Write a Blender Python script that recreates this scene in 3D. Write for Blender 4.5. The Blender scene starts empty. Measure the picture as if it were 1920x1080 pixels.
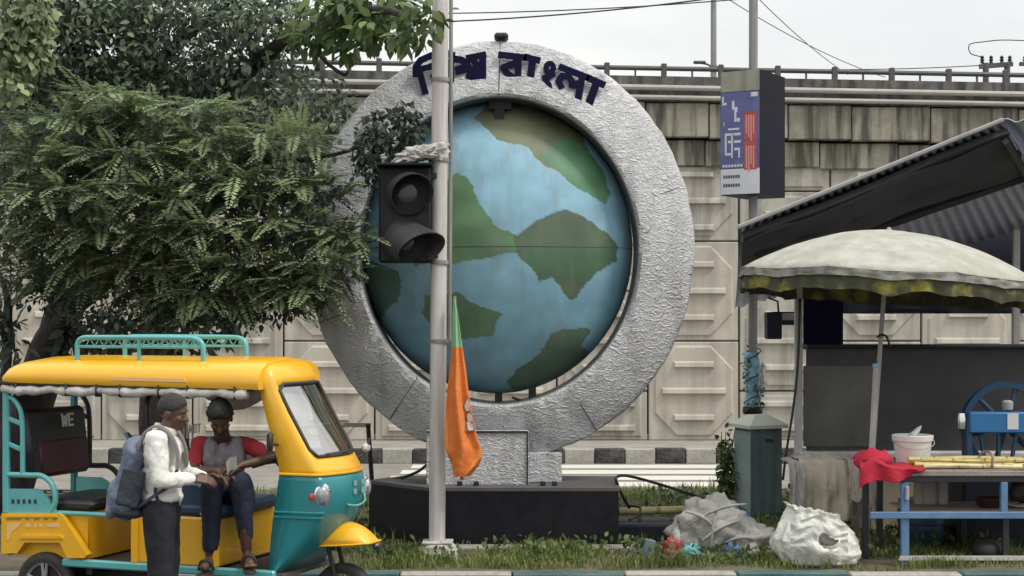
import bpy, bmesh, math, random
import numpy as np
from mathutils import Vector, Matrix, Euler, noise
V = Vector
rad = math.radians
random.seed(11)
RNG = np.random.default_rng(11)
scn = bpy.context.scene
COL = scn.collection

# ------------------------------------------------------------------ camera
FPX, CAMZ, HORY = 3000.0, 2.2, 600.0
cam = bpy.data.cameras.new('camera')
cam.lens = 36.0 * FPX / 1920.0
cam.sensor_width = 36.0
cam.shift_y = (HORY - 540.0) / 1920.0
cam.clip_start, cam.clip_end = 0.1, 900.0
camo = bpy.data.objects.new('camera', cam)
camo.location = (0, 0, CAMZ)
camo.rotation_euler = (rad(90), 0, 0)
COL.objects.link(camo)
scn.camera = camo

# ------------------------------------------------------------------ world, sun, exposure
SUN_EL, SUN_AZ = rad(55), rad(118)          # azimuth clockwise from +Y: behind the camera, to the right
w = bpy.data.worlds.new('World'); scn.world = w; w.use_nodes = True
nt = w.node_tree; nt.nodes.clear()
o_ = nt.nodes.new('ShaderNodeOutputWorld'); bg = nt.nodes.new('ShaderNodeBackground')
sk = nt.nodes.new('ShaderNodeTexSky'); sk.sky_type = 'NISHITA'; sk.sun_disc = False
sk.sun_elevation = SUN_EL; sk.sun_rotation = SUN_AZ; sk.dust_density = 3.0; sk.air_density = 1.2
tc = nt.nodes.new('ShaderNodeTexCoord')
mp = nt.nodes.new('ShaderNodeMapping'); mp.inputs['Scale'].default_value = (1.2, 1.2, 4.2)
nz = nt.nodes.new('ShaderNodeTexNoise'); nz.inputs['Scale'].default_value = 2.6; nz.inputs['Detail'].default_value = 7
nz.inputs['Roughness'].default_value = 0.55
cr = nt.nodes.new('ShaderNodeValToRGB')
cr.color_ramp.elements[0].position = 0.3; cr.color_ramp.elements[0].color = (6.3, 6.5, 6.65, 1)
cr.color_ramp.elements[1].position = 0.68; cr.color_ramp.elements[1].color = (8.5, 8.5, 8.1, 1)
mx = nt.nodes.new('ShaderNodeMix'); mx.data_type = 'RGBA'; mx.inputs[0].default_value = 0.9
bg.inputs[1].default_value = 0.09
L = nt.links.new
L(tc.outputs['Generated'], mp.inputs[0]); L(mp.outputs[0], nz.inputs['Vector']); L(nz.outputs[0], cr.inputs[0])
sx_ = nt.nodes.new('ShaderNodeSeparateXYZ'); L(tc.outputs['Generated'], sx_.inputs[0])
gr_ = nt.nodes.new('ShaderNodeMapRange')            # an overcast sky is brighter overhead than at the horizon
gr_.inputs[1].default_value = 0.; gr_.inputs[2].default_value = 1.; gr_.inputs[3].default_value = .84; gr_.inputs[4].default_value = 1.75
L(sx_.outputs[2], gr_.inputs[0])
ml = nt.nodes.new('ShaderNodeVectorMath'); ml.operation = 'SCALE'; L(cr.outputs[0], ml.inputs[0]); L(gr_.outputs[0], ml.inputs['Scale'])
L(sk.outputs[0], mx.inputs[6]); L(ml.outputs[0], mx.inputs[7]); L(mx.outputs[2], bg.inputs[0]); L(bg.outputs[0], o_.inputs[0])
sl = bpy.data.lights.new('sun', 'SUN'); sl.energy = 1.5; sl.angle = rad(14); sl.color = (1.0, 0.95, 0.87)
so = bpy.data.objects.new('sun', sl); COL.objects.link(so)
sd = V((math.sin(SUN_AZ) * math.cos(SUN_EL), math.cos(SUN_AZ) * math.cos(SUN_EL), math.sin(SUN_EL)))
so.rotation_euler = sd.to_track_quat('Z', 'Y').to_euler(); so.location = (6, -6, 14)
vs = scn.view_settings
scn.display_settings.display_device = 'sRGB'
vs.view_transform = 'Standard'; vs.look = 'None'; vs.gamma = 1.0; vs.exposure = 0.56; vs.use_curve_mapping = False

# ------------------------------------------------------------------ helpers
def P(px, py, Y):
    return V(((px - 960.0) / FPX * Y, Y, CAMZ - (py - HORY) / FPX * Y))

WM = {}
def tag(o, label=None, cat=None, group=None, kind=None):
    if label: o['label'] = label
    if cat: o['category'] = cat
    if group: o['group'] = group
    if kind: o['kind'] = kind
    return o
def empty(name, loc, rz=0.0, label=None, cat=None, group=None, kind=None):
    o = bpy.data.objects.new(name, None); o.location = loc; o.rotation_euler = (0, 0, rz)
    o.empty_display_size = 0.2
    COL.objects.link(o)
    WM[o.name] = Matrix.Translation(V(loc)) @ Matrix.Rotation(rz, 4, 'Z')
    return tag(o, label, cat, group, kind)

class MB:
    def __init__(s): s.v = []; s.f = []; s.mi = []; s.cur = 0
    def add(s, vs_, fs):
        b = len(s.v); s.v.extend([tuple(q) for q in vs_])
        for f in fs: s.f.append(tuple(b + i for i in f)); s.mi.append(s.cur)
        return s
    def box(s, c, d, rot=None, bev=0.0):
        x, y, z = d[0] / 2, d[1] / 2, d[2] / 2
        if bev > 0:
            b = min(bev, x * .9, y * .9, z * .9); vv = []; idx = {}
            for sx in (-1, 1):
                for sy in (-1, 1):
                    for sz in (-1, 1):
                        for a in range(3):
                            q = [x, y, z]; q = [q[i] - (0 if i == a else b) for i in range(3)]
                            idx[(sx, sy, sz, a)] = len(vv); vv.append(V((sx * q[0], sy * q[1], sz * q[2])))
            ff = []
            for a in range(3):
                o1, o2 = [(1, 2), (2, 0), (0, 1)][a]
                for sg in (-1, 1):
                    loop = []
                    for (p, q) in ((-1, -1), (1, -1), (1, 1), (-1, 1)):
                        k = [0, 0, 0]; k[a] = sg; k[o1] = p; k[o2] = q; loop.append(idx[(k[0], k[1], k[2], a)])
                    ff.append(loop if sg > 0 else loop[::-1])
            for a in range(3):
                o1, o2 = [(1, 2), (2, 0), (0, 1)][a]
                for p in (-1, 1):
                    for q in (-1, 1):
                        l = []
                        for (t, ax) in ((-1, o1), (1, o1), (1, o2), (-1, o2)):
                            k = [0, 0, 0]; k[a] = t; k[o1] = p; k[o2] = q; l.append(idx[(k[0], k[1], k[2], ax)])
                        ff.append(l if p * q < 0 else l[::-1])
            for sx in (-1, 1):
                for sy in (-1, 1):
                    for sz in (-1, 1):
                        l = [idx[(sx, sy, sz, a)] for a in range(3)]
                        ff.append(l if sx * sy * sz > 0 else l[::-1])
        else:
            vv = [V((sx * x, sy * y, sz * z)) for sx in (-1, 1) for sy in (-1, 1) for sz in (-1, 1)]
            ff = [(0, 1, 3, 2), (4, 6, 7, 5), (0, 4, 5, 1), (2, 3, 7, 6), (0, 2, 6, 4), (1, 5, 7, 3)]
        R = rot.to_matrix() if isinstance(rot, Euler) else rot
        c = V(c)
        return s.add([(R @ q if R is not None else q) + c for q in vv], ff)
    def tube(s, pts, r, n=8, cap=True, closed=False, ref=None):
        pts = [V(p) for p in pts]; m = len(pts)
        rr = r if isinstance(r, (list, tuple)) else [r] * m
        T = []
        for i in range(m):
            a = pts[i - 1] if (i > 0 or closed) else pts[i]
            b = pts[(i + 1) % m] if (i < m - 1 or closed) else pts[i]
            t = (b - a); T.append(t.normalized() if t.length > 1e-9 else V((0, 0, 1)))
        u = V((0, 0, 1)) if abs(T[0].z) < .9 else V((1, 0, 0))
        u = (u - T[0] * u.dot(T[0])).normalized()
        vv = []
        for i in range(m):
            u = (u - T[i] * u.dot(T[i]))
            u = u.normalized() if u.length > 1e-6 else T[i].orthogonal().normalized()
            w_ = T[i].cross(u)
            for k in range(n):
                a = 2 * math.pi * k / n
                vv.append(pts[i] + (u * math.cos(a) + w_ * math.sin(a)) * rr[i])
        ff = []
        for i in range(m if closed else m - 1):
            j = (i + 1) % m
            for k in range(n):
                ff.append((i * n + k, i * n + (k + 1) % n, j * n + (k + 1) % n, j * n + k))
        if cap and not closed:
            ff.append(tuple(range(n - 1, -1, -1))); ff.append(tuple((m - 1) * n + k for k in range(n)))
        return s.add(vv, ff)
    def lathe(s, prof, c=(0, 0, 0), n=24, M=None, cap=True):
        vv = []
        for (r, z) in prof:
            for k in range(n):
                a = 2 * math.pi * k / n
                q = V((r * math.cos(a), r * math.sin(a), z))
                vv.append((M @ q if M is not None else q) + V(c))
        ff = []
        for i in range(len(prof) - 1):
            for k in range(n):
                ff.append((i * n + k, i * n + (k + 1) % n, (i + 1) * n + (k + 1) % n, (i + 1) * n + k))
        if cap:
            ff.append(tuple(range(n - 1, -1, -1))); ff.append(tuple((len(prof) - 1) * n + k for k in range(n)))
        return s.add(vv, ff)
    def prism(s, poly, fn, a, b):
        """poly: 2-D points; fn(u, v, t) -> 3-D; t runs from a to b"""
        n = len(poly)
        vv = [fn(u, v, a) for u, v in poly] + [fn(u, v, b) for u, v in poly]
        ff = [tuple(range(n)), tuple(range(2 * n - 1, n - 1, -1))]
        ff += [(i, n + i, n + (i + 1) % n, (i + 1) % n) for i in range(n)]
        return s.add(vv, ff)
    def grid(s, fn, nu, nv, cu=False):
        vv = [fn(i / (nu if cu else nu - 1), j / (nv - 1)) for j in range(nv) for i in range(nu)]
        ff = []
        for j in range(nv - 1):
            for i in range(nu if cu else nu - 1):
                k = (i + 1) % nu
                ff.append((j * nu + i, j * nu + k, (j + 1) * nu + k, (j + 1) * nu + i))
        return s.add(vv, ff)
    def ell(s, c, r, rot=None, n=14, m=9):
        R = rot.to_matrix() if isinstance(rot, Euler) else rot
        def fn(u, v):
            a = 2 * math.pi * u; b = math.pi * (v * .998 + .001) - math.pi / 2
            q = V((r[0] * math.cos(b) * math.cos(a), r[1] * math.cos(b) * math.sin(a), r[2] * math.sin(b)))
            return (R @ q if R is not None else q) + V(c)
        return s.grid(fn, n, m, True)
    def cap(s, a, b, ra, rb, n=10):
        a = V(a); b = V(b); d = (b - a); l = d.length; d = d.normalized() if l > 1e-9 else V((0, 0, 1))
        pts = []; rs = []
        for k in range(4):
            t = math.pi / 2 * (k + .05) / 4; pts.append(a - d * ra * math.cos(t)); rs.append(ra * math.sin(t))
        pts.append(a); rs.append(ra); pts.append(b); rs.append(rb)
        for k in range(3, -1, -1):
            t = math.pi / 2 * (k + .05) / 4; pts.append(b + d * rb * math.cos(t)); rs.append(rb * math.sin(t))
        return s.tube(pts, rs, n)
    def build(s, name, mat, parent=None, smooth=None, W=None, jit=None, recalc=True):
        me = bpy.data.meshes.new(name)
        me.from_pydata(s.v, [], s.f)
        mats = mat if isinstance(mat, (list, tuple)) else [mat]
        for m in mats: me.materials.append(m)
        if len(mats) > 1: me.polygons.foreach_set('material_index', s.mi)
        if recalc:
            bm = bmesh.new(); bm.from_mesh(me); bmesh.ops.recalc_face_normals(bm, faces=bm.faces); bm.to_mesh(me); bm.free()
        M = WM.get(parent.name) if parent is not None else None
        if W is not None: M = W
        if M is not None: me.transform(M.inverted())
        if smooth:
            me.polygons.foreach_set('use_smooth', [True] * len(me.polygons))
            if smooth is not True: me.set_sharp_from_angle(angle=rad(smooth))
        me.update()
        o = bpy.data.objects.new(name, me); COL.objects.link(o)
        if parent is not None:
            o.parent = parent
            WM[o.name] = M if M is not None else Matrix.Identity(4)
        elif W is not None:
            o.matrix_world = W; WM[o.name] = W
        else: WM[o.name] = Matrix.Identity(4)
        return o

def child_copy(o, parent, dloc=(0, 0, 0), rot=None):
    c = o.copy(); COL.objects.link(c); c.parent = parent; c.location = V(o.location) + V(dloc)
    return c
def link_shared(name, me, parent, M):
    """another object on the same mesh, placed by M in the parent's space"""
    o = bpy.data.objects.new(name, me); COL.objects.link(o); o.parent = parent; o.matrix_local = M
    return o
def bez(p, n=8):
    """Catmull-Rom through the points"""
    p = [V(q) for q in p]; out = []
    for i in range(len(p) - 1):
        a = p[i - 1] if i else p[i] * 2 - p[i + 1]; b = p[i]; c = p[i + 1]; d = p[i + 2] if i + 2 < len(p) else c * 2 - b
        for k in range(n):
            t = k / n
            out.append(.5 * ((2 * b) + (c - a) * t + (2 * a - 5 * b + 4 * c - d) * t * t + (3 * b - a - 3 * c + d) * t ** 3))
    out.append(p[-1]); return out
def fbm(p, o=4):
    return noise.fractal(V(p), 1.0, 2.0, o)

# ------------------------------------------------------------------ materials
def mat(name, c, rough=.6, metal=0., var=.12, vs_=3., bump=0., bs=60., dirt=None, ds=2.5, da=.5, coat=0., spec=.5, streak=None):
    m = bpy.data.materials.new(name); m.use_nodes = True; t = m.node_tree; N = t.nodes; Lk = t.links.new
    b = N['Principled BSDF']
    b.inputs['Roughness'].default_value = rough; b.inputs['Metallic'].default_value = metal
    b.inputs['Specular IOR Level'].default_value = spec
    if coat: b.inputs['Coat Weight'].default_value = coat; b.inputs['Coat Roughness'].default_value = .08
    tc = N.new('ShaderNodeTexCoord')
    n1 = N.new('ShaderNodeTexNoise'); n1.inputs['Scale'].default_value = vs_; n1.inputs['Detail'].default_value = 8; n1.inputs['Roughness'].default_value = .65
    Lk(tc.outputs['Object'], n1.inputs['Vector'])
    r = N.new('ShaderNodeValToRGB'); e = r.color_ramp.elements
    e[0].position = .28; e[1].position = .72
    e[0].color = tuple(max(0, q * (1 - var * 1.4)) for q in c) + (1,); e[1].color = tuple(min(1, q * (1 + var)) for q in c) + (1,)
    Lk(n1.outputs[0], r.inputs[0]); out = r.outputs[0]
    def mixin(out, fac_out, col):
        mm = N.new('ShaderNodeMix'); mm.data_type = 'RGBA'; Lk(fac_out, mm.inputs[0]); Lk(out, mm.inputs[6]); mm.inputs[7].default_value = tuple(col) + (1,)
        return mm.outputs[2]
    if dirt is not None:
        n2 = N.new('ShaderNodeTexNoise'); n2.inputs['Scale'].default_value = ds; n2.inputs['Detail'].default_value = 10; n2.inputs['Roughness'].default_value = .7
        Lk(tc.outputs['Object'], n2.inputs['Vector'])
        mr = N.new('ShaderNodeMapRange'); mr.inputs[1].default_value = .45; mr.inputs[2].default_value = .75; mr.inputs[4].default_value = da
        Lk(n2.outputs[0], mr.inputs[0]); out = mixin(out, mr.outputs[0], dirt)
    if streak is not None:
        col, amt, sc_ = streak
        mp = N.new('ShaderNodeMapping'); mp.inputs['Scale'].default_value = sc_
        n3 = N.new('ShaderNodeTexNoise'); n3.inputs['Scale'].default_value = 1.; n3.inputs['Detail'].default_value = 6
        Lk(tc.outputs['Object'], mp.inputs[0]); Lk(mp.outputs[0], n3.inputs['Vector'])
        mr = N.new('ShaderNodeMapRange'); mr.inputs[1].default_value = .44; mr.inputs[2].default_value = .62; mr.inputs[4].default_value = amt
        Lk(n3.outputs[0], mr.inputs[0]); out = mixin(out, mr.outputs[0], col)
    Lk(out, b.inputs['Base Color'])
    if bump:
        n4 = N.new('ShaderNodeTexNoise'); n4.inputs['Scale'].default_value = bs; n4.inputs['Detail'].default_value = 5
        Lk(tc.outputs['Object'], n4.inputs['Vector'])
        bp = N.new('ShaderNodeBump'); bp.inputs['Strength'].default_value = bump; bp.inputs['Distance'].default_value = .02
        Lk(n4.outputs[0], bp.inputs['Height']); Lk(bp.outputs[0], b.inputs['Normal'])
    return m
def leafmat(name, c0, c1, c2, trans=.25):
    m = bpy.data.materials.new(name); m.use_nodes = True; t = m.node_tree; N = t.nodes; Lk = t.links.new
    b = N['Principled BSDF']; b.inputs['Roughness'].default_value = .5; b.inputs['Specular IOR Level'].default_value = .35
    g = N.new('ShaderNodeNewGeometry'); r = N.new('ShaderNodeValToRGB'); e = r.color_ramp.elements
    e[0].color = c0 + (1,); e[1].color = c2 + (1,); q = r.color_ramp.elements.new(.6); q.color = c1 + (1,)
    Lk(g.outputs['Random Per Island'], r.inputs[0])
    tc = N.new('ShaderNodeTexCoord'); n = N.new('ShaderNodeTexNoise'); n.inputs['Scale'].default_value = 1.7; n.inputs['Detail'].default_value = 3
    Lk(tc.outputs['Object'], n.inputs['Vector'])
    mr = N.new('ShaderNodeMapRange'); mr.inputs[1].default_value = .3; mr.inputs[2].default_value = .7; mr.inputs[3].default_value = .65; mr.inputs[4].default_value = 1.3
    Lk(n.outputs[0], mr.inputs[0])
    mm = N.new('ShaderNodeVectorMath'); mm.operation = 'SCALE'; Lk(r.outputs[0], mm.inputs[0]); Lk(mr.outputs[0], mm.inputs['Scale'])
    Lk(mm.outputs[0], b.inputs['Base Color'])
    tr = N.new('ShaderNodeBsdfTranslucent'); Lk(mm.outputs[0], tr.inputs[0])
    ms = N.new('ShaderNodeMixShader'); ms.inputs[0].default_value = trans
    Lk(b.outputs[0], ms.inputs[1]); Lk(tr.outputs[0], ms.inputs[2]); Lk(ms.outputs[0], N['Material Output'].inputs[0])
    return m
def glassmat(name, tint, refl=.3):
    m = bpy.data.materials.new(name); m.use_nodes = True; t = m.node_tree; N = t.nodes; Lk = t.links.new
    N.remove(N['Principled BSDF'])
    a = N.new('ShaderNodeBsdfTransparent'); a.inputs[0].default_value = tint + (1,)
    g = N.new('ShaderNodeBsdfGlossy'); g.inputs['Roughness'].default_value = .04
    x = N.new('ShaderNodeMixShader'); x.inputs[0].default_value = refl
    Lk(a.outputs[0], x.inputs[1]); Lk(g.outputs[0], x.inputs[2]); Lk(x.outputs[0], N['Material Output'].inputs[0])
    return m

MT = dict(
    asphalt=mat('asphalt', (.075, .073, .07), .9, var=.3, vs_=6, bump=.5, bs=120),
    soil=mat('soil', (.13, .105, .075), .95, var=.35, vs_=3, bump=.7, bs=25, dirt=(.07, .1, .03), ds=1.6, da=.8),
    road_pale=mat('road_pale', (.24, .225, .2), .9, var=.2, vs_=2, bump=.3, bs=60),
    paint_white=mat('road_paint', (.66, .64, .58), .8, var=.15, vs_=5, dirt=(.3, .28, .25), ds=5, da=.6),
    footpath=mat('footpath', (.3, .285, .25), .9, var=.2, vs_=3, bump=.3, bs=30),
    kerb_black=mat('kerb_black', (.035, .034, .034), .75, var=.3, vs_=6, dirt=(.2, .19, .17), ds=6, da=.5, bump=.4, bs=30),
    kerb_white=mat('kerb_white', (.40, .385, .345), .8, var=.15, vs_=6, dirt=(.16, .14, .12), ds=5, da=.85, bump=.4, bs=30),
    kerb_teal=mat('kerb_teal', (.05, .11, .11), .75, var=.3, vs_=6, dirt=(.2, .2, .17), ds=5, da=.5),
    panel=mat('panel_concrete', (.50, .46, .395), .9, var=.12, vs_=1.3, bump=.25, bs=50, dirt=(.37, .335, .28), ds=.9, da=.7, streak=((.24, .215, .18), .4, (5, 5, .45))),
    panel2=mat('panel_concrete_grey', (.455, .43, .385), .9, var=.14, vs_=1.6, bump=.25, bs=50, dirt=(.3, .27, .22), ds=1.3, da=.7, streak=((.19, .17, .14), .55, (6, 6, .5))),
    joint=mat('joint_dark', (.1, .09, .075), .95, var=.2),
    block=mat('stained_concrete', (.3, .28, .23), .9, var=.22, vs_=2.5, bump=.4, bs=40, dirt=(.14, .125, .09), ds=2.0, da=.9, streak=((.05, .05, .044), .8, (7, 7, .45))),
    block2=mat('stained_concrete_pale', (.36, .335, .275), .9, var=.2, vs_=2.5, bump=.4, bs=40, dirt=(.2, .19, .12), ds=2.0, da=.7, streak=((.045, .045, .035), .85, (7, 7, .6))),
    parapet=mat('blackened_concrete', (.11, .105, .1), .9, var=.3, vs_=2.5, bump=.4, bs=40, dirt=(.3, .28, .24), ds=2.3, da=.6, streak=((.03, .03, .03), .8, (6, 6, .7))),
    ledge=mat('ledge_pipe', (.38, .36, .34), .6, var=.15, vs_=2),
    rail=mat('railing_steel', (.1, .1, .1), .6, metal=.3, var=.2),
    pole_grey=mat('pole_grey', (.3, .3, .29), .55, metal=.2, var=.15, vs_=4, streak=((.15, .12, .1), .5, (20, 20, 1))),
    pole_white=mat('pole_pale_paint', (.60, .575, .56), .5, var=.1, vs_=3, dirt=(.36, .3, .26), ds=3, da=.6, streak=((.33, .29, .27), .5, (24, 24, 1.2)), bump=.1, bs=40),
    granite=mat('black_granite', (.007, .007, .012), .38, var=.4, vs_=20, dirt=(.022, .021, .024), ds=2.2, da=.6, spec=.25),
    shade_and_seam=mat('ring_shade_and_seam_dark', (.10, .105, .11), .6, var=.25, vs_=4, dirt=(.16, .16, .16), ds=4, da=.4),
    plinth_top=mat('plinth_top', (.09, .085, .085), .8, var=.25, vs_=4, dirt=(.08, .07, .06), ds=4),
    navy=mat('navy_paint', (.006, .006, .034), .7, var=.15, spec=.15),
    steel_dark=mat('dark_steel', (.03, .028, .028), .5, metal=.4, var=.3),
    concrete_white=mat('whitewashed_concrete', (.55, .51, .47), .9, var=.2, vs_=7, dirt=(.25, .22, .18), ds=8, da=.7, bump=.7, bs=30),
    signal=mat('signal_black', (.010, .0105, .013), .55, var=.25, vs_=5, dirt=(.03, .03, .03), ds=4, da=.4, spec=.3),
    visor=mat('signal_visor', (.032, .032, .035), .5, var=.25, vs_=6, dirt=(.09, .085, .085), ds=5, da=.6),
    lens_dark=mat('signal_lens', (.045, .035, .036), .25, var=.2, coat=.4),
    cloth_white=mat('dirty_white_cloth', (.52, .50, .47), .85, var=.15, vs_=8, dirt=(.26, .24, .21), ds=9, da=.8, bump=.6, bs=25),
    sack=mat('white_plastic_sack', (.66, .66, .62), .5, var=.1, vs_=5, dirt=(.38, .35, .3), ds=6, da=.6, bump=.5, bs=30),
    orange=mat('saffron_cloth', (.70, .19, .035), .75, var=.12, vs_=9, dirt=(.85, .36, .12), ds=7, da=.4, bump=.3, bs=50),
    green_cloth=mat('green_cloth', (.25, .46, .25), .8, var=.12, vs_=8),
    emblem=mat('emblem_white', (.75, .68, .62), .8, var=.08),
    emblem_line=mat('emblem_line', (.16, .1, .1), .8, var=.1),
    bamboo=mat('bamboo', (.36, .31, .15), .6, var=.25, vs_=8, streak=((.2, .16, .08), .5, (1.5, 12, 12))),
    wood=mat('weathered_wood', (.33, .28, .25), .8, var=.25, vs_=5, streak=((.16, .13, .11), .6, (1.2, 14, 14)), bump=.3, bs=40),
    cable=mat('black_cable', (.02, .02, .02), .5, var=.2),
    yellow=mat('yellow_paint', (.82, .43, .013), .3, var=.05, vs_=2, dirt=(.55, .33, .07), ds=2.2, da=.5, coat=.35, bump=.05, bs=5),
    teal=mat('teal_paint', (.018, .22, .245), .32, var=.08, vs_=3, dirt=(.09, .18, .17), ds=2.2, da=.5, coat=.3, bump=.05, bs=5),
    teal_l=mat('teal_tube_paint', (.11, .40, .41), .38, var=.1, vs_=5, dirt=(.2, .4, .4), ds=6, da=.3, coat=.2),
    rubber=mat('tyre_rubber', (.025, .025, .025), .8, var=.25, vs_=8, dirt=(.1, .09, .075), ds=6, da=.5),
    alloy=mat('wheel_alloy', (.45, .45, .45), .35, metal=.8, var=.1),
    black_vinyl=mat('black_vinyl', (.018, .02, .024), .42, var=.25, vs_=6, bump=.2, bs=30),
    maroon=mat('maroon_vinyl', (.06, .012, .02), .45, var=.25, vs_=6),
    blue_vinyl=mat('navy_vinyl', (.02, .05, .10), .45, var=.2, vs_=6),
    floor_dark=mat('floor_mat', (.1, .09, .075), .85, var=.25, vs_=6),
    white_print=mat('white_print', (.7, .7, .68), .6, var=.05),
    faded_print=mat('faded_print', (.80, .50, .20), .5, var=.1),
    dash_print=mat('faded_dark_print', (.30, .18, .05), .5, var=.1),
    chrome=mat('chrome', (.75, .75, .76), .12, metal=1., var=.03),
    lamp_red=mat('indicator_amber', (.5, .07, .03), .2, var=.1, coat=.6),
    lamp_glass=mat('lamp_glass', (.33, .36, .38), .12, metal=.3, var=.3, vs_=30, coat=.8),
    gasket=mat('rubber_gasket', (.03, .028, .024), .6, var=.2),
    glass=glassmat('windscreen_glass', (.8, .82, .8), .5),
    mirror=mat('mirror_glass', (.7, .72, .75), .05, metal=1., var=.02),
    skin=mat('skin_dark', (.105, .052, .033), .5, var=.15, vs_=12),
    skin2=mat('skin_deep_brown', (.085, .042, .028), .5, var=.15, vs_=12),
    hair=mat('black_hair', (.012, .011, .011), .6, var=.4, vs_=40, bump=.6, bs=90),
    hair_grey=mat('grizzled_hair', (.028, .026, .024), .7, var=.5, vs_=60, bump=.6, bs=90),
    shirt_white=mat('white_shirt', (.70, .69, .64), .85, var=.05, vs_=5, bump=.25, bs=30, dirt=(.55, .54, .5), ds=5, da=.4),
    shirt_red=mat('red_shirt', (.30, .02, .03), .85, var=.15, vs_=6, bump=.2, bs=30),
    vest=mat('grey_vest', (.19, .17, .19), .85, var=.18, vs_=14, bump=.2, bs=40),
    trousers=mat('dark_trousers', (.012, .012, .018), .85, var=.2, vs_=6),
    jeans=mat('navy_trousers', (.018, .022, .045), .85, var=.25, vs_=6),
    pack=mat('backpack_slate', (.13, .16, .23), .75, var=.25, vs_=6, bump=.3, bs=40, dirt=(.24, .25, .28), ds=3, da=.6),
    pack_dark=mat('backpack_dark', (.035, .04, .055), .75, var=.25, vs_=8, bump=.3, bs=40),
    strap_grey=mat('strap_grey', (.22, .2, .2), .8, var=.2),
    paper=mat('paper', (.55, .5, .46), .8, var=.1),
    sandal=mat('sandal', (.03, .022, .018), .6, var=.2),
    eye=mat('eye_white', (.10, .075, .06), .7, var=.02), pupil=mat('pupil', (.01, .008, .007), .5, var=.02),
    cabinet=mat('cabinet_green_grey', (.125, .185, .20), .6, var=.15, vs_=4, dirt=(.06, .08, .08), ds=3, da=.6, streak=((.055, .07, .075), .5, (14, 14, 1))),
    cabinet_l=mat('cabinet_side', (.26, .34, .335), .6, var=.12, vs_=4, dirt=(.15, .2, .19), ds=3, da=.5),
    cabinet_cap=mat('cabinet_cap', (.62, .65, .56), .8, var=.15, vs_=6, dirt=(.25, .28, .22), ds=6, da=.5),
    plastic_blue=mat('pale_blue_plastic', (.30, .52, .66), .5, var=.2, vs_=9),
    plastic_clear=mat('pale_plastic', (.55, .58, .58), .4, var=.2, vs_=9),
    ad_blue=mat('sign_blue_print', (.105, .12, .28), .5, var=.18, vs_=3, dirt=(.17, .18, .33), ds=3, da=.5),
    ad_red=mat('sign_red_print', (.46, .07, .06), .5, var=.2, vs_=7),
    ad_white=mat('sign_white_print', (.62, .61, .62), .5, var=.05),
    ad_beige=mat('sign_faded_top', (.31, .30, .24), .6, var=.15, streak=((.14, .135, .11), .7, (9, 9, .5))),
    ad_dark=mat('sign_dark_side', (.007, .0075, .014), .6, var=.2, vs_=3, spec=.15),
    ad_ink=mat('sign_ink', (.08, .08, .13), .5, var=.1),
    tin=mat('galvanised_sheet', (.44, .48, .64), .5, metal=.1, var=.2, vs_=3, dirt=(.09, .09, .11), ds=3, da=.5),
    tin_edge=mat('sheet_edge', (.3, .29, .28), .5, metal=.4, var=.15),
    purlin=mat('dark_purlin', (.03, .028, .028), .7, var=.2),
    tarp_dark=mat('dark_tarp', (.013, .017, .03), .55, var=.3, vs_=3, dirt=(.03, .033, .045), ds=2, da=.5, spec=.3),
    counter=mat('counter_panel', (.035, .035, .038), .42, var=.25, vs_=2, dirt=(.085, .08, .078), ds=1.4, da=.6),
    counter_gloss=mat('counter_painted_gloss', (.10, .098, .097), .4, var=.3, vs_=2, dirt=(.16, .155, .15), ds=1.8, da=.7),
    post_white=mat('stall_post', (.52, .50, .48), .6, var=.12, vs_=5, dirt=(.2, .18, .16), ds=6, da=.5),
    low_wall=mat('low_wall_plaster', (.36, .31, .24), .9, var=.15, vs_=3, dirt=(.2, .17, .13), ds=3, da=.6),
    canvas=mat('parasol_canvas', (.41, .405, .37), .85, var=.12, vs_=5, dirt=(.27, .265, .19), ds=3.6, da=.85, streak=((.27, .27, .19), .45, (6, 6, 3)), bump=.25, bs=20),
    canvas_grey=mat('parasol_valance', (.30, .295, .26), .85, var=.25, vs_=9, dirt=(.11, .11, .08), ds=8, da=.9),
    floral=None,
    blue_steel=mat('blue_table_paint', (.10, .20, .36), .5, var=.2, vs_=6, dirt=(.2, .25, .33), ds=7, da=.4),
    dark_steel2=mat('black_table_paint', (.02, .022, .026), .5, var=.2),
    red_cloth=mat('red_cloth', (.42, .010, .035), .8, var=.15, vs_=7, bump=.3, bs=40),
    khaki=mat('khaki_cloth', (.47, .42, .335), .9, var=.18, vs_=5, bump=.4, bs=30, dirt=(.2, .175, .135), ds=4, da=.5),
    khaki2=mat('pink_grey_cloth', (.38, .31, .285), .9, var=.18, vs_=5, bump=.4, bs=30),
    cane=mat('sugarcane', (.52, .43, .16), .5, var=.2, vs_=7, dirt=(.33, .23, .1), ds=6, da=.6),
    cane_pale=mat('sugarcane_pale', (.66, .58, .34), .5, var=.15, vs_=7, dirt=(.45, .36, .17), ds=6, da=.5),
    cane_node=mat('cane_node', (.25, .15, .07), .6, var=.2),
    bucket=mat('bucket_plastic', (.70, .68, .66), .4, var=.04, dirt=(.55, .5, .45), ds=7, da=.4),
    machine_blue=mat('machine_blue', (.02, .155, .37), .35, var=.1, vs_=4, coat=.3),
    machine_dark=mat('machine_dark_blue', (.015, .06, .12), .45, var=.2, vs_=4),
    bowl=mat('dark_bowl', (.04, .022, .02), .4, var=.2), pot=mat('blackened_pot', (.018, .016, .016), .5, var=.3),
    bundle=mat('grey_bundle', (.37, .36, .335), .8, var=.22, vs_=6, bump=.5, bs=25, dirt=(.2, .19, .175), ds=4, da=.6),
    bundle_blue=mat('blue_sheet', (.08, .14, .34), .6, var=.25, vs_=8),
    rubbish_red=mat('red_wrapper', (.36, .07, .06), .5, var=.3, vs_=10), rubbish_teal=mat('teal_wrapper', (.12, .36, .36), .5, var=.3, vs_=10),
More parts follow.
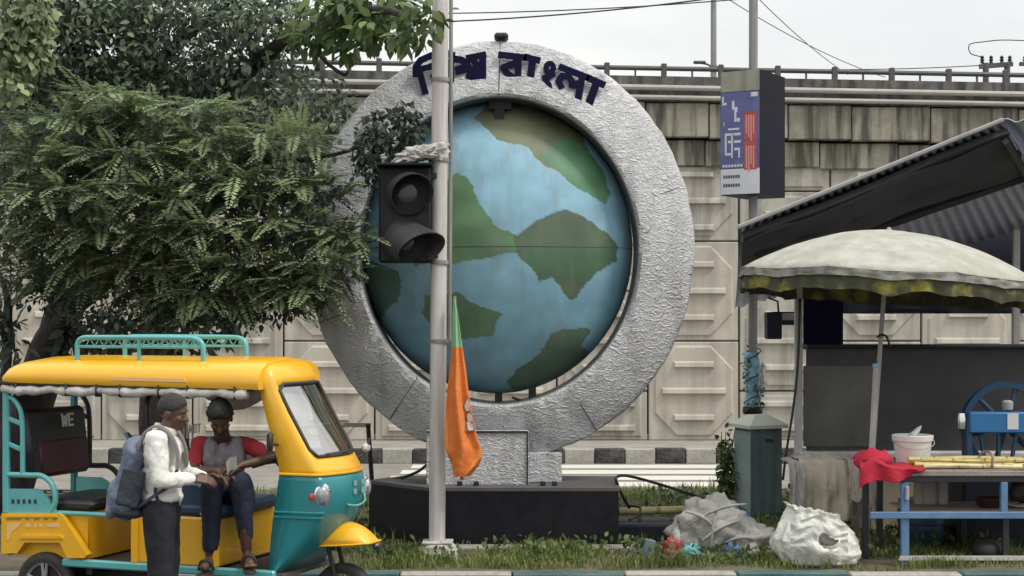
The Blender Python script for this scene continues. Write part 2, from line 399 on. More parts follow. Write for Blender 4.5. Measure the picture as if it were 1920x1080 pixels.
    bark=mat('bark', (.045, .036, .032), .95, var=.35, vs_=6, bump=.9, bs=18, streak=((.02, .016, .015), .7, (9, 9, 1))),
    feather=leafmat('feathery_leaf', (.12, .17, .11), (.20, .255, .155), (.31, .37, .19), .35),
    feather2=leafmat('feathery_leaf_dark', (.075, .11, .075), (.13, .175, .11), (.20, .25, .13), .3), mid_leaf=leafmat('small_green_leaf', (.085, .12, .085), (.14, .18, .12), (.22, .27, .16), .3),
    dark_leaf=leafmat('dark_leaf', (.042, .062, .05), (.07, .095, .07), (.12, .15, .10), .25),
    broad_leaf=leafmat('broad_leaf', (.05, .09, .03), (.09, .14, .045), (.16, .2, .07), .3),
    light_leaf=leafmat('light_leaf', (.20, .26, .155), (.28, .34, .19), (.37, .43, .22), .35),
    grass=leafmat('grass_blade', (.10, .15, .03), (.18, .23, .06), (.33, .32, .15), .3),
)
def floral():
    m = bpy.data.materials.new('floral_lining'); m.use_nodes = True; t = m.node_tree; N = t.nodes; Lk = t.links.new
    b = N['Principled BSDF']; b.inputs['Roughness'].default_value = .85
    tc = N.new('ShaderNodeTexCoord'); v = N.new('ShaderNodeTexVoronoi'); v.inputs['Scale'].default_value = 4.6
    n = N.new('ShaderNodeTexNoise'); n.inputs['Scale'].default_value = 14; n.inputs['Detail'].default_value = 5
    Lk(tc.outputs['Object'], v.inputs['Vector']); Lk(tc.outputs['Object'], n.inputs['Vector'])
    r = N.new('ShaderNodeValToRGB'); e = r.color_ramp.elements
    e[0].position = .24; e[0].color = (.24, .215, .04, 1); e[1].position = .56; e[1].color = (.06, .06, .035, 1)
    ad = N.new('ShaderNodeMath'); ad.operation = 'MULTIPLY_ADD'; Lk(n.outputs[0], ad.inputs[0]); ad.inputs[1].default_value = .7; ad.inputs[2].default_value = -.3
    a2 = N.new('ShaderNodeMath'); a2.operation = 'ADD'; Lk(v.outputs['Distance'], a2.inputs[0]); Lk(ad.outputs[0], a2.inputs[1])
    Lk(a2.outputs[0], r.inputs[0]); Lk(r.outputs[0], b.inputs['Base Color']); return m
MT['floral'] = floral()
def silver():
    m = bpy.data.materials.new('crinkled_silver'); m.use_nodes = True; t = m.node_tree; N = t.nodes; Lk = t.links.new
    b = N['Principled BSDF']; b.inputs['Metallic'].default_value = .45; b.inputs['Roughness'].default_value = .46
    tc = N.new('ShaderNodeTexCoord')
    mp = N.new('ShaderNodeMapping'); mp.inputs['Scale'].default_value = (1., 1., 1.9); mp.inputs['Rotation'].default_value = (0, .5, 0)
    Lk(tc.outputs['Object'], mp.inputs[0])
    n0 = N.new('ShaderNodeTexNoise'); n0.inputs['Scale'].default_value = 8.5; n0.inputs['Detail'].default_value = 6; n0.inputs['Distortion'].default_value = 1.4
    Lk(mp.outputs[0], n0.inputs['Vector'])
    n1 = N.new('ShaderNodeTexNoise'); n1.inputs['Scale'].default_value = 33; n1.inputs['Detail'].default_value = 6; n1.inputs['Distortion'].default_value = 1.0
    Lk(mp.outputs[0], n1.inputs['Vector'])
    # ridges: |noise - .5|
    def ridge(o, k):
        s = N.new('ShaderNodeMath'); s.operation = 'SUBTRACT'; Lk(o, s.inputs[0]); s.inputs[1].default_value = .5
        a = N.new('ShaderNodeMath'); a.operation = 'ABSOLUTE'; Lk(s.outputs[0], a.inputs[0])
        q = N.new('ShaderNodeMath'); q.operation = 'MULTIPLY'; Lk(a.outputs[0], q.inputs[0]); q.inputs[1].default_value = k; return q.outputs[0]
    ad = N.new('ShaderNodeMath'); ad.operation = 'ADD'; Lk(ridge(n0.outputs[0], 1.3), ad.inputs[0]); Lk(ridge(n1.outputs[0], .55), ad.inputs[1])
    bp = N.new('ShaderNodeBump'); bp.inputs['Strength'].default_value = 1.; bp.inputs['Distance'].default_value = .030
    Lk(ad.outputs[0], bp.inputs['Height']); Lk(bp.outputs[0], b.inputs['Normal'])
    n2 = N.new('ShaderNodeTexNoise'); n2.inputs['Scale'].default_value = 1.3; n2.inputs['Detail'].default_value = 8; n2.inputs['Roughness'].default_value = .7
    Lk(tc.outputs['Object'], n2.inputs['Vector'])
    r = N.new('ShaderNodeValToRGB'); e = r.color_ramp.elements
    e[0].position = .3; e[0].color = (.44, .44, .455, 1); e[1].position = .7; e[1].color = (.61, .61, .625, 1)
    Lk(n2.outputs[0], r.inputs[0])
    mp2 = N.new('ShaderNodeMapping'); mp2.inputs['Scale'].default_value = (7, 7, .6); n3 = N.new('ShaderNodeTexNoise'); n3.inputs['Scale'].default_value = 1.; n3.inputs['Detail'].default_value = 8
    Lk(tc.outputs['Object'], mp2.inputs[0]); Lk(mp2.outputs[0], n3.inputs['Vector'])
    m3 = N.new('ShaderNodeMapRange'); m3.inputs[1].default_value = .5; m3.inputs[2].default_value = .72; m3.inputs[4].default_value = .6; Lk(n3.outputs[0], m3.inputs[0])
    mz = N.new('ShaderNodeMix'); mz.data_type = 'RGBA'; Lk(m3.outputs[0], mz.inputs[0]); Lk(r.outputs[0], mz.inputs[6]); mz.inputs[7].default_value = (.27, .265, .26, 1)
    Lk(mz.outputs[2], b.inputs['Base Color']); return m
MT['silver'] = silver()
def globe_paint():
    m = bpy.data.materials.new('painted_globe'); m.use_nodes = True; t = m.node_tree; N = t.nodes; Lk = t.links.new
    b = N['Principled BSDF']; b.inputs['Roughness'].default_value = .5; b.inputs['Specular IOR Level'].default_value = .45
    a = N.new('ShaderNodeVertexColor'); a.layer_name = 'paint'
    tc = N.new('ShaderNodeTexCoord'); n = N.new('ShaderNodeTexNoise'); n.inputs['Scale'].default_value = 5; n.inputs['Detail'].default_value = 7
    Lk(tc.outputs['Object'], n.inputs['Vector'])
    mr = N.new('ShaderNodeMapRange'); mr.inputs[1].default_value = .3; mr.inputs[2].default_value = .7; mr.inputs[3].default_value = .82; mr.inputs[4].default_value = 1.12
    Lk(n.outputs[0], mr.inputs[0])
    mm = N.new('ShaderNodeVectorMath'); mm.operation = 'SCALE'; Lk(a.outputs[0], mm.inputs[0]); Lk(mr.outputs[0], mm.inputs['Scale'])
    mp = N.new('ShaderNodeMapping'); mp.inputs['Scale'].default_value = (9, 9, .7); n2 = N.new('ShaderNodeTexNoise'); n2.inputs['Scale'].default_value = 1.; n2.inputs['Detail'].default_value = 7
    Lk(tc.outputs['Object'], mp.inputs[0]); Lk(mp.outputs[0], n2.inputs['Vector'])
    m2 = N.new('ShaderNodeMapRange'); m2.inputs[1].default_value = .5; m2.inputs[2].default_value = .7; m2.inputs[4].default_value = .32; Lk(n2.outputs[0], m2.inputs[0])
    mz = N.new('ShaderNodeMix'); mz.data_type = 'RGBA'; Lk(m2.outputs[0], mz.inputs[0]); Lk(mm.outputs[0], mz.inputs[6]); mz.inputs[7].default_value = (.20, .20, .19, 1)
    Lk(mz.outputs[2], b.inputs['Base Color']); return m
MT['globe'] = globe_paint()
# ================================================================== SETTING
def sheet(name, x0, x1, y0, y1, z, m, nx=2, ny=2, amp=0., fr=1.):
    mb = MB()
    def fn(u, v):
        x = x0 + (x1 - x0) * u; y = y0 + (y1 - y0) * v
        return V((x, y, z + (amp * fbm((x * fr, y * fr, 3.1), 4) if amp else 0)))
    mb.grid(fn, nx, ny); o = mb.build(name, m, smooth=True); tag(o, kind='structure'); return o
sheet('ground', -300, 300, -250, 420, -.03, MT['soil'])
sheet('road', -60, 60, -40, 12.76, 0., MT['asphalt'], 2, 2)
MED = .16
sheet('median', -20, 20, 12.9, 19.4, MED, MT['soil'], 160, 60, .035, 1.7)
sheet('back_road', -60, 60, 19.42, 24.45, .004, MT['road_pale'])
sheet('footpath', -40, 40, 24.68, 26.6, .2, MT['footpath'], 60, 6, .012, 2)
for i in range(5):
    sheet('road_marking', -1.9 + .1 * i, 3.1, 20.2 + i * .86, 20.78 + i * .86, .009, MT['paint_white'])

def kerb(name, y0, dy, z1, pitch, x0, x1, mats, label_mats=None, seed=1):
    r = random.Random(seed)
    root = empty(name, (0, y0, 0), kind='structure')
    mb = MB(); mb.box((0, 0, 0), (pitch - .012, dy, z1), bev=.012)
    mes = []
    for m in mats:
        q = MB(); q.v, q.f, q.mi = list(mb.v), list(mb.f), list(mb.mi); o = q.build('kerb_block', m)
        mes.append(o.data); bpy.data.objects.remove(o)
    k = 0; x = x0
    while x < x1:
        M = Matrix.Translation((x + pitch / 2, dy / 2 + r.uniform(-.008, .008), z1 / 2 - r.uniform(0, .012))) @ Matrix.Rotation(r.uniform(-.01, .01), 4, 'Z')
        link_shared('kerb_block', mes[k % len(mes)], root, M); x += pitch; k += 1
    return root
kerb('front_kerb', 12.76, .15, .185, .9, -9.0, 9.5, [MT['kerb_teal'], MT['kerb_white']], seed=3)
kerb('back_kerb', 24.47, .2, .235, .465, -10.36, 12.5, [MT['kerb_white'], MT['kerb_black']], seed=5)
kerb('median_back_kerb', 19.3, .12, .17, .9, -10, 10, [MT['footpath']], seed=6)

# ------------------------------------------------------------------ flyover
YF = 26.6
fly = empty('flyover', (0, YF, .18), label='long weathered concrete flyover ramp with steel railing, behind the globe', cat='flyover')
SL = -.0185
mb = MB(); mb.box((0, YF + .55, 2.65), (34, .9, 4.7)); mb.box((0, YF + .62, 5.3), (34, .7, .6)); mb.build('backing_wall', MT['joint'], fly)
PW, PH = 1.515, 1.66
def panel_mesh(h0, h1):
    """a concrete facing panel: border, raised chamfered field, three ribs; local x across, z up from h0..h1"""
    mb = MB(); w = PW - .03; t = .1
    z0, z1 = h0 + .012, h1 - .012
    mb.box((0, t / 2, (z0 + z1) / 2), (w, t, z1 - z0), bev=.012)
    c = .36; a = .09
    x0, x1 = -w / 2 + a, w / 2 - a; y0, y1 = z0 + .06, z1 - .06
    if h1 - h0 > 1.2:
        poly = [(x0 + c, y0), (x1 - c, y0), (x1, y0 + c * 1.05), (x1, y1 - c * 1.05), (x1 - c, y1), (x0 + c, y1), (x0, y1 - c * 1.05), (x0, y0 + c * 1.05)]
        zc = (z0 + z1) / 2; ribs = ((.44, .42), (.0, .66), (-.44, .42))
    elif h1 - h0 > .6:
        poly = [(x0, y0), (x1, y0), (x1, y1), (x0, y1)]; zc = (z0 + z1) / 2; ribs = ((.2, .66), (-.2, .66)) if h1 - h0 > .8 else ((0, .6),)
    else:
        poly = [(x0, y0), (x1, y0), (x1, y1), (x0, y1)]; zc = 0; ribs = ()
    n = len(poly); cx = sum(p[0] for p in poly) / n; cz = sum(p[1] for p in poly) / n
    def fr(k, y): return [V((cx + (p[0] - cx) * k, y, cz + (p[1] - cz) * k)) for p in poly]
    o = fr(1, .004); i = fr(.955, -.030)
    mb.add(o + i, [(k, (k + 1) % n, n + (k + 1) % n, n + k) for k in range(n)] + [tuple(range(n, 2 * n))])
    for dz, hw in ribs:
        z = zc + dz; hw *= .82
        mb.add([V((-hw, -.025, z - .06)), V((hw, -.025, z - .06)), V((hw, -.025, z + .06)), V((-hw, -.025, z + .06)),
                V((-hw + .03, -.092, z - .035)), V((hw - .03, -.092, z - .035)), V((hw - .03, -.078, z + .03)), V((-hw + .03, -.078, z + .03))],
               [(0, 1, 5, 4), (1, 2, 6, 5), (2, 3, 7, 6), (3, 0, 4, 7), (4, 5, 6, 7)])
    return mb
pm = {}
rp = random.Random(4)
for ci in range(-9, 9):
    x = 2.26 + PW / 2 + ci * PW
    z = .19 - (PH / 2 if ci % 2 else 0)
    ztop = 4.86 + SL * x
    while z < ztop - .15:
        a, b = max(z, .19), min(z + PH, 4.84)
        key = (round(a - z, 2), round(b - z, 2), rp.randrange(2))
        if key not in pm:
            o = panel_mesh(a - z - PH / 2, b - z - PH / 2).build('wall_panel', MT['panel'] if key[2] else MT['panel2'], smooth=20); pm[key] = o.data; bpy.data.objects.remove(o)
        link_shared('wall_panel', pm[key], fly, Matrix.Translation((x, rp.uniform(-.012, .012), z + PH / 2 - .18)))
        z += PH
# stained fascia blocks in two overhanging rows
def block_row(zc, h, yoff, dep, seed):
    r = random.Random(seed); x = -10.5
    while x < 12.5:
        wd = r.choice((.95, 1.05, 1.3, 1.3, 1.45, .45))
        mb = MB(); mb.box((x + wd / 2, YF + yoff + dep / 2 + r.uniform(-.015, .015), zc + SL * (x + wd / 2)), (wd - .02, dep, h - r.uniform(0, .015)), bev=.014)
        # local origin at the block so that the stains differ
        o = mb.build('fascia_block', MT['block'] if r.random() < .55 else MT['block2'], fly)
        x += wd
block_row(5.02, .43, -.10, .5, 2)
block_row(5.55, .57, -.24, .6, 8)
def sloped_bar(name, z0, z1, y0, y1, m, x0=-14, x1=15, n=24):
    mb = MB()
    for (z, zz) in ((z0, z1),):
        pts = []
        for i in range(n + 1):
            x = x0 + (x1 - x0) * i / n
            for (y, q) in ((y0, z0), (y1, z0), (y1, z1), (y0, z1)): pts.append(V((x, YF + y, q + SL * x)))
        fs = [(i * 4 + k, i * 4 + (k + 1) % 4, i * 4 + 4 + (k + 1) % 4, i * 4 + 4 + k) for i in range(n) for k in range(4)]
        mb.add(pts, fs + [(0, 1, 2, 3), (n * 4 + 3, n * 4 + 2, n * 4 + 1, n * 4)])
    return mb.build(name, m, fly)
sloped_bar('deck_edge', 5.845, 6.02, -.26, 4, MT['parapet'])
sloped_bar('parapet', 6.03, 6.27, -.2, .12, MT['parapet'])
for z, r in ((6.06, .045), (5.90, .04)):
    mb = MB(); mb.tube([V((-14, YF - .33, z - SL * -14 * -1)), V((15, YF - .33, z + SL * 15))], r, 8); mb.build('ledge_pipe', MT['ledge'], fly, smooth=40)
mb = MB(); mb.tube([V((-14, YF - .05, 6.42 + SL * -14)), V((15, YF - .05, 6.42 + SL * 15))], .04, 8); mb.build('handrail', MT['rail'], fly, smooth=40)
x = -12.6; k = 0
pmb = MB(); pmb.box((0, 0, .12), (.09, .09, .26), bev=.01); po = pmb.build('rail_post', MT['rail']); pme = po.data; bpy.data.objects.remove(po)
smb = MB(); smb.box((0, 0, .06), (.03, .03, .14)); po = smb.build('rail_post', MT['rail']); sme = po.data; bpy.data.objects.remove(po)
while x < 13:
    link_shared('rail_post', pme, fly, Matrix.Translation((x, -.05, 6.25 + SL * x - .18)))
    link_shared('rail_post', sme, fly, Matrix.Translation((x + .47, -.05, 6.26 + SL * (x + .47) - .18)))
    x += .945; k += 1

# ------------------------------------------------------------------ poles, lamps and wires on and beyond the flyover
lx = (1338 - 960) / FPX * 28
lp = empty('street_lamp', (lx, 28, 6.05), label='slim grey street lamp mast standing on the flyover deck behind the railing', cat='street lamp')
mb = MB(); mb.tube([(lx, 28, 6.0), (lx, 28, 9.6)], [.055, .045], 10); mb.build('mast', MT['pole_grey'], lp, smooth=40)
mb = MB(); mb.tube(bez([(lx, 28, 6.6), (lx - .1, 27.95, 6.66), (lx - .22, 27.9, 6.68)]), .018, 6); mb.box((lx, 28, 6.6), (.14, .14, .1), bev=.02); mb.build('bracket', MT['rail'], lp)
mb = MB(); mb.box((lx - .26, 27.88, 6.69), (.22, .1, .05), bev=.02); mb.build('lamp_head', MT['rail'], lp)
ux = (1870 - 960) / FPX * 36
up = empty('power_pole', (ux, 36, 5.4), label='twin post power line frame with insulators behind the flyover railing', cat='power pole')
for dx in (-.26, .22):
    mb = MB(); mb.tube([(ux + dx, 36, 5.4), (ux + dx, 36, 7.98)], .07, 8); mb.build('post', MT['rail'], up, smooth=40)
mb = MB(); mb.box((ux - .03, 36, 7.93), (.75, .09, .1), Euler((0, -.08, 0))); mb.box((ux + .75, 36, 7.96), (.5, .09, .08)); mb.build('crossbeam', MT['rail'], up)
for dx in (-.34, -.14, .1, .28, .62, .85):
    mb = MB(); mb.lathe([(.02, 0), (.05, .02), (.03, .05), (.055, .08), (.03, .11), (.05, .14), (.015, .18)], (ux + dx, 36, 7.97), 8); mb.build('insulator', MT['steel_dark'], up)
mb = MB(); mb.tube(bez([(ux - .36, 36, 8.12), (ux - .6, 36, 8.2), (ux - .62, 36, 8.4), (ux - .3, 36, 8.46), (ux + .2, 36, 8.5), (ux + 1.3, 36, 8.45)]), .012, 5); mb.build('jumper_wire', MT['cable'], up)
def wire(name, a, b, sag, r, lab, grp=None):
    pts = [V(a).lerp(V(b), t / 24) + V((0, 0, -4 * sag * (t / 24) * (1 - t / 24))) for t in range(25)]
    mb = MB(); mb.tube(pts, r, 5); o = mb.build(name, MT['cable'], smooth=True); tag(o, lab, 'cable', grp)
wire('overhead_cable', P(300, 35, 22), P(1500, -28, 22), .25, .011, 'higher of two overhead cables crossing the sky above the grey ring')
wire('overhead_cable', P(300, 12, 22.4), P(1500, -12, 22.4), .18, .009, 'lower thin overhead cable crossing the sky above the grey ring')
wire('overhead_cable', P(1340, -18, 30), P(1660, 145, 40), .15, .009, 'slanting wire leaving the sky beside the sign pole, shallower of the crossing pair')
wire('overhead_cable', P(1405, -20, 30), P(1590, 140, 40), .1, .009, 'slanting wire leaving the sky beside the sign pole, steeper of the crossing pair')
wire('overhead_cable', P(1430, 128, 36), P(1850, 122, 36), .06, .011, 'level wire just above the flyover railing running to the power pole')

# ------------------------------------------------------------------ the globe monument
YG = 14.62
gx, gz = P(938, 467, YG).x, P(938, 467, YG).z
S = YG / FPX
mon = empty('globe_monument', (gx, YG, MED), label='large silver ring holding a painted globe on a black stone plinth', cat='monument')
zt = P(0, 914, 14.3).z
A = P(806, 0, 14.28); B = P(1160, 0, 14.28); C_ = P(1152, 0, 15.35); D = P(760, 0, 15.4); E_ = P(692, 0, 14.95)
poly = [(A.x, A.y), (B.x, B.y), (C_.x, C_.y), (D.x, D.y), (E_.x, E_.y)]
mb = MB(); mb.prism(poly, lambda u, v, t: V((u, v, t)), MED - .1, zt - .03)
plinth = mb.build('plinth', MT['granite'], mon)
pc = sum((V((p[0], p[1])) for p in poly), V((0, 0))) / 5
mb = MB(); mb.prism([(pc.x + (u - pc.x) * 1.012, pc.y + (v - pc.y) * 1.012) for u, v in poly], lambda u, v, t: V((u, v, t)), zt - .03, zt)
mb.build('plinth_slab', MT['plinth_top'], mon)
# ring: elliptical band, outer edge set back a little
AO, BO = 368 * S, 396 * S; AI, BI = 262 * S, 288 * S
def ringpt(a, k, y):
    ox, oz = AO * math.cos(a), BO * math.sin(a); ix, iz = AI * math.cos(a) - 3 * S, BI * math.sin(a) - 3 * S
    return V((gx + ix + (ox - ix) * k, y, gz + iz + (oz - iz) * k))
prof = [(0.02, YG + .58), (0., YG + .02), (.015, YG - .01), (.06, YG - .025)] + [(.06 + .88 * t / 6, YG - .025 + .15 * (t / 6) ** 1.3) for t in range(1, 7)] + [(.985, YG + .14), (1., YG + .16), (1.0, YG + .60), (.94, YG + .63), (.06, YG + .62), (0.02, YG + .58)]
NR = 220; mb = MB(); vv = []; np_ = len(prof)
for i in range(NR):
    a = 2 * math.pi * i / NR
    for k, y in prof:
        q = ringpt(a, k, y)
        if .02 < k < .98 and y < YG + .13:
            q.y += .012 * fbm((q.x * 3, q.z * 3, 1.7), 4); 
        if k > .98: 
            e = .006 * fbm((a * 9, y * 4, 2.2), 3); q.x += e * math.cos(a) * 2; q.z += e * math.sin(a) * 2
        vv.append(q)
ff = [(i * np_ + k, i * np_ + k + 1, ((i + 1) % NR) * np_ + k + 1, ((i + 1) % NR) * np_ + k) for i in range(NR) for k in range(np_ - 1)]
mb.add(vv, ff); ring = mb.build('ring', MT['silver'], mon, smooth=40)
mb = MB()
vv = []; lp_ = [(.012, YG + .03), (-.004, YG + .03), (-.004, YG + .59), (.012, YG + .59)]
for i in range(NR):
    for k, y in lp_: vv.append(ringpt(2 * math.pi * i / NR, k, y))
mb.add(vv, [(i * 4 + k, i * 4 + (k + 1) % 4, ((i + 1) % NR) * 4 + (k + 1) % 4, ((i + 1) % NR) * 4 + k) for i in range(NR) for k in range(4)]); mb.build('ring_inner_shade', MT['shade_and_seam'], mon, smooth=40)  # dark band along the ring's inner face: its shade put into the colour
# letters traced stroke by stroke (photo pixels from a 4.8x enlargement)
def stroke_letter(strokes, parent):
    mb = MB(); k = 0
    def q(zx, zy, d): 
        p = P(760 + zx / 4.8, 60 + zy / 4.8, YG); p.y = YG + .03 - d; return p
    for pts, wd in strokes:
        w2 = wd * .62
        for i in range(len(pts) - 1):
            a = V(pts[i]).to_2d() if False else V((pts[i][0], pts[i][1])); b = V((pts[i + 1][0], pts[i + 1][1]))
            d = (b - a).normalized(); n = V((-d.y, d.x)) * w2
            ex = d * (w2 * .55)
            a2 = a - (ex if i == 0 else d * 2); b2 = b + (ex if i == len(pts) - 2 else d * 2)
            k += 1; f = .014 + .0002 * k
            mb.prism([tuple(a2 + n), tuple(b2 + n), tuple(b2 - n), tuple(a2 - n)], lambda u, v, t: q(u, v, t), -.02, f)
            if i > 0:
                k += 1; f = .014 + .0002 * k
                mb.prism([(a.x + w2 * math.cos(t * .5236), a.y + w2 * math.sin(t * .5236)) for t in range(12)], lambda u, v, t: q(u, v, t), -.02, f)
    mb.build('letter', MT['navy'], parent)
stroke_letter([([(430, 205), (330, 185), (235, 205), (135, 250), (92, 310), (92, 385)], 46), ([(130, 330), (250, 300)], 40), ([(125, 350), (178, 540)], 48)], ring)
stroke_letter([([(235, 300), (420, 255)], 40), ([(408, 250), (415, 480)], 42), ([(400, 300), (245, 395), (405, 470)], 40)], ring)
stroke_letter([([(450, 240), (500, 245), (530, 262)], 48), ([(470, 340), (535, 320), (575, 300)], 60), ([(560, 230), (712, 200)], 46), ([(695, 200), (695, 445)], 52),
               ([(610, 250), (640, 285), (620, 340), (570, 395), (680, 430)], 46), ([(570, 325), (480, 345)], 42), ([(640, 390), (680, 385)], 60), ([(655, 340), (680, 340)], 40)], ring)
stroke_letter([([(850, 200), (1075, 225)], 46), ([(1020, 230), (1012, 440)], 48), ([(1010, 265), (880, 315), (905, 360), (1000, 425)], 46)], ring)
stroke_letter([([(1085, 222), (1200, 250)], 46), ([(1145, 250), (1120, 455)], 54)], ring)
stroke_letter([([(1300 + 34 * math.cos(t * .6283), 320 + 42 * math.sin(t * .6283)) for t in range(11)], 38), ([(1330, 370), (1290, 405), (1245, 410)], 40), ([(1255, 415), (1295, 470), (1312, 550)], 36)], ring)
stroke_letter([([(1395, 310), (1640, 405)], 46), ([(1590, 410), (1555, 605)], 52), ([(1405, 490), (1378, 440), (1410, 390), (1470, 395), (1500, 440), (1500, 480)], 44), ([(1500, 470), (1570, 455)], 46)], ring)
stroke_letter([([(1650, 410), (1785, 470)], 48), ([(1720, 460), (1650, 655)], 58)], ring)
# globe
lands = [
 ((.115, .13, .062), [(890, 225), (918, 256), (927, 272), (988, 284), (1020, 317), (1065, 350), (1126, 386), (1138, 366), (1130, 333), (1102, 284), (1085, 240), (1028, 212), (967, 200), (918, 203)]),
 ((.055, .17, .075), [(1010, 300), (1065, 350), (1126, 386), (1138, 366), (1130, 333), (1102, 284), (1060, 262)]),
 ((.075, .165, .068), [(780, 380), (841, 341), (861, 329), (882, 341), (898, 378), (927, 427), (971, 447), (975, 481), (910, 487), (853, 495), (780, 500)]),
 ((.055, .088, .045), [(965, 452), (1000, 423), (1040, 406), (1061, 400), (1090, 415), (1130, 439), (1154, 468), (1150, 489), (1120, 505), (1094, 530), (1077, 562), (1062, 560), (1045, 542), (1032, 525), (1008, 530), (992, 505), (967, 485)]),
 ((.045, .11, .05), [(985, 470), (1050, 462), (1154, 468), (1150, 489), (1120, 505), (1094, 530), (1060, 520), (1032, 525), (1008, 530), (992, 505), (967, 485)]),
 ((.062, .125, .06), [(800, 556), (841, 552), (861, 550), (886, 566), (939, 589), (927, 627), (861, 635), (820, 620), (795, 590)]),
 ((.052, .10, .055), [(951, 717), (967, 688), (1012, 656), (1028, 631), (1057, 615), (1090, 611), (1102, 623), (1090, 650), (1120, 668), (1069, 700), (1008, 721), (967, 733)]),
 ((.04, .105, .08), [(670, 480), (719, 500), (750, 512), (757, 535), (748, 560), (735, 570), (715, 610), (680, 590)]),
 ((.04, .105, .07), [(1150, 600), (1175, 560), (1190, 500), (1195, 520), (1180, 600), (1150, 660), (1125, 690)]),
]
def inpoly(x, y, poly):
    n = len(poly); r = np.zeros(x.shape, bool); j = n - 1
    for i in range(n):
        xi, yi = poly[i]; xj, yj = poly[j]
        c = ((yi > y) != (yj > y)) & (x < (xj - xi) * (y - yi) / (yj - yi + 1e-9) + xi); r ^= c; j = i
    return r
GC = V((P(931, 465, YG + .45).x, YG + .48, P(931, 465, YG + .45).z)); GS = (YG + .45) / FPX
GA, GB = 255 * GS, 273 * GS; GY = .62
mb = MB(); NU, NV = 420, 300
mb.grid(lambda u, v: V((GC.x + GA * math.sin(math.pi * (v * .9998 + .0001)) * math.cos(2 * math.pi * u), GC.y + GY * math.sin(math.pi * (v * .9998 + .0001)) * math.sin(2 * math.pi * u), GC.z + GB * math.cos(math.pi * (v * .9998 + .0001)))), NU, NV, True)
pts = np.array(mb.v); front = pts[:, 1] < GC.y
jx = np.array([noise.noise(V(p) * 5) for p in mb.v]) * 7 + np.array([noise.noise(V(p) * 17 + V((5, 1, 2))) for p in mb.v]) * 3.5
jz = np.array([noise.noise(V(p) * 5 + V((9, 3, 1))) for p in mb.v]) * 7
ux_ = 930 + (pts[:, 0] - GC.x) / GS + jx; uy_ = 465 - (pts[:, 2] - GC.z) / GS + jz
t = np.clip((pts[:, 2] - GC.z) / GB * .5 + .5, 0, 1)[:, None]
sea = np.array((.15, .30, .38)) * (1 - t) + np.array((.30, .53, .67)) * t  # darker towards the bottom: shade of the lower half put into the colour
swirl = np.array([noise.noise(V((p[0] * 2.2, p[1] * 2.2, p[2] * 5))) for p in mb.v])[:, None]
sea = sea * (1 + .16 * swirl)
ux_[~front] = 1860 - ux_[~front]
for c, poly in lands:
    m_ = inpoly(ux_, uy_, poly); sea[m_] = (np.array(c) * 1.15 + np.array((.028, .032, .034))) * (1 + .35 * swirl[m_])
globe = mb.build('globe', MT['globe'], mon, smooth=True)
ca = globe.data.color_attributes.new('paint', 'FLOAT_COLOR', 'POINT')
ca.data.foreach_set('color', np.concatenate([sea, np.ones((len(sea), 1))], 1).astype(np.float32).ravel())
for a in (1.571, .95, .31, -.12, -.62, -1.05, 2.2, 2.8, 3.5, 4.1):
    mb = MB(); mb.tube([ringpt(a, k, YG - .020 + .15 * max(0, (k - .06) / .88) ** 1.3) for k in np.linspace(.03, .97, 9)], .0055, 5); mb.build('sheet_joint', MT['plinth_top'], ring)
mb = MB(); mb.tube([V((GC.x + GA * 1.001 * math.cos(t), GC.y - GY * 1.003 * math.sin(t), GC.z - .01)) for t in np.linspace(.02, math.pi - .02, 60)], .0025, 5); mb.build('mould_seam', MT['shade_and_seam'], globe)
# brackets that hold the globe
mb = MB(); mb.box((gx, YG + .2, P(0, 190, YG).z), (.2, .1, .1)); mb.box((gx - .01, YG + .2, P(0, 185, YG).z - .06), (.09, .08, .22)); mb.build('bracket', MT['steel_dark'], mon)
for px in (935, 998):
    mb = MB(); mb.box(P(px, 746, YG + .45), (.07, .12, .26)); mb.build('bracket', MT['steel_dark'], mon)
mb = MB(); mb.tube([P(960, 745, YG + .3), P(1000, 760, YG + .3), P(1050, 742, YG + .3)], .012, 6); mb.build('support_rod', MT['steel_dark'], mon)
# pedestal under the ring
z0 = zt - .005; z1 = P(0, 806, YG).z
xa, xb, xc_ = P(800, 0, YG).x, P(991, 0, YG).x, P(1054, 0, YG).x
mb = MB(); mb.box(((xa + xc_) / 2, YG + .28, (z0 + P(0, 850, YG).z) / 2), (xc_ - xa, .36, P(0, 850, YG).z - z0), bev=.012); mb.build('pedestal', MT['silver'], mon)
mb = MB(); mb.box(((xa + xb) / 2, YG - .03, (z0 + z1) / 2), (xb - xa, .10, z1 - z0), bev=.008); mb.build('front_plate', MT['silver'], mon)
mb = MB(); mb.box(((xa + xb) / 2, YG - .086, z1 - .012), (xb - xa - .01, .012, .016)); mb.box((xb - .01, YG - .086, (z0 + z1) / 2 - .01), (.012, .012, z1 - z0 - .03)); mb.build('plate_trim', MT['steel_dark'], mon)
mb = MB(); mb.box(P(940, 72, YG + .2) + V((0, 0, .01)), (.13, .2, .06), bev=.02); mb.build('lifting_lug', MT['steel_dark'], mon)
for px in (862, 893, 1040, 1018):
    mb = MB(); q = P(px, 911, 14.45); mb.box((q.x, 14.46, zt + .02), (.05, .05, .04), bev=.008); mb.build('anchor_bolt', MT['steel_dark'], mon)
mb = MB(); q = P(1195, 1008, 14.9); mb.box((q.x + .2, 15.0, MED + .08), (.95, .6, .16), bev=.02); o = mb.build('base_slab', MT['tarp_dark']); tag(o, 'low black stone slab on the grass at the right end of the plinth', 'stone slab')
mb = MB(); mb.box(((A.x + B.x) / 2 + .9, 14.15, MED + .012), (3.6, .16, .07), bev=.015); o = mb.build('concrete_edging', MT['footpath']); tag(o, 'thin pale concrete edging strip along the foot of the black plinth', 'edging')
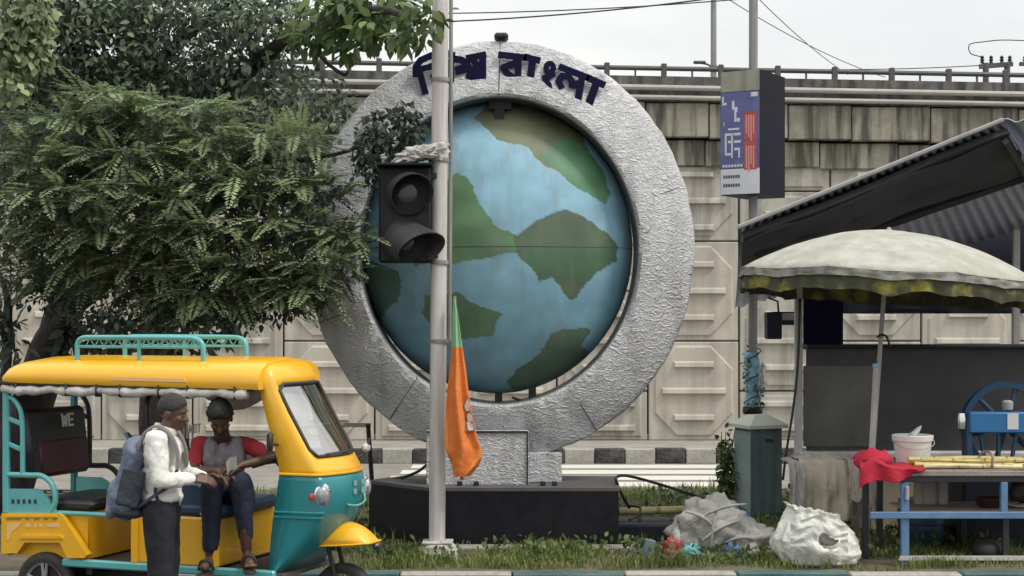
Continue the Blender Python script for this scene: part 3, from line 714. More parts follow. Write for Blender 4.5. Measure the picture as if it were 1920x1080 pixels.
# ================================================================== traffic light pole, flag, small street things
YP = 13.75
px0 = P(822, 0, YP).x
tl = empty('traffic_light', (px0, YP, MED), label='unlit black traffic light on a pale painted pole before the globe', cat='traffic light')
mb = MB(); mb.tube([(px0 - .012, YP, MED + .1), (px0 + .02, YP, 5.4)], .070, 20); mb.build('pole', MT['pole_white'], tl, smooth=40)
mb = MB(); mb.tube([P(843, 640, YP + .05), P(845, 300, YP + .05), P(846, -60, YP + .05)], .017, 8); mb.build('conduit', MT['pole_grey'], tl, smooth=40)
for py in (150, 300, 492, 640):
    mb = MB(); q = P(826, py, YP); mb.lathe([(.078, -.018), (.08, 0), (.078, .018)], (px0 + .004 + (q.z - 1) * .004, YP, q.z), 18); mb.build('clamp', MT['pole_grey'], tl, smooth=40)
mb = MB(); mb.lathe([(.15, 0), (.15, .10), (.135, .12)], (px0, YP, MED + .0), 8); mb.box((px0, YP, MED + .02), (.33, .3, .12), bev=.03); mb.build('concrete_base', MT['concrete_white'], tl)
mb = MB(); mb.box((px0 - .005, YP, MED + .135), (.26, .22, .02), bev=.004); mb.build('base_plate', MT['pole_white'], tl)
hx, hw = P(759, 0, 13.62).x, 98 / FPX * 13.62
zt_, zb_ = P(0, 312, 13.6).z, P(0, 492, 13.6).z
mb = MB(); mb.box((hx, 13.72, (zt_ + zb_) / 2), (hw, .22, zt_ - zb_), bev=.018); mb.build('housing', MT['signal'], tl)
mb = MB(); mb.box((hx, 13.66, zt_ + .012), (hw + .03, .36, .02), bev=.004); mb.build('housing_top', MT['signal'], tl)
for (cx, cy) in ((764, 362), (758, 452)):
    c = P(cx, cy, 13.58); R = 41 / FPX * 13.58
    mb = MB(); mb.lathe([(R * .98, 0), (R * 1.02, .01), (R * 1.02, .035), (R * .9, .04)], (c.x, 13.61, c.z), 28, Matrix.Rotation(rad(90), 4, 'X')); mb.build('lens_ring', MT['signal'], tl, smooth=40)
    mb = MB(); mb.ell((c.x, 13.60, c.z), (R * .88, .035, R * .88), None, 24, 12); mb.build('lens', MT['lens_dark'], tl, smooth=True)
    low = cy > 400
    Lv = .40 if low else .26
    dr = V((.62, -.72, -.30)) if low else V((.30, -.92, -.12)); dr.normalize()
    def fn(u, v, c=c, R=R, Lv=Lv, dr=dr, low=low):
        a = rad(-42) + rad(264) * u
        k = 1 - (.42 if not low else .3) * v * (1 - math.sin(a)) * .9
        off = dr * (Lv * v * (.35 + .65 * max(0, (math.sin(a) + .75) / 1.75)))
        return V((c.x + R * 1.0 * math.cos(a) * (1 - .04 * v), 13.585, c.z + R * 1.0 * math.sin(a) * (1 - .04 * v))) + off
    mb = MB(); mb.grid(fn, 30, 8)
    def fi(u, v): 
        q = fn(u, v); d = V((c.x, 13.585, c.z)) - q; d -= dr * d.dot(dr); return q + d.normalized() * .008
    n0 = len(mb.v); mb.grid(fi, 30, 8)
    nn = 30 * 8
    mb.f += [(7 * 30 + i, 7 * 30 + i + 1, n0 + 7 * 30 + i + 1, n0 + 7 * 30 + i) for i in range(29)]; mb.mi += [0] * 29
    mb.build('visor', MT['visor'], tl, smooth=50)
mb = MB(); mb.box(P(808, 480, 13.7), (.12, .05, .04)); mb.box(P(806, 330, 13.7), (.12, .05, .05)); mb.build('bracket', MT['steel_dark'], tl)
# rag tied on top of it
mb = MB(); c0 = P(784, 297, 13.62)
def ragp(u, v):
    a = 2 * math.pi * u; b = math.pi * (v * .99 + .005); d = V((math.sin(b) * math.cos(a), math.sin(b) * math.sin(a), -math.cos(b)))
    k = 1 + .35 * fbm(d * 2.4 + V((3, 1, 0)), 4) - .22 * abs(math.sin(d.x * 9 + d.z * 7 + 2 * fbm(d * 3, 2)))
    p = V((d.x * .215, d.y * .15, max(d.z, -.55) * .085)) * k; p.z += .22 * p.x + .02; return c0 + p
mb.grid(ragp, 64, 40, True); o = mb.build('tied_rag', MT['cloth_white'], smooth=True); tag(o, 'dirty white rag tied over the top of the black traffic light', 'rag')
mb = MB(); nu, nv = 40, 14
mb.grid(lambda u, v: V((px0 + .003 + (.084 + .022 * fbm((math.cos(6.283 * u) * 2, math.sin(6.283 * u) * 2, v * 5), 3)) * math.cos(6.283 * u), YP + (.084 + .022 * fbm((math.cos(6.283 * u) * 2, math.sin(6.283 * u) * 2, v * 5 + 2), 3)) * math.sin(6.283 * u), P(0, 270 + 34 * v, YP).z + .012 * math.sin(6.283 * u + 2))), nu, nv, True)
mb.build('binding', MT['cloth_white'], o, smooth=True)
# flag
YFl = 13.62
fl = empty('party_flag', P(862, 885, YFl), label='furled saffron and green flag hanging from a bamboo stick beside the pale pole', cat='flag')
mb = MB(); mb.tube([P(853, 555, YFl), P(855, 700, YFl + .01), P(866, 900, YFl + .03)], [.011, .013, .015], 8); mb.build('stick', MT['bamboo'], fl, smooth=40)
rows = [(556, 850, 853), (590, 848, 858), (640, 846, 864), (690, 843, 873), (740, 838, 880), (790, 836, 889), (825, 835, 897), (842, 836, 903), (858, 840, 903), (874, 846, 896), (893, 850, 882)]
def flagpt(u, v, back=0.):
    s_ = v * (len(rows) - 1); i = min(int(s_), len(rows) - 2); f = s_ - i
    y = rows[i][0] * (1 - f) + rows[i + 1][0] * f; a = rows[i][1] * (1 - f) + rows[i + 1][1] * f; b = rows[i][2] * (1 - f) + rows[i + 1][2] * f
    wd = (b - a); x = a + wd * u + 1.2 * math.sin(v * 9)
    dep = .06 * math.sin(u * math.pi) * min(1, wd / 40) + .034 * math.sin(u * 12 + v * 5 + 1.5 * math.sin(v * 7)) * min(1, wd / 40) + .006 * fbm((u * 5, v * 9, 1))
    q = P(x, y, YFl - .02); q.y += -dep + back; return q
for nm, m_, v0, v1 in (('flag_green', MT['green_cloth'], 0., .222), ('flag_saffron', MT['orange'], .222, 1.)):
    mb = MB(); nv = 14 if v0 == 0 else 48
    mb.grid(lambda u, v: flagpt(u, v0 + (v1 - v0) * v), 20, nv); n0 = len(mb.v)
    mb.grid(lambda u, v: flagpt(u, v0 + (v1 - v0) * v) + V((0, .05 * math.sin(u * math.pi) + .02, 0)), 20, nv)
    for j in range(nv - 1):
        for i in (0, 19): mb.f.append((j * 20 + i, (j + 1) * 20 + i, n0 + (j + 1) * 20 + i, n0 + j * 20 + i)); mb.mi.append(0)
    cl = mb.build(nm, m_, fl, smooth=True)
def flat_on_flag(name, poly, m_, d):
    # small piece of print lying on the cloth: photo outline at the cloth's own depth
    mb = MB(); n = len(poly); cx = sum(p[0] for p in poly) / n; cy = sum(p[1] for p in poly) / n
    def q(x, y):
        for i in range(len(rows) - 1):
            if rows[i][0] <= y <= rows[i + 1][0]:
                f = (y - rows[i][0]) / (rows[i + 1][0] - rows[i][0]); a = rows[i][1] * (1 - f) + rows[i + 1][1] * f; b = rows[i][2] * (1 - f) + rows[i + 1][2] * f
                v = (i + f) / (len(rows) - 1); u = (x - 1.2 * math.sin(v * 9) - a) / (b - a); r = flagpt(min(max(u, 0.02), .98), v); r.y -= d; return r
    pp = [q(x, y) for x, y in poly]; c = q(cx, cy)
    mb.add(pp + [c], [(i, (i + 1) % n, n) for i in range(n)]); mb.build(name, m_, cl, smooth=True, recalc=False)
for sc_, m_, d in ((1.0, MT['emblem_line'], .006), (.8, MT['emblem'], .012)):
    for poly in ([(872, 752), (878, 742), (883, 755), (882, 772), (874, 774), (869, 764)], [(872, 786), (878, 770), (886, 776), (888, 792), (879, 792)], [(872, 808), (873, 790), (880, 786), (889, 796), (891, 808)]):
        cx = sum(p[0] for p in poly) / len(poly); cy = sum(p[1] for p in poly) / len(poly)
        flat_on_flag('emblem', [(cx + (x - cx) * sc_, cy + (y - cy) * sc_) for x, y in poly], m_, d)

# thin barrier frame left of the plinth
bf = empty('barrier_frame', P(695, 905, 15.3), label='thin dark steel barrier post with a pale crossbar, left of the black plinth', cat='barrier')
mb = MB(); q0, q1 = P(690, 795, 15.4), P(701, 955, 15.4); mb.tube([q0, q1], .022, 8); mb.build('post', MT['steel_dark'], bf, smooth=40)
mb = MB(); mb.box((P(648, 797, 15.42) + P(692, 797, 15.42)) / 2, (.26, .03, .04)); mb.build('crossbar', MT['ledge'], bf)
mb = MB(); mb.tube([P(640, 797, 15.45), P(643, 955, 15.45)], .02, 8); mb.build('post', MT['steel_dark'], bf)
def cable(pts, r, lab):
    mb = MB(); mb.tube(bez(pts, 8), r, 8); o = mb.build('loose_cable', MT['cable'], smooth=True); tag(o, lab, 'cable')
cable([P(712, 902, 15.2), P(745, 898, 15.1), P(780, 886, 15.0), P(800, 872, 14.95)], .014, 'black cable lying across the left end of the plinth top')
cable([P(1180, 952, 14.7), P(1165, 925, 14.6), P(1155, 900, 14.5), P(1163, 892, 14.6), P(1190, 895, 14.9), P(1250, 912, 15.3), P(1320, 935, 15.6)], .014, 'black cable looping off the right corner of the plinth to the grass')
cable([P(1178, 948, 14.7), P(1200, 952, 14.6), P(1196, 966, 14.55), P(1180, 975, 14.5)], .012, 'short black cable tail below the bamboo pole right of the plinth')
bp_ = empty('bamboo_pole', P(1160, 958, 15.0), label='long yellow bamboo pole propped level beside the plinth', cat='bamboo pole')
mb = MB(); mb.tube([P(1160, 959, 15.0), P(1290, 955, 15.1), P(1330, 953, 15.12)], .036, 10); mb.build('cane', MT['bamboo'], bp_, smooth=40)
for px in (1185, 1235, 1285):
    mb = MB(); mb.lathe([(.036, -.012), (.04, 0), (.036, .012)], P(px, 959 - (px - 1160) / 32, 15.03), 12, Matrix.Rotation(rad(90), 4, 'Y')); mb.build('node', MT['cane_node'], bp_)
for px in (1200, 1262):
    q = P(px, 965, 15.06); mb = MB(); mb.tube([(q.x, q.y + .05, MED - .05), (q.x, q.y + .05, q.z + .04)], .02, 6); mb.build('support_stake', MT['wood'], bp_)

# feeder cabinet
cb = empty('feeder_cabinet', P(1412, 975, 16.3), label='grey green electrical feeder cabinet with pale hipped cap on the grass', cat='electrical cabinet')
zc0, zc1 = MED - .02, P(0, 803, 16.2).z
K = P(1410, 0, 16.1); Lc = P(1378, 0, 16.45); Rc = P(1466, 0, 16.25)
f1 = V((Lc.x - K.x, Lc.y - K.y)); f2 = V((Rc.x - K.x, Rc.y - K.y))
cab = [(K.x, K.y), (Rc.x, Rc.y), (Rc.x + f1.x * 1.0, Rc.y + f1.y), (Lc.x, Lc.y)]
mb = MB(); mb.prism(cab, lambda u, v, t: V((u, v, t)), zc0, zc1); mb.build('body', MT['cabinet'], cb)
def quadslab(name, a, b, z0, z1, t, m, par, parent_mat=None):
    d = (b - a); nrm = V((d.y, -d.x, 0)).normalized()
    if nrm.y > 0: nrm = -nrm
    mb = MB(); vv = [V((a.x, a.y, z0)), V((b.x, b.y, z0)), V((b.x, b.y, z1)), V((a.x, a.y, z1))]
    mb.add([p + nrm * .003 for p in vv] + [p + nrm * t for p in vv], [(0, 1, 2, 3), (7, 6, 5, 4), (0, 4, 5, 1), (1, 5, 6, 2), (2, 6, 7, 3), (3, 7, 4, 0)]); return mb.build(name, m, par)
KK, RR, LL = V((K.x, K.y, 0)), V((Rc.x, Rc.y, 0)), V((Lc.x, Lc.y, 0))
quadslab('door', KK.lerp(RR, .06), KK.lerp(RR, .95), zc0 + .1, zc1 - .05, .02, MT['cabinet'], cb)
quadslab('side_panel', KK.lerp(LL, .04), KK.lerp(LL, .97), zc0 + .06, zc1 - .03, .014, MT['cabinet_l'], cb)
cx, cy = sum(p[0] for p in cab) / 4, sum(p[1] for p in cab) / 4
mb = MB(); ov = [(cx + (u - cx) * 1.28, cy + (v - cy) * 1.28) for u, v in cab]
mb.add([V((u, v, zc1)) for u, v in ov] + [V((u, v, zc1 + .035)) for u, v in ov] + [V((cx + (u - cx) * .35, cy + (v - cy) * .35, zc1 + .13)) for u, v in ov],
       [(0, 1, 2, 3)] + [(i, (i + 1) % 4, 4 + (i + 1) % 4, 4 + i) for i in range(4)] + [(4 + i, 4 + (i + 1) % 4, 8 + (i + 1) % 4, 8 + i) for i in range(4)] + [(8, 9, 10, 11)])
mb.build('cap', MT['cabinet_cap'], cb)
q = KK.lerp(RR, .55); mb = MB(); mb.box((q.x, q.y - .035, zc1 - .12), (.08, .02, .03), bev=.004); mb.build('latch', MT['steel_dark'], cb)

# sign pole with its box
YS = 17.1
sx = P(1411, 0, YS).x
sp = empty('advert_pole', (sx, YS, MED), label='tall grey pole carrying a boxed blue and red advert sign above the cabinet', cat='sign pole')
mb = MB(); mb.tube([(sx, YS, MED), (sx + .01, YS, 6.2)], .048, 12); mb.build('pole', MT['pole_grey'], sp, smooth=40)
mb = MB(); mb.lathe([(.1, 0), (.11, .03), (.1, .08)], (sx, YS, P(0, 776, YS).z), 14); mb.build('collar', MT['steel_dark'], sp)
k0 = P(1425, 0, 16.75); l0 = P(1351, 0, 16.98); e1 = V((l0.x - k0.x, l0.y - k0.y, 0)); e2 = V((.36, .58, 0)) * 1.0
zz0, zz1 = P(0, 364, 16.8).z, P(0, 131, 16.8).z
mb = MB(); kk = V((k0.x, k0.y, 0)); bx = [kk, kk + e2, kk + e2 + e1, kk + e1]
mb.prism([(p.x, p.y) for p in bx], lambda u, v, t: V((u, v, t)), zz0, zz1); sb = mb.build('sign_box', MT['ad_dark'], sp)
nrm = V((e1.y, -e1.x, 0)).normalized(); nrm = -nrm if nrm.y > 0 else nrm
def on_ad(u0, v0, u1, v1, m_, d):   # u from the left edge, v from the top, 0..1
    mb = MB(); a = kk + e1 * (1 - u0); b = kk + e1 * (1 - u1); za, zb = zz1 + (zz0 - zz1) * v0, zz1 + (zz0 - zz1) * v1
    vv = [V((a.x, a.y, za)), V((b.x, b.y, za)), V((b.x, b.y, zb)), V((a.x, a.y, zb))]
    mb.add([p + nrm * .001 for p in vv] + [p + nrm * d for p in vv], [(3, 2, 1, 0), (4, 5, 6, 7), (0, 1, 5, 4), (1, 2, 6, 5), (2, 3, 7, 6), (3, 0, 4, 7)]); return mb

on_ad(.01, .0, .99, .165, None, .006).build('faded_band', MT['ad_beige'], sb)
on_ad(.01, .17, .99, .785, None, .006).build('poster', MT['ad_blue'], sb)
on_ad(.01, .79, .99, .995, None, .006).build('poster', MT['ad_white'], sb)
on_ad(.60, .33, .92, .56, None, .009).build('poster_block', MT['ad_red'], sb)
on_ad(.60, .57, .92, .80, None, .009).build('poster_block', MT['ad_red'], sb)
mb = MB()
def adp(mb, u0, v0, u1, v1, d):
    q = on_ad(u0, v0, u1, v1, None, d); mb.add(q.v, q.f)
for (a, b, c, d) in ((.05, .2, .09, .26), (.05, .25, .16, .27), (.78, .18, .95, .215), (.30, .24, .36, .31), (.36, .29, .44, .33), (.36, .33, .41, .41), (.42, .38, .5, .41), (.09, .41, .11, .44), (.2, .46, .48, .475),
                     (.12, .5, .16, .68), (.16, .5, .3, .52), (.28, .5, .32, .7), (.2, .56, .3, .58), (.34, .5, .52, .52), (.35, .56, .52, .58), (.36, .62, .48, .64), (.46, .62, .5, .7), (.14, .66, .3, .68)): adp(mb, a, b, c, d, .0085)
for k in range(7): adp(mb, .06 + k * .075, .755, .11 + k * .075, .775, .0085)
mb.build('lettering', MT['ad_white'], sb)['kind'] = 'stuff'
mb = MB()
for k in range(8):
    u = .65 + (k % 4) * .06; v = .36 + (k // 4) * .25
    adp(mb, u, v, u + .035, v + .15 + .03 * (k % 3), .0105)
mb.build('lettering', mat('sign_pale_red', (.6, .3, .26), .5, var=.1), sb)['kind'] = 'stuff'
mb = MB()
for r_ in range(2):
    for k in range(7): adp(mb, .08 + k * .062, .84 + r_ * .07, .125 + k * .062, .865 + r_ * .07, .0085)
mb.build('lettering', MT['ad_ink'], sb)['kind'] = 'stuff'
# ================================================================== E-RICKSHAW
RTH = rad(20); rc_, rs_ = math.cos(RTH), math.sin(RTH); RP = (-3.81, 11.9)
ric = empty('electric_rickshaw', (RP[0], RP[1], 0), -RTH, label='yellow and teal three wheeled electric rickshaw with open sides and roof rack', cat='rickshaw')
RW = WM[ric.name]
def rl(x, y, z): return RW @ V((x, y, z))
def rk(px, py, off=0.):
    u = (px - 960.0) / FPX; Y = (off + RP[0] * rs_ + RP[1] * rc_) / (u * rs_ + rc_); X = u * Y
    return V(((X - RP[0]) * rc_ - (Y - RP[1]) * rs_, off, CAMZ - (py - HORY) / FPX * Y))
class LB(MB):
    """builder whose points are in the rickshaw's own space"""
    def build(s, name, m, parent, smooth=None, **k):
        s.v = [tuple(RW @ V(p)) for p in s.v]; return MB.build(s, name, m, parent, smooth, **k)
W_ = .88
def sideprism(poly, y0, y1): 
    mb = LB(); mb.prism(poly, lambda u, v, t: V((u, t, v)), y0, y1); return mb
def trc(pts, off=0.): return [(rk(a, b, off).x, rk(a, b, off).z) for a, b in pts]
# chassis and floor
mb = LB(); mb.box((1.3, W_ / 2, .415), (2.1, W_ - .06, .035)); mb.build('floor', MT['floor_dark'], ric)
for y in (.02, W_ - .02):
    mb = LB(); mb.box((1.42, y, .425), (1.75, .05, .06), bev=.012); mb.build('sill', MT['teal_l'], ric)
mb = LB(); mb.box((.6, W_ / 2, .3), (1.1, .3, .12)); mb.box((.38, W_ / 2, .235), (.06, W_ - .2, .06)); mb.box((.75, W_ / 2, .37), (.05, W_ - .1, .06)); mb.build('chassis', MT['steel_dark'], ric)
# rear lower body panels with the wheel arch
body = trc([(5, 962), (112, 962), (120, 968), (165, 1040), (160, 1046), (128, 1046), (114, 1017), (48, 1017), (34, 1037), (5, 1037)])
for y0, y1 in ((-.015, .05), (W_ - .05, W_ + .015)):
    sp_ = sideprism(body, y0, y1); bo = sp_.build('body_panel', MT['yellow'], ric)
    if y0 < 0:
        mb = LB(); mb.prism(trc([(44, 1003), (118, 1003), (122, 1009), (40, 1009)]), lambda u, v, t: V((u, t, v)), -.028, -.014); mb.prism(trc([(14, 966), (108, 966), (110, 969), (14, 969)]), lambda u, v, t: V((u, t, v)), -.024, -.014)
        mb.build('raised_rib', MT['yellow'], bo)
        mb = LB(); pr = LB()
        for k, (a, b) in enumerate(((15, 41), (50, 57), (67, 76), (85, 92), (101, 110))): mb.prism(trc([(a, 971), (b, 971), (b, 974.5), (a, 974.5)]), lambda u, v, t: V((u, t, v)), -.018, -.0148)
        for a, b in ((50, 60), (66, 72), (76, 82), (90, 114)): pr.prism(trc([(a, 981), (b, 981), (b, 988), (a, 988)]), lambda u, v, t: V((u, t, v)), -.018, -.0148)
        pr.prism(trc([(16, 980), (44, 980), (36, 988), (24, 998), (20, 1012), (15, 1012)]), lambda u, v, t: V((u, t, v)), -.018, -.0148)
        mb.build('lettering', MT['dash_print'], bo)['kind'] = 'stuff'; pr.build('lettering', MT['faded_print'], bo)['kind'] = 'stuff'
mb = LB(); mb.box((.02, W_ / 2, .62), (.04, W_ - .12, .36), bev=.015); mb.build('rear_panel', MT['yellow'], ric)
# seat boxes
mb = LB(); mb.box((.42, W_ / 2, .62), (.62, W_ - .12, .34)); mb.build('rear_bench_box', MT['yellow'], ric)
mb = LB(); mb.box((1.48, W_ / 2, .625), (.72, W_ - .04, .35), bev=.014); dbx = mb.build('driver_bench_box', MT['yellow'], ric)
for x in (1.16, 1.8):
    mb = LB(); mb.box((x, .012, .625), (.055, .022, .345), bev=.006); mb.build('corner_strip', MT['yellow'], dbx)
mb = LB(); mb.tube([(.5, .03, .785), (1.1, .03, .785)], .017, 8); mb.build('step_rail', MT['teal_l'], ric, smooth=40)
mb = LB(); mb.box((.5, W_ / 2, .835), (.52, W_ - .14, .085), bev=.03); mb.build('rear_seat', MT['black_vinyl'], ric, smooth=40)
mb = LB(); mb.box((1.58, W_ / 2, .845), (.62, W_ - .08, .09), bev=.03); mb.build('driver_seat', MT['blue_vinyl'], ric, smooth=40)
mb = LB(); mb.box((1.02, W_ / 2 + .1, .84), (.26, W_ - .3, .08), bev=.025); mb.build('middle_seat', MT['black_vinyl'], ric, smooth=40)
mb = LB(); mb.tube(bez([rk(352, 902, .05), rk(372, 908, .05), rk(384, 925, .05), rk(386, 945, .05), rk(378, 966, .05)], 6), .015, 8); mb.build('seat_armrest', MT['teal_l'], ric, smooth=40)
mb = LB(); mb.prism(trc([(340, 905), (370, 912), (382, 930), (382, 950), (374, 966), (340, 968)], .055), lambda u, v, t: V((u, t, v)), .06, .075); mb.build('seat_side_panel', MT['blue_vinyl'], ric)
# backrests
R1 = Euler((0, rad(-7), 0))
mb = LB(); mb.box((.17, W_ / 2, 1.27), (.09, W_ - .12, .52), R1, bev=.035); br = mb.build('rear_backrest', MT['black_vinyl'], ric, smooth=40)
mb = LB(); mb.box((.215, W_ / 2 + .03, 1.16), (.05, W_ - .28, .27), R1, bev=.02); mb.build('backrest_pad', MT['maroon'], br, smooth=40)
mb = LB(); mb.box((.10, .2, 1.6), (.05, .32, .26), Euler((0, rad(-10), 0)), bev=.02); mb.build('rolled_side_curtain', MT['black_vinyl'], ric, smooth=40)
def letters(txt, x, y, z, h, sp, par, d=.003):
    """white capitals facing forward (+x); strokes in (y, z), y grows to the reader's right"""
    G = {'W': [((0, 1), (.25, 0)), ((.25, 0), (.5, .8)), ((.5, .8), (.75, 0)), ((.75, 0), (1, 1))], 'E': [((0, 0), (0, 1)), ((0, 1), (.8, 1)), ((0, .5), (.7, .5)), ((0, 0), (.8, 0))],
         'N': [((0, 0), (0, 1)), ((0, 1), (.8, 0)), ((.8, 0), (.8, 1))], 'O': [((0, 0), (0, 1)), ((0, 1), (.75, 1)), ((.75, 1), (.75, 0)), ((.75, 0), (0, 0))], 'T': [((0, 1), (.9, 1)), ((.45, 1), (.45, 0))],
         'I': [((.3, 0), (.3, 1))], 'A': [((0, 0), (.4, 1)), ((.4, 1), (.8, 0)), ((.2, .4), (.6, .4))], 'R': [((0, 0), (0, 1)), ((0, 1), (.7, 1)), ((.7, 1), (.7, .5)), ((.7, .5), (0, .5)), ((.3, .5), (.8, 0))]}
    n = 0
    for ch in txt:
        mb = LB()
        for (a, b) in G[ch]:
            n += 1; p = V((0, y + a[0] * h * .75, z + a[1] * h)); q = V((0, y + b[0] * h * .75, z + b[1] * h)); dd = (q - p); L_ = dd.length; an = math.atan2(dd.z, dd.y)
            c = (p + q) / 2; c.x = x + n * .0004
            mb.box(c, (.006, L_ + h * .16, h * .2), Euler((an, 0, 0)))
        mb.build('letter', MT['white_print'], par); y += sp
letters('WE', .262, .40, 1.395, .085, .085, br)
mb = LB(); mb.box((1.24, .36, 1.17), (.08, .5, .55), Euler((0, rad(-5), 0)), bev=.04); db = mb.build('driver_backrest', MT['black_vinyl'], ric, smooth=40)
letters('NOT', 1.318, .50, 1.36, .055, .055, db); letters('IIII', 1.318, .30, 1.33, .1, .045, db)
for y in (.22, .5):
    mb = LB(); mb.tube(bez([(1.2, y - .1, 1.4), (1.19, y - .1, 1.58), (1.19, y - .04, 1.66), (1.19, y + .06, 1.66), (1.19, y + .1, 1.58), (1.2, y + .1, 1.4)], 6), .02, 8); mb.build('head_hoop', MT['black_vinyl'], ric, smooth=40)
# posts, hoops and armrests at the rear
for sd_, y in ((0, .02), (1, W_ - .02)):
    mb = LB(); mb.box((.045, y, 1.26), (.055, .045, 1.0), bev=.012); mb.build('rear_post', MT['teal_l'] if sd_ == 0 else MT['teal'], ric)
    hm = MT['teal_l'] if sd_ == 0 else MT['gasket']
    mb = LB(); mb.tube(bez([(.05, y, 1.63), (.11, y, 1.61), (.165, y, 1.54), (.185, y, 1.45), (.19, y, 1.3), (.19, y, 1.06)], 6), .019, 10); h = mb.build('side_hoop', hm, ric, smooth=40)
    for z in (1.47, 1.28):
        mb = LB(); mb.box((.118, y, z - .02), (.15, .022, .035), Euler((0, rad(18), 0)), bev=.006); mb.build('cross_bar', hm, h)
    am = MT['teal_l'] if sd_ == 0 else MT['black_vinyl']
    mb = LB(); mb.tube(bez([(.05, y, 1.05), (.25, y, 1.052), (.36, y, 1.05), (.44, y, 1.0), (.475, y, .92), (.47, y, .84), (.43, y, .78)], 6), .021, 10); mb.build('armrest', am, ric, smooth=40)
    sp_ = sideprism(trc([(10, 917), (64, 917), (76, 922), (86, 932), (107, 965), (10, 965)]), y - .012, y + .012) if sd_ == 0 else sideprism([(.05, .78), (.47, .78), (.36, .93), (.3, .96), (.05, .96)], y - .012, y + .012)
    pl_ = sp_.build('side_panel', MT['teal_l'], ric)
    if sd_ == 0:
        mb = LB()
        for k in range(5):
            x = 20 + k * 10; mb.prism(trc([(x, 937), (x + 5, 935), (x + 6, 944), (x + 1, 945)]), lambda u, v, t: V((u, t, v)), -.0, .0072 if False else .0)
        mb = LB()
        for k in range(5):
            x = 20 + k * 10.5; mb.prism(trc([(x, 937), (x + 5, 936), (x + 6, 944), (x + 1, 945)]), lambda u, v, t: V((u, t, v)), y - .0145, y - .0125)
        mb.build('vent_slot', MT['gasket'], pl_)
mb = LB(); mb.tube(bez([(1.0, .84, 1.02), (.9, .85, .98), (.84, .86, .93), (.7, .86, .93)], 6), .014, 8); mb.build('grab_tube', MT['chrome'], ric, smooth=40)
mb = LB(); mb.tube([(.35, .06, .93), (.55, .1, .935)], .012, 6); mb.build('grab_tube', MT['chrome'], ric, smooth=40)
mb = LB(); mb.tube([(.56, .86, 1.02), (.78, .86, 1.02), (.98, .86, 1.02)], .02, 8); mb.build('far_rail', MT['black_vinyl'], ric, smooth=40)
# roof shell
def roof_section(x, k, zb, zt, yi=0.):
    y0, y1 = -.035 + yi, W_ + .035 - yi; h = zt - zb
    return [V((x, y0 + .012, zb)), V((x, y0, zb + .02)), V((x, y0 + .012, zb + h * .45)), V((x, y0 + .05, zb + h * .72)), V((x, y0 + .13, zb + h * .92)), V((x, y0 + .27, zt)), V((x, W_ / 2, zt + .018)),
            V((x, y1 - .27, zt)), V((x, y1 - .13, zb + h * .92)), V((x, y1 - .05, zb + h * .72)), V((x, y1 - .012, zb + h * .45)), V((x, y1, zb + .02)), V((x, y1 - .012, zb)), V((x, W_ / 2, zb + .02))]
secs = [(.015, 1.745, 1.79, .06), (.03, 1.742, 1.835, .02), (.07, 1.74, 1.875, .005), (.16, 1.737, 1.9, 0), (.4, 1.733, 1.915, 0)] + [(.4 + .25 * k, 1.733 - .0026 * k, 1.917, 0) for k in range(1, 8)] + [(2.19, 1.712, 1.905, 0.0)]
mb = LB(); n = 14; vv = [p for s_ in secs for p in roof_section(s_[0], 1, s_[1], s_[2], s_[3])]
mb.add(vv, [(i * n + k, i * n + (k + 1) % n, (i + 1) * n + (k + 1) % n, (i + 1) * n + k) for i in range(len(secs) - 1) for k in range(n)] + [tuple(range(n)), tuple((len(secs) - 1) * n + k for k in range(n))])
roof = mb.build('roof', MT['yellow'], ric, smooth=50)
mb = LB(); mb.prism([(1.0, 1.765), (1.62, 1.76), (1.6, 1.785), (1.02, 1.79)], lambda u, v, t: V((u, t, v)), -.032, -.040 + .002); 
mb.build('lettering', MT['faded_print'], roof)
for y0 in (-.02, W_ + .02):
    mb = LB(); mb.tube([(.02, y0 + (.012 if y0 < 0 else -.012), 1.734), (2.1, y0 + (.012 if y0 < 0 else -.012), 1.708)], .013, 6); mb.build('roof_seal', MT['gasket'], roof)
# roof rack
for y in (.13, W_ - .13):
    rk_ = None
    mb = LB(); mb.tube(bez([(.59, y, 1.88), (.59, y, 1.98), (.595, y, 2.035), (.64, y, 2.068), (.75, y, 2.072), (1.1, y, 2.072), (1.5, y, 2.07), (1.6, y, 2.062), (1.645, y, 2.03), (1.655, y, 1.97), (1.655, y, 1.88)], 5), .0185, 10)
    rr_ = mb.build('rack_rail', MT['teal_l'], ric, smooth=40)
    mb = LB(); mb.tube([(.6, y, 2.005), (1.65, y, 2.003)], .011, 8); mb.build('lower_rod', MT['teal_l'], rr_, smooth=40)
    mb = LB()
    for k in range(12):
        x = .66 + k * .08; mb.tube([(x, y, 2.006), (x + .04, y, 2.065), (x + .08, y, 2.006)], .006, 5)
    mb.build('zigzag_rod', MT['teal_l'], rr_)
    mb = LB(); mb.tube([(1.12, y, 1.9), (1.12, y, 2.07)], .014, 8); mb.build('rack_leg', MT['teal_l'], rr_, smooth=40)
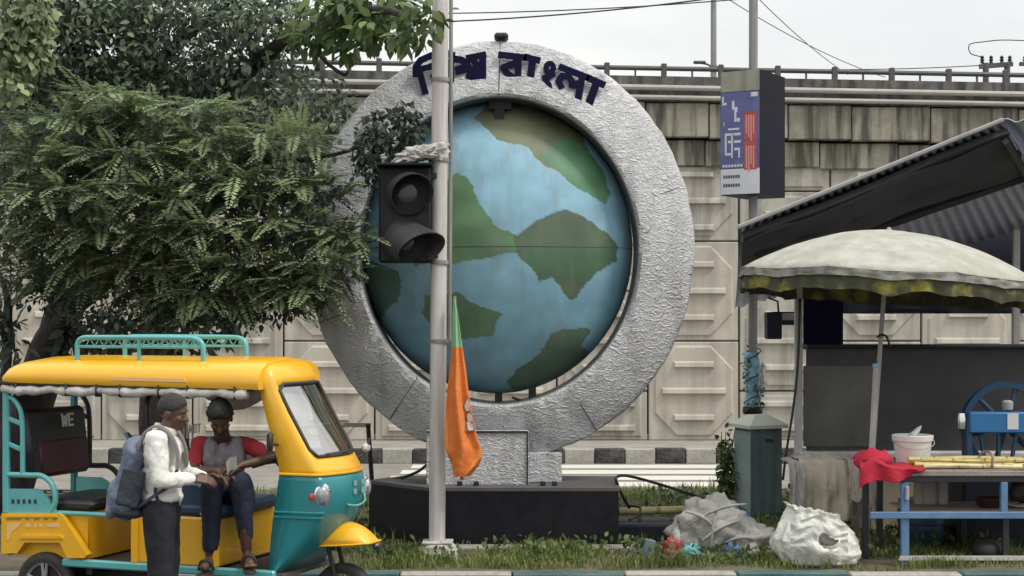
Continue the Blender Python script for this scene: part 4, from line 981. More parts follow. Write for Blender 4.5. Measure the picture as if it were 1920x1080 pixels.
# rolled weather curtain under the roof edge
for y in (-.005, W_ + .005):
    pts = []; rs = []
    for k in range(60):
        x = .03 + k * 2.06 / 59; ph = (x * 2.2) % 1
        pts.append((x, y, 1.69 - .012 * math.sin(ph * math.pi) + .004 * math.sin(x * 31))); rs.append(.024 + .012 * math.sin(ph * math.pi) + .004 * math.sin(x * 47))
    mb = LB(); mb.tube(pts, rs, 10); cu = mb.build('rolled_curtain', MT['cloth_white'], ric, smooth=True)
    for x in (.16, .60, .86, 1.06, 1.38, 1.62, 2.0):
        mb = LB(); mb.tube([(x, y, 1.735), (x + .004, y, 1.69), (x, y, 1.645)], .03, 8); 
        mb.v = [(q[0] if False else x + (q[0] - x) * .45, y + (q[1] - y) * 1.15, q[2]) for q in mb.v]
        mb.build('tie', MT['gasket'], cu, smooth=True)
mb = LB(); mb.tube(bez([(1.5, .5, 1.66), (1.75, .45, 1.6), (2.0, .4, 1.69)], 6), .06, 8); mb.build('hanging_sheet', MT['cloth_white'], ric, smooth=True)
# front cowl, lofted from horizontal sections
YN, YF2 = .045, W_ - .12
def csec(z, xr, xf, bulge, r=.05, yi=0.):
    YN, YF2 = globals()['YN'] + yi, globals()['YF2'] - yi
    out = [V((xr, YN, z)), V((xr + (xf - xr) * .45, YN - .004, z)), V((xf - r * 1.3, YN, z))]
    for k in range(1, 5):
        a = math.pi / 2 * k / 4; out.append(V((xf - r * 1.3 + r * 1.3 * math.sin(a), YN + r * (1 - math.cos(a)), z)))
    m = 8
    for k in range(1, m):
        t = k / m; out.append(V((xf + bulge * math.sin(math.pi * t), YN + r + (YF2 - YN - 2 * r) * t, z)))
    for k in range(4, 0, -1):
        a = math.pi / 2 * k / 4; out.append(V((xf - r * 1.3 + r * 1.3 * math.sin(a), YF2 - r * (1 - math.cos(a)), z)))
    out += [V((xf - r * 1.3, YF2, z)), V((xr + (xf - xr) * .45, YF2 + .004, z)), V((xr, YF2, z))]
    return out
def loft(secs, name, m, parent=ric, capt=False, skip=None, smooth=45):
    mb = LB(); n = len(secs[0]); vv = [p for s_ in secs for p in s_]
    ff = []
    for i in range(len(secs) - 1):
        for k in range(n - 1):
            if skip and skip(i, k): continue
            ff.append((i * n + k, i * n + k + 1, (i + 1) * n + k + 1, (i + 1) * n + k))
    if capt: ff.append(tuple((len(secs) - 1) * n + k for k in range(n)))
    # give the shell a thickness: an inner skin
    cen = sum(vv, V((0, 0, 0))) / len(vv); b = len(vv)
    mb.add(vv, ff)
    o = mb.build(name, m, parent, smooth)
    md = o.modifiers.new('shell', 'SOLIDIFY'); md.thickness = .022; md.offset = -1
    return o
up_ = [(1.126, 2.315, 2.622, .085), (1.16, 2.31, 2.61, .082), (1.215, 2.30, 2.578, .078), (1.25, 2.29, 2.555, .075), (1.4, 2.245, 2.465, .065), (1.55, 2.20, 2.375, .05), (1.70, 2.16, 2.295, .04), (1.745, 2.145, 2.272, .035), (1.80, 2.12, 2.255, .03), (1.845, 2.10, 2.235, .03, .06, .012), (1.875, 2.12, 2.215, .025, .07, .035), (1.895, 2.14, 2.19, .02, .085, .08)]
loft([csec(*q) for q in up_], 'windscreen_surround', MT['yellow'], capt=True, skip=lambda i, k: 3 <= i <= 6 and 6 <= k <= 13, smooth=50)
lo_ = [(.44, 2.225, 2.33, .04), (.55, 2.235, 2.42, .05), (.68, 2.245, 2.53, .06), (.80, 2.26, 2.605, .065), (.92, 2.28, 2.65, .07), (1.02, 2.295, 2.65, .075), (1.08, 2.305, 2.64, .08), (1.124, 2.312, 2.625, .085)]
nose = loft([csec(*q) for q in lo_], 'front_cowl', MT['teal'])
for z, xf in ((.862, 2.628), (.828, 2.615)):
    q = csec(z, 2.27, xf + .006, .085); mb = LB(); mb.tube([p + V((0, -.004 if i < 3 else 0, 0)) for i, p in enumerate(q[:7])], .009, 6); mb.build('cowl_rib', MT['teal'], nose, smooth=40)
mb = LB(); a = csec(1.127, 2.313, 2.629, .086); mb.tube([p + V((0, -.003 if i < 4 else 0, 0)) for i, p in enumerate(a)], .010, 6); mb.build('cowl_seam', MT['yellow'], nose, smooth=40)
# windscreen and gasket: patch of the same surface a little inside
def front_pt(u, z):
    i = max(j for j in range(len(up_)) if up_[j][0] <= z + 1e-6); i = min(i, len(up_) - 2); f = (z - up_[i][0]) / (up_[i + 1][0] - up_[i][0])
    xf = up_[i][2] * (1 - f) + up_[i + 1][2] * f; b = up_[i][3] * (1 - f) + up_[i + 1][3] * f
    return V((xf + b * math.sin(math.pi * u), YN + .05 + (YF2 - YN - .10) * u, z))
mb = LB(); mb.grid(lambda u, v: front_pt(-.02 + 1.04 * u, 1.245 + .505 * v) + V((-.006, 0, 0)), 12, 10); mb.build('windscreen', MT['glass'], ric, smooth=True)
def gas(off, u0=-.015, u1=1.015, z0=1.248, z1=1.747):
    pts = [front_pt(u0 + .06, z0)] + [front_pt(u0 + (u1 - u0) * t, z0) for t in np.linspace(.1, .9, 7)] + [front_pt(u1, z0 + .05)] + [front_pt(u1, z0 + (z1 - z0) * t) for t in np.linspace(.2, .8, 5)] + [front_pt(u1 - .04, z1)] + [front_pt(u0 + (u1 - u0) * t, z1) for t in np.linspace(.9, .1, 7)] + [front_pt(u0, z1 - .04)] + [front_pt(u0, z0 + (z1 - z0) * t) for t in np.linspace(.8, .2, 5)] + [front_pt(u0, z0 + .05)]
    return [p + V((off, 0, 0)) for p in pts]
mb = LB(); mb.tube(gas(.004), .014, 8, closed=True); mb.build('windscreen_gasket', MT['gasket'], ric, smooth=True)
mb = LB(); mb.tube([front_pt(.15, 1.256) + V((.015, 0, 0)), front_pt(.5, 1.262) + V((.02, 0, 0)), front_pt(.9, 1.258) + V((.02, 0, 0))], .012, 6); mb.build('wiper', MT['gasket'], ric, smooth=True)
mb = LB(); mb.tube([front_pt(.05, 1.44) + V((-.07, 0, 0)), front_pt(.95, 1.44) + V((-.07, 0, 0))], .012, 8); mb.build('inner_bar', MT['ledge'], ric, smooth=True)
# headlights
for y, xo in ((YN + .05, 2.615), (YF2 - .06, 2.65)):
    hc = V((xo, y, .985)); M = Matrix.Rotation(rad(90), 4, 'Y') @ Matrix.Rotation(0, 4, 'Z')
    yaw = -.75 if y < .4 else .35
    M = Matrix.Rotation(yaw, 4, 'Z') @ Matrix.Rotation(rad(90), 4, 'Y')
    mb = LB(); mb.lathe([(.066, -.05), (.074, 0), (.076, .022), (.066, .03)], hc, 22, M @ Matrix.Diagonal((1.1, .82, 1, 1))); hl = mb.build('headlight', MT['chrome'], ric, smooth=40)
    mb = LB(); mb.lathe([(.064, .022), (.055, .04), (.03, .052), (.004, .056)], hc, 20, M @ Matrix.Diagonal((1.1, .82, 1, 1))); mb.build('lens', MT['lamp_glass'], hl, smooth=True)
    s_ = -1 if y < .4 else 1
    mb = LB(); mb.ell(hc + V((-.052, s_ * .034, -.012)), (.036, .024, .040)); mb.build('indicator', MT['lamp_red'], hl, smooth=True)
mb = LB()
for k, (a, b) in enumerate(((.42, .47), (.49, .55), (.57, .60), (.62, .68))):
    for z in (1.045, .985):
        if (k + int(z * 100)) % 3: mb.box((2.65 + .073 * math.sin(math.pi * ((a + b) / 2 - .1) / .8) + .007, (a + b) / 2 * W_, z), (.006, (b - a) * W_, .035))
mb.build('lettering', MT['cabinet_l'], nose)['kind'] = 'stuff'
mb = LB(); mb.tube(bez([(2.715, .30, .90), (2.735, .42, .885), (2.715, .58, .90), (2.68, .64, .95), (2.675, .65, 1.08)], 6), .008, 6); mb.build('number_plate_frame', MT['teal_l'], nose, smooth=True)
# mirrors, handlebar
mb = LB(); mb.box((2.30, -.06, 1.36), (.035, .05, .13), bev=.014); mi = mb.build('mirror', MT['gasket'], ric, smooth=40)
mb = LB(); mb.tube([(2.31, .03, 1.33), (2.3, -.04, 1.34)], .009, 6); mb.build('mirror_stem', MT['gasket'], mi)
mb = LB(); mb.box((2.280, -.06, 1.36), (.006, .036, .1)); mb.build('mirror_glass', MT['mirror'], mi)
mb = LB(); mb.box((2.56, W_ + .05, 1.25), (.05, .09, .07), bev=.02); mi = mb.build('mirror', MT['concrete_white'], ric, smooth=40)
mb = LB(); mb.tube(bez([(2.5, W_ - .05, 1.18), (2.55, W_ + .02, 1.2), (2.58, W_ + .08, 1.32)], 5), .012, 6); mb.build('mirror_stem', MT['gasket'], mi)
mb = LB(); mb.tube(bez([(2.16, .14, 1.2), (2.24, .2, 1.235), (2.33, .34, 1.2), (2.34, .44, 1.17), (2.33, .54, 1.2), (2.24, .68, 1.235), (2.16, .74, 1.2)], 5), .015, 8); hb = mb.build('handlebar', MT['gasket'], ric, smooth=40)
for y in (.14, .74):
    mb = LB(); mb.tube([(2.17, y + (.01 if y < .4 else -.01), 1.205), (2.06, y - (.03 if y < .4 else -.03), 1.17)], .021, 8); mb.build('grip', MT['rubber'], hb, smooth=40)
mb = LB(); mb.box((2.26, .22, 1.2), (.09, .14, .07), bev=.02); mb.build('switch_box', MT['gasket'], hb, smooth=40)
mb = LB(); mb.tube([(2.34, .44, 1.17), (2.46, .44, .8), (2.52, .44, .55)], .03, 10); mb.build('steering_column', MT['steel_dark'], ric, smooth=40)
mb = LB(); mb.box((2.34, .44, 1.0), (.04, .66, .3), bev=.02); mb.build('dashboard', MT['black_vinyl'], ric)
# wheels
def wheel(c, R, wd, name='wheel'):
    c = V(c); M = Matrix.Rotation(rad(90), 4, 'X')
    prof = [(R * .70, -wd * .42), (R * .80, -wd * .5), (R * .93, -wd * .46), (R * .985, -wd * .3), (R, 0), (R * .985, wd * .3), (R * .93, wd * .46), (R * .80, wd * .5), (R * .70, wd * .42)]
    mb = LB(); mb.lathe(prof, c, 36, M, cap=False); 
    n = len(prof); mb.f += [((n - 1) * 36 + k, (n - 1) * 36 + (k + 1) % 36, (k + 1) % 36, k) for k in range(36)]; mb.mi += [0] * 36
    wh = mb.build(name, MT['rubber'], ric, smooth=50)
    mb = LB(); mb.lathe([(R * .715, -wd * .40), (R * .70, -wd * .36), (R * .62, -wd * .25), (R * .62, wd * .25), (R * .70, wd * .36), (R * .715, wd * .40), (R * .66, wd * .2), (R * .66, -wd * .2)], c, 36, M, cap=False); mb.build('rim', MT['alloy'], wh, smooth=50)
    mb = LB(); mb.lathe([(.02, -.06), (.05, -.05), (.055, .05), (.02, .06)], c, 16, M); mb.build('hub', MT['alloy'], wh, smooth=40)
    for k in range(5):
        for s_ in (-.13, .13):
            a = 2 * math.pi * k / 5 + s_ + .3
            p0 = c + V((.045 * math.cos(a), -.03, .045 * math.sin(a))); p1 = c + V((R * .68 * math.cos(a), -.03, R * .68 * math.sin(a)))
            mb = LB(); mb.tube([p0, p1], [.014, .011], 6); mb.build('spoke', MT['alloy'], wh)
    mb = LB(); mb.lathe([(R * .64, .0), (R * .64, .012)], c, 30, M); mb.build('brake_disc', MT['steel_dark'], wh)
    return wh
wheel((.385, .045, .245), .245, .095); wheel((.385, W_ - .045, .245), .245, .095)
wheel((2.62, .44, .235), .235, .095)
# front mudguard
def fend(u, v):
    x = 2.27 + .60 * u; t = (u - .5) * 2
    z = .60 + .15 * max(0, 1 - abs(t + .05) ** 2.6) ** .8 + (.03 * u)
    hw = .165 * (1 - .5 * max(0, t) ** 3) * (1 - .15 * max(0, -t) ** 3)
    b = (v - .5) * 2
    zz = z - (z - .585 - .045 * u) * (1 - max(0, 1 - abs(b) ** 2.4) ** .7)
    return V((x, .44 + hw * b, zz))
mb = LB(); mb.grid(fend, 26, 17); fd = mb.build('mudguard', MT['yellow'], ric, smooth=True)
md = fd.modifiers.new('shell', 'SOLIDIFY'); md.thickness = .006
mb = LB(); mb.tube([fend(u, .0) for u in np.linspace(0, 1, 14)] + [fend(1, v) for v in np.linspace(.1, .9, 7)] + [fend(u, 1.) for u in np.linspace(1, 0, 14)], .007, 6); mb.build('mudguard_lip', MT['yellow'], fd, smooth=True)
for y in (.36, .52):
    mb = LB(); mb.tube([(2.5, y, .72), (2.62, y, .24)], .017, 8); mb.build('fork_leg', MT['steel_dark'], ric, smooth=40)
mb = LB(); mb.ell((2.88, .44, .60), (.03, .05, .03)); mb.build('reflector', MT['lens_dark'], ric, smooth=True)

# ================================================================== PEOPLE
def fused(mb, name, m, parent, vox=.008, it=5, noise_amp=0., nscale=14.):
    o = mb.build(name + '_raw', m, None)
    r = o.modifiers.new('r', 'REMESH'); r.mode = 'VOXEL'; r.voxel_size = vox
    s_ = o.modifiers.new('s', 'SMOOTH'); s_.iterations = it; s_.factor = .5
    dg = bpy.context.evaluated_depsgraph_get()
    me = bpy.data.meshes.new_from_object(o.evaluated_get(dg))
    old = o.data; bpy.data.objects.remove(o); bpy.data.meshes.remove(old)
    if noise_amp:
        me.update()
        nv = len(me.vertices); co = np.empty(nv * 3, np.float32); no = np.empty(nv * 3, np.float32)
        me.vertices.foreach_get('co', co); me.vertices.foreach_get('normal', no); co = co.reshape(-1, 3); no = no.reshape(-1, 3)
        k = np.array([fbm(V((p[0], p[1], p[2] * .7)) * nscale, 3) for p in co.tolist()], np.float32)
        me.vertices.foreach_set('co', (co + no * (k * noise_amp)[:, None]).reshape(-1))
    if parent is not None and parent.name in WM: me.transform(WM[parent.name].inverted())
    me.name = name
    if not me.materials: me.materials.append(m)
    me.polygons.foreach_set('use_smooth', [True] * len(me.polygons)); me.update()
    q = bpy.data.objects.new(name, me); COL.objects.link(q); q.parent = parent
    if parent is not None: WM[q.name] = WM[parent.name]
    else: WM[q.name] = Matrix.Identity(4)
    return q
def chain(mb, pts, rs):
    for i in range(len(pts) - 1): mb.cap(pts[i], pts[i + 1], rs[i], rs[i + 1], 12)
def hand(mb, wr, d, n, up, curl=.7, s=1.):
    """wr wrist, d direction of the fingers, n palm normal (curl goes this way), up: thumb side"""
    d = V(d).normalized(); n = V(n); n = (n - d * n.dot(d)).normalized(); t = V(up); t = (t - d * t.dot(d) - n * t.dot(n)).normalized()
    wr = V(wr)
    for k, (o, l, r) in enumerate(((.030, .098, .0100), (.010, .104, .0102), (-.010, .098, .0098), (-.029, .086, .0090))):
        kn = wr + d * (.085 - .004 * abs(k - 1)) * s + t * o * s
        mb.cap(wr + t * o * .6 * s, kn, .015 * s, .0125 * s, 8)
        a1, a2, a3 = curl * .7, curl * 1.5, curl * 2.1
        p1 = kn + (d * math.cos(a1) + n * math.sin(a1)) * l * .45 * s
        p2 = p1 + (d * math.cos(a2) + n * math.sin(a2)) * l * .32 * s
        p3 = p2 + (d * math.cos(a3) + n * math.sin(a3)) * l * .23 * s
        chain(mb, [kn, p1, p2, p3], [r * s, r * .95 * s, r * .88 * s, r * .75 * s])
    b = wr + d * .025 * s + t * .022 * s
    p1 = b + (d * .55 + t * .75 + n * .25).normalized() * .045 * s; p2 = p1 + (d * .8 + t * .25 + n * .5).normalized() * .035 * s; p3 = p2 + (d * .8 + n * .6).normalized() * .025 * s
    chain(mb, [b, p1, p2, p3], [.016 * s, .0125 * s, .011 * s, .009 * s])
def head(mb, c, R, s=1.):
    """c centre of the skull, R rotation: +x face, +y left, +z up"""
    q = lambda x, y, z: V(c) + R @ (V((x, y, z)) * s)
    e = lambda x, y, z, a, b, d: mb.ell(q(x, y, z), (a * s, b * s, d * s), R, 20, 14)
    e(-.005, 0, .025, .098, .078, .095); e(.025, 0, -.03, .072, .062, .085); e(.05, 0, -.085, .04, .042, .034)
    e(.068, 0, .022, .028, .05, .016)          # brow
    mb.cap(q(.09, 0, .005), q(.108, 0, -.032), .011 * s, .017 * s, 8)   # nose
    for y in (-.014, .014): mb.ell(q(.096, y, -.036), (.012 * s, .01 * s, .009 * s), R, 10, 8)
    for y in (-.036, .036): e(.06, y, -.028, .03, .026, .026)
    e(.085, 0, -.062, .016, .026, .0085); e(.083, 0, -.077, .017, .023, .009)
    for y in (-.08, .08): e(-.008, y, -.012, .022, .011, .034)
def face_bits(par, c, R, s, hairm, beard=0., hair_top=.0):
    q = lambda x, y, z: V(c) + R @ (V((x, y, z)) * s)
    for y in (-.031, .031):
        mb = MB(); mb.ell(q(.080, y, -.004), (.013 * s, .014 * s, .0105 * s), R, 12, 8); ey = mb.build('eye', MT['eye'], par, smooth=True)
        mb = MB(); mb.ell(q(.0895, y, -.0055), (.005 * s, .0062 * s, .0062 * s), R, 10, 6); mb.build('pupil', MT['pupil'], ey, smooth=True)
        mb = MB(); mb.cap(q(.092, y - .016, .022), q(.09, y + .016, .024), .0045 * s, .004 * s, 6); mb.build('eyebrow', MT['hair'], par, smooth=True)
    # hair: shell of the skull minus the face
    mb = MB(); n, m = 36, 22
    def fn(u, v):
        a = 2 * math.pi * u; b = math.pi * v
        d = V((math.sin(b) * math.cos(a), math.sin(b) * math.sin(a), math.cos(b)))
        k = 1.0 + .5 * fbm(V(d) * 7, 4)
        lim = .38 + .62 * (.5 - .5 * math.cos(a)) ** .5      # how far down the hair goes: less at the face
        over = v / max(.05, .37 + .33 * (.5 - .5 * math.cos(a)) ** .7)
        th = (.006 + hair_top * .6) * s * (1 if over < .85 else max(-1.2, 1 - (over - .85) * 9))
        base = V((-.006 + .100 * d.x, .081 * d.y, .027 + (.098 + hair_top) * d.z)) * s
        return V(c) + R @ (base + d * th * k)
    mb.grid(fn, n, m, True); mb.build('hair', hairm, par, smooth=True)
    if beard:
        mb = MB()
        def fb(u, v):
            a = -1.5 + 3.0 * u; z = -.035 - .075 * v - .012 * math.cos(a); w = 1 - .35 * v
            k = 1 + .12 * fbm((u * 9, v * 9, 2), 2)
            return q(.008 + (.088 * w) * math.cos(a) * k, .072 * w * math.sin(a) * k, z)
        mb.grid(fb, 22, 8); n0 = len(mb.v)
        mb.grid(lambda u, v: fb(u, v) * .94 + V(q(.02, 0, -.05)) * .06, 22, 8)
        mb.build('beard', hairm, par, smooth=True)
        mb = MB(); mb.cap(q(.095, -.028, -.055), q(.105, 0, -.049), .007 * s, .008 * s, 6); mb.cap(q(.105, 0, -.049), q(.095, .028, -.055), .008 * s, .007 * s, 6); mb.build('moustache', hairm, par, smooth=True)

# --- standing man beside the rickshaw (faces +x)
sx0, sy0 = P(303, 0, 10.85).x, 10.85
man = empty('person', (sx0, sy0, 0), label='man in white shirt standing beside the rickshaw with a backpack on', cat='person')
g = lambda x, y, z: V((sx0 + x, sy0 + y, z))
hc = g(.075, 0.0, 1.575); HR = Euler((rad(4), rad(12), rad(-8))).to_matrix()
Sr, Sl = g(.0, -.185, 1.395), g(.02, .185, 1.395)
Er, El = g(.045, -.235, 1.135), g(.10, .22, 1.14); Hr, Hl = g(.245, -.12, 1.135), g(.30, .05, 1.13)
mb = MB(); head(mb, hc, HR, 1.0)
mb.cap(g(.02, 0, 1.42), hc + V((-.01, 0, -.06)), .062, .056); mb.cap(g(-.01, 0, 1.32), g(0, 0, 1.0), .12, .12)
for Sh, E2, H2 in ((Sr, Er, Hr), (Sl, El, Hl)): chain(mb, [g(0, 0, 1.38), Sh, E2, H2], [.06, .052, .042, .027])
hand(mb, Hr, (.95, .3, -.1), (0, .6, -.6), (0, .2, 1), .55); hand(mb, Hl, (.95, -.1, -.1), (0, -.6, -.6), (0, -.2, 1), .55)
for y in (-.09, .09): chain(mb, [g(0, y, .93), g(.02, y * 1.05, .50), g(-.01, y * 1.1, .09)], [.085, .058, .04]); mb.cap(g(-.03, y * 1.1, .045), g(.15, y * 1.25, .03), .04, .032)
body_ = fused(mb, 'body', MT['skin'], man, .0065, 4)
face_bits(man, hc, HR, 1.0, MT['hair_grey'])
mb = MB()   # shirt
mb.ell(g(.0, 0, 1.30), (.135, .19, .16)); mb.ell(g(.0, 0, 1.12), (.135, .175, .17)); mb.cap(g(0, -.12, 1.40), g(0, .12, 1.40), .075, .075); mb.cap(g(.0, 0, 1.1), g(.0, 0, 1.0), .135, .14); mb.ell(g(.01, 0, 1.0), (.14, .17, .06))
chain(mb, [g(0, -.1, 1.385), Sr, Er, Hr + V((-.03, 0, 0))], [.07, .075, .06, .046]); chain(mb, [g(0, .1, 1.385), Sl, El, Hl + V((-.03, 0, 0))], [.07, .075, .06, .046])
fused(mb, 'shirt', MT['shirt_white'], man, .009, 5, .011, 15)
mb = MB(); mb.lathe([(.082, -.02), (.085, .0), (.078, .03), (.07, .032)], g(.022, 0, 1.452), 18, Matrix.Rotation(rad(18), 4, 'Y')); mb.build('collar', MT['shirt_white'], man, smooth=40)
mb = MB()   # trousers
mb.ell(g(0, 0, .96), (.135, .165, .10)); 
for y in (-.088, .088): chain(mb, [g(0, y, .92), g(.015, y * 1.1, .52), g(-.005, y * 1.15, .10)], [.115, .088, .072])
fused(mb, 'trousers', MT['trousers'], man, .010, 5, .008, 11)
for y in (-.1, .1):
    mb = MB(); mb.cap(g(-.05, y, .05), g(.16, y * 1.2, .035), .052, .04); o = fused(mb, 'shoe', MT['sandal'], man, .008, 3)
# backpack (carried): its own thing
bk = empty('backpack', g(-.24, 0, .86), label='slate blue backpack hanging low on the back of the man in white', cat='backpack')
BR = Euler((0, rad(13), 0)).to_matrix()
mb = MB(); mb.box(g(-.205, -.01, 1.13), (.15, .32, .50), BR, bev=.06); mb.ell(g(-.235, -.01, 1.0), (.13, .17, .16), BR); mb.ell(g(-.17, -.01, 1.33), (.085, .14, .09), BR)
fused(mb, 'pack_body', MT['pack'], bk, .010, 6, .016, 9)
mb = MB(); mb.box(g(-.305, -.01, .985), (.09, .26, .24), BR, bev=.04); fused(mb, 'front_pocket', MT['pack'], bk, .009, 5, .012, 12)
mb = MB(); mb.box(g(-.2, -.01, .905), (.20, .30, .07), Euler((0, rad(4), 0)).to_matrix(), bev=.03); fused(mb, 'base_panel', MT['pack_dark'], bk, .009, 4, .006, 12)
mb = MB(); mb.box(g(-.17, -.175, 1.08), (.17, .03, .26), BR, bev=.014); fused(mb, 'side_pocket', MT['pack_dark'], bk, .008, 4, .008, 14)
def strip(name, pts, wd, th, m, par, side):
    pts = bez(pts, 6); mb = MB(); n = len(pts); vv = []
    for i, p in enumerate(pts):
        t = (pts[min(i + 1, n - 1)] - pts[max(i - 1, 0)]).normalized(); s_ = V(side); s_ = (s_ - t * s_.dot(t)).normalized(); nn = t.cross(s_)
        for a, b in ((-1, -1), (1, -1), (1, 1), (-1, 1)): vv.append(p + s_ * a * wd / 2 + nn * b * th / 2)
    mb.add(vv, [(i * 4 + k, i * 4 + (k + 1) % 4, i * 4 + 4 + (k + 1) % 4, i * 4 + 4 + k) for i in range(n - 1) for k in range(4)] + [(0, 1, 2, 3), (4 * n - 1, 4 * n - 2, 4 * n - 3, 4 * n - 4)])
    return mb.build(name, m, par, smooth=40)
for y in (-.125, .12):
    strip('shoulder_strap', [g(-.13, y, 1.33), g(-.085, y, 1.445), g(.0, y * 1.02, 1.488), g(.085, y * 1.05, 1.43), g(.135, y * 1.12, 1.32), g(.14, y * 1.3, 1.2)], .055, .016, MT['strap_grey'], bk, (0, 1, .1))
    strip('lower_strap', [g(.14, y * 1.3, 1.2), g(.1, y * 1.62, 1.1), g(-.02, y * 1.66, 1.02), g(-.12, y * 1.3, .95)], .022, .006, MT['pack_dark'], bk, (0, .3, 1))
strip('lower_strap', [g(.02, -.187, 1.13), g(.0, -.19, 1.06), g(.02, -.182, .98)], .022, .006, MT['pack_dark'], bk, (1, 0, 0))
strip('grab_loop', [g(-.2, -.05, 1.38), g(-.24, -.02, 1.43), g(-.24, .04, 1.43), g(-.2, .06, 1.38)], .02, .01, MT['pack_dark'], bk, (1, 0, 0))

# --- seated driver (faces the camera, slightly to its right, looking down)
dr = empty('person', P(420, 940, 11.55), label='bearded driver in red shirt and grey vest seated sideways in the rickshaw', cat='person')
D = lambda px, py, Y: P(px, py, Y)
dh = D(413, 784, 11.36); DRt = (Matrix.Rotation(rad(-82), 3, 'Z') @ Matrix.Rotation(rad(42), 3, 'Y'))
Shr, Shl = D(374, 834, 11.52), D(465, 834, 11.50)      # his right is at the picture's left
Elr, Ell = D(357, 884, 11.34), D(512, 858, 11.34)
Hdr, Hdl = D(408, 884, 11.16), D(452, 872, 11.16)
hipc = D(425, 935, 11.62); Hpr, Hpl = D(400, 940, 11.6), D(452, 940, 11.6)
Knr, Knl = D(398, 912, 11.22), D(452, 906, 11.18); Anr, Anl = D(395, 1045, 11.32), D(462, 1030, 11.26)
mb = MB(); head(mb, dh, DRt, .98)
mb.cap(D(418, 825, 11.52), dh + V((0, .02, -.07)), .06, .055); mb.cap(D(420, 840, 11.54), hipc, .10, .12)
for S_, E2, H2 in ((Shr, Elr, Hdr), (Shl, Ell, Hdl)): chain(mb, [D(419, 832, 11.53), S_, E2, H2], [.06, .052, .043, .028])
hand(mb, Hdr, (.9, -.2, -.1), (.1, .2, -.9), (.2, -.9, 0), .5, .98); hand(mb, Hdl, (-.9, -.25, -.1), (-.1, .2, -.9), (-.2, -.9, 0), .5, .98)
for H2, K2, A2 in ((Hpr, Knr, Anr), (Hpl, Knl, Anl)): chain(mb, [H2, K2, A2], [.085, .06, .038])
mb.cap(Anl + V((0, .02, -.04)), Anl + V((.05, -.16, -.075)), .034, .034); mb.cap(Anr + V((0, .02, -.02)), Anr + V((-.02, -.14, -.05)), .034, .034)
for k in range(5): mb.cap(Anl + V((.02 + .016 * k, -.15, -.085)), Anl + V((.025 + .018 * k, -.2 + .006 * k, -.09)), .0115, .0105, 8)
fused(mb, 'body', MT['skin2'], dr, .0065, 4)
face_bits(dr, dh, DRt, .98, MT['hair'], beard=1., hair_top=.02)
mb = MB(); mb.cap(D(419, 850, 11.54), D(422, 915, 11.58), .125, .13); mb.cap(D(385, 838, 11.53), D(455, 838, 11.52), .068, .068)
for S_, E2 in ((Shr, Elr), (Shl, Ell)): chain(mb, [D(419, 838, 11.53), S_, S_.lerp(E2, .68)], [.065, .062, .058])
fused(mb, 'red_shirt', MT['shirt_red'], dr, .009, 5, .010, 15)
mb = MB(); mb.ell(D(395, 862, 11.47), (.065, .095, .17)); mb.ell(D(443, 862, 11.46), (.07, .095, .17)); mb.ell(D(420, 895, 11.5), (.12, .12, .12)); mb.ell(D(420, 862, 11.485), (.06, .09, .13))
fused(mb, 'grey_vest', MT['vest'], dr, .009, 4, .012, 16)
mb = MB(); mb.ell(hipc + V((0, 0, .01)), (.17, .16, .12))
chain(mb, [Hpr, Knr, Anr + V((0, 0, .08))], [.105, .083, .062]); chain(mb, [Hpl, Knl, Anl + V((-.005, .0, .11))], [.105, .083, .058])
fused(mb, 'trousers', MT['jeans'], dr, .009, 5, .008, 12)
for A2, dv in ((Anl, V((.05, -.16, -.118))), (Anr, V((-.02, -.14, -.09)))):
    mb = MB(); mb.cap(A2 + V((0, .05, dv.z + .035)), A2 + V((dv.x * 1.2, dv.y - .05, dv.z)), .038, .045, 10); mb.v = [(q[0], q[1], A2.z + dv.z - .012 + (q[2] - (A2.z + dv.z)) * .28) for q in mb.v]; sn = mb.build('sandal', MT['sandal'], dr, smooth=True)
    mb = MB(); a = A2 + dv * .72; mb.tube(bez([a + V((-.05, 0, -.01)), a + V((-.03, -.005, .05)), a + V((.03, -.005, .05)), a + V((.055, 0, -.01))], 5), .012, 6); mb.build('strap', MT['sandal'], sn, smooth=True)
pp = MB(); c = D(430, 876, 11.08)
pp.grid(lambda u, v: c + V(((u - .5) * .07 + .02, -.02 - (v - .5) * .05, (v - .5) * .09 + .02 + .012 * math.sin(u * 5) + (u - .5) * .06)), 8, 5); n0 = len(pp.v)
pp.grid(lambda u, v: c + V(((u - .5) * .07 + .02, -.0185 - (v - .5) * .05, (v - .5) * .09 + .022 + .012 * math.sin(u * 5) + (u - .5) * .06)), 8, 5)
o = pp.build('paper_slip', MT['paper'], smooth=True); tag(o, 'pale slip of paper held in both hands by the seated driver', 'paper')
# ================================================================== TREES
def leafmesh(name, verts, faces_n, m, parent, kind=None):
    """verts: (N, k, 3) numpy array, each row one k-gon leaf"""
    Nn, k = verts.shape[0], verts.shape[1]
    me = bpy.data.meshes.new(name)
    me.vertices.add(Nn * k); me.vertices.foreach_set('co', verts.reshape(-1).astype(np.float32))
    me.loops.add(Nn * k); me.loops.foreach_set('vertex_index', np.arange(Nn * k, dtype=np.int32))
    me.polygons.add(Nn); me.polygons.foreach_set('loop_start', np.arange(0, Nn * k, k, dtype=np.int32))
    me.materials.append(m); me.update(calc_edges=True); me.validate()
    o = bpy.data.objects.new(name, me); COL.objects.link(o)
    if parent is not None:
        me.transform(WM[parent.name].inverted()); o.parent = parent; WM[o.name] = WM[parent.name]
    if kind: o['kind'] = kind
    return o
def unit(a): return a / (np.linalg.norm(a, axis=-1, keepdims=True) + 1e-9)
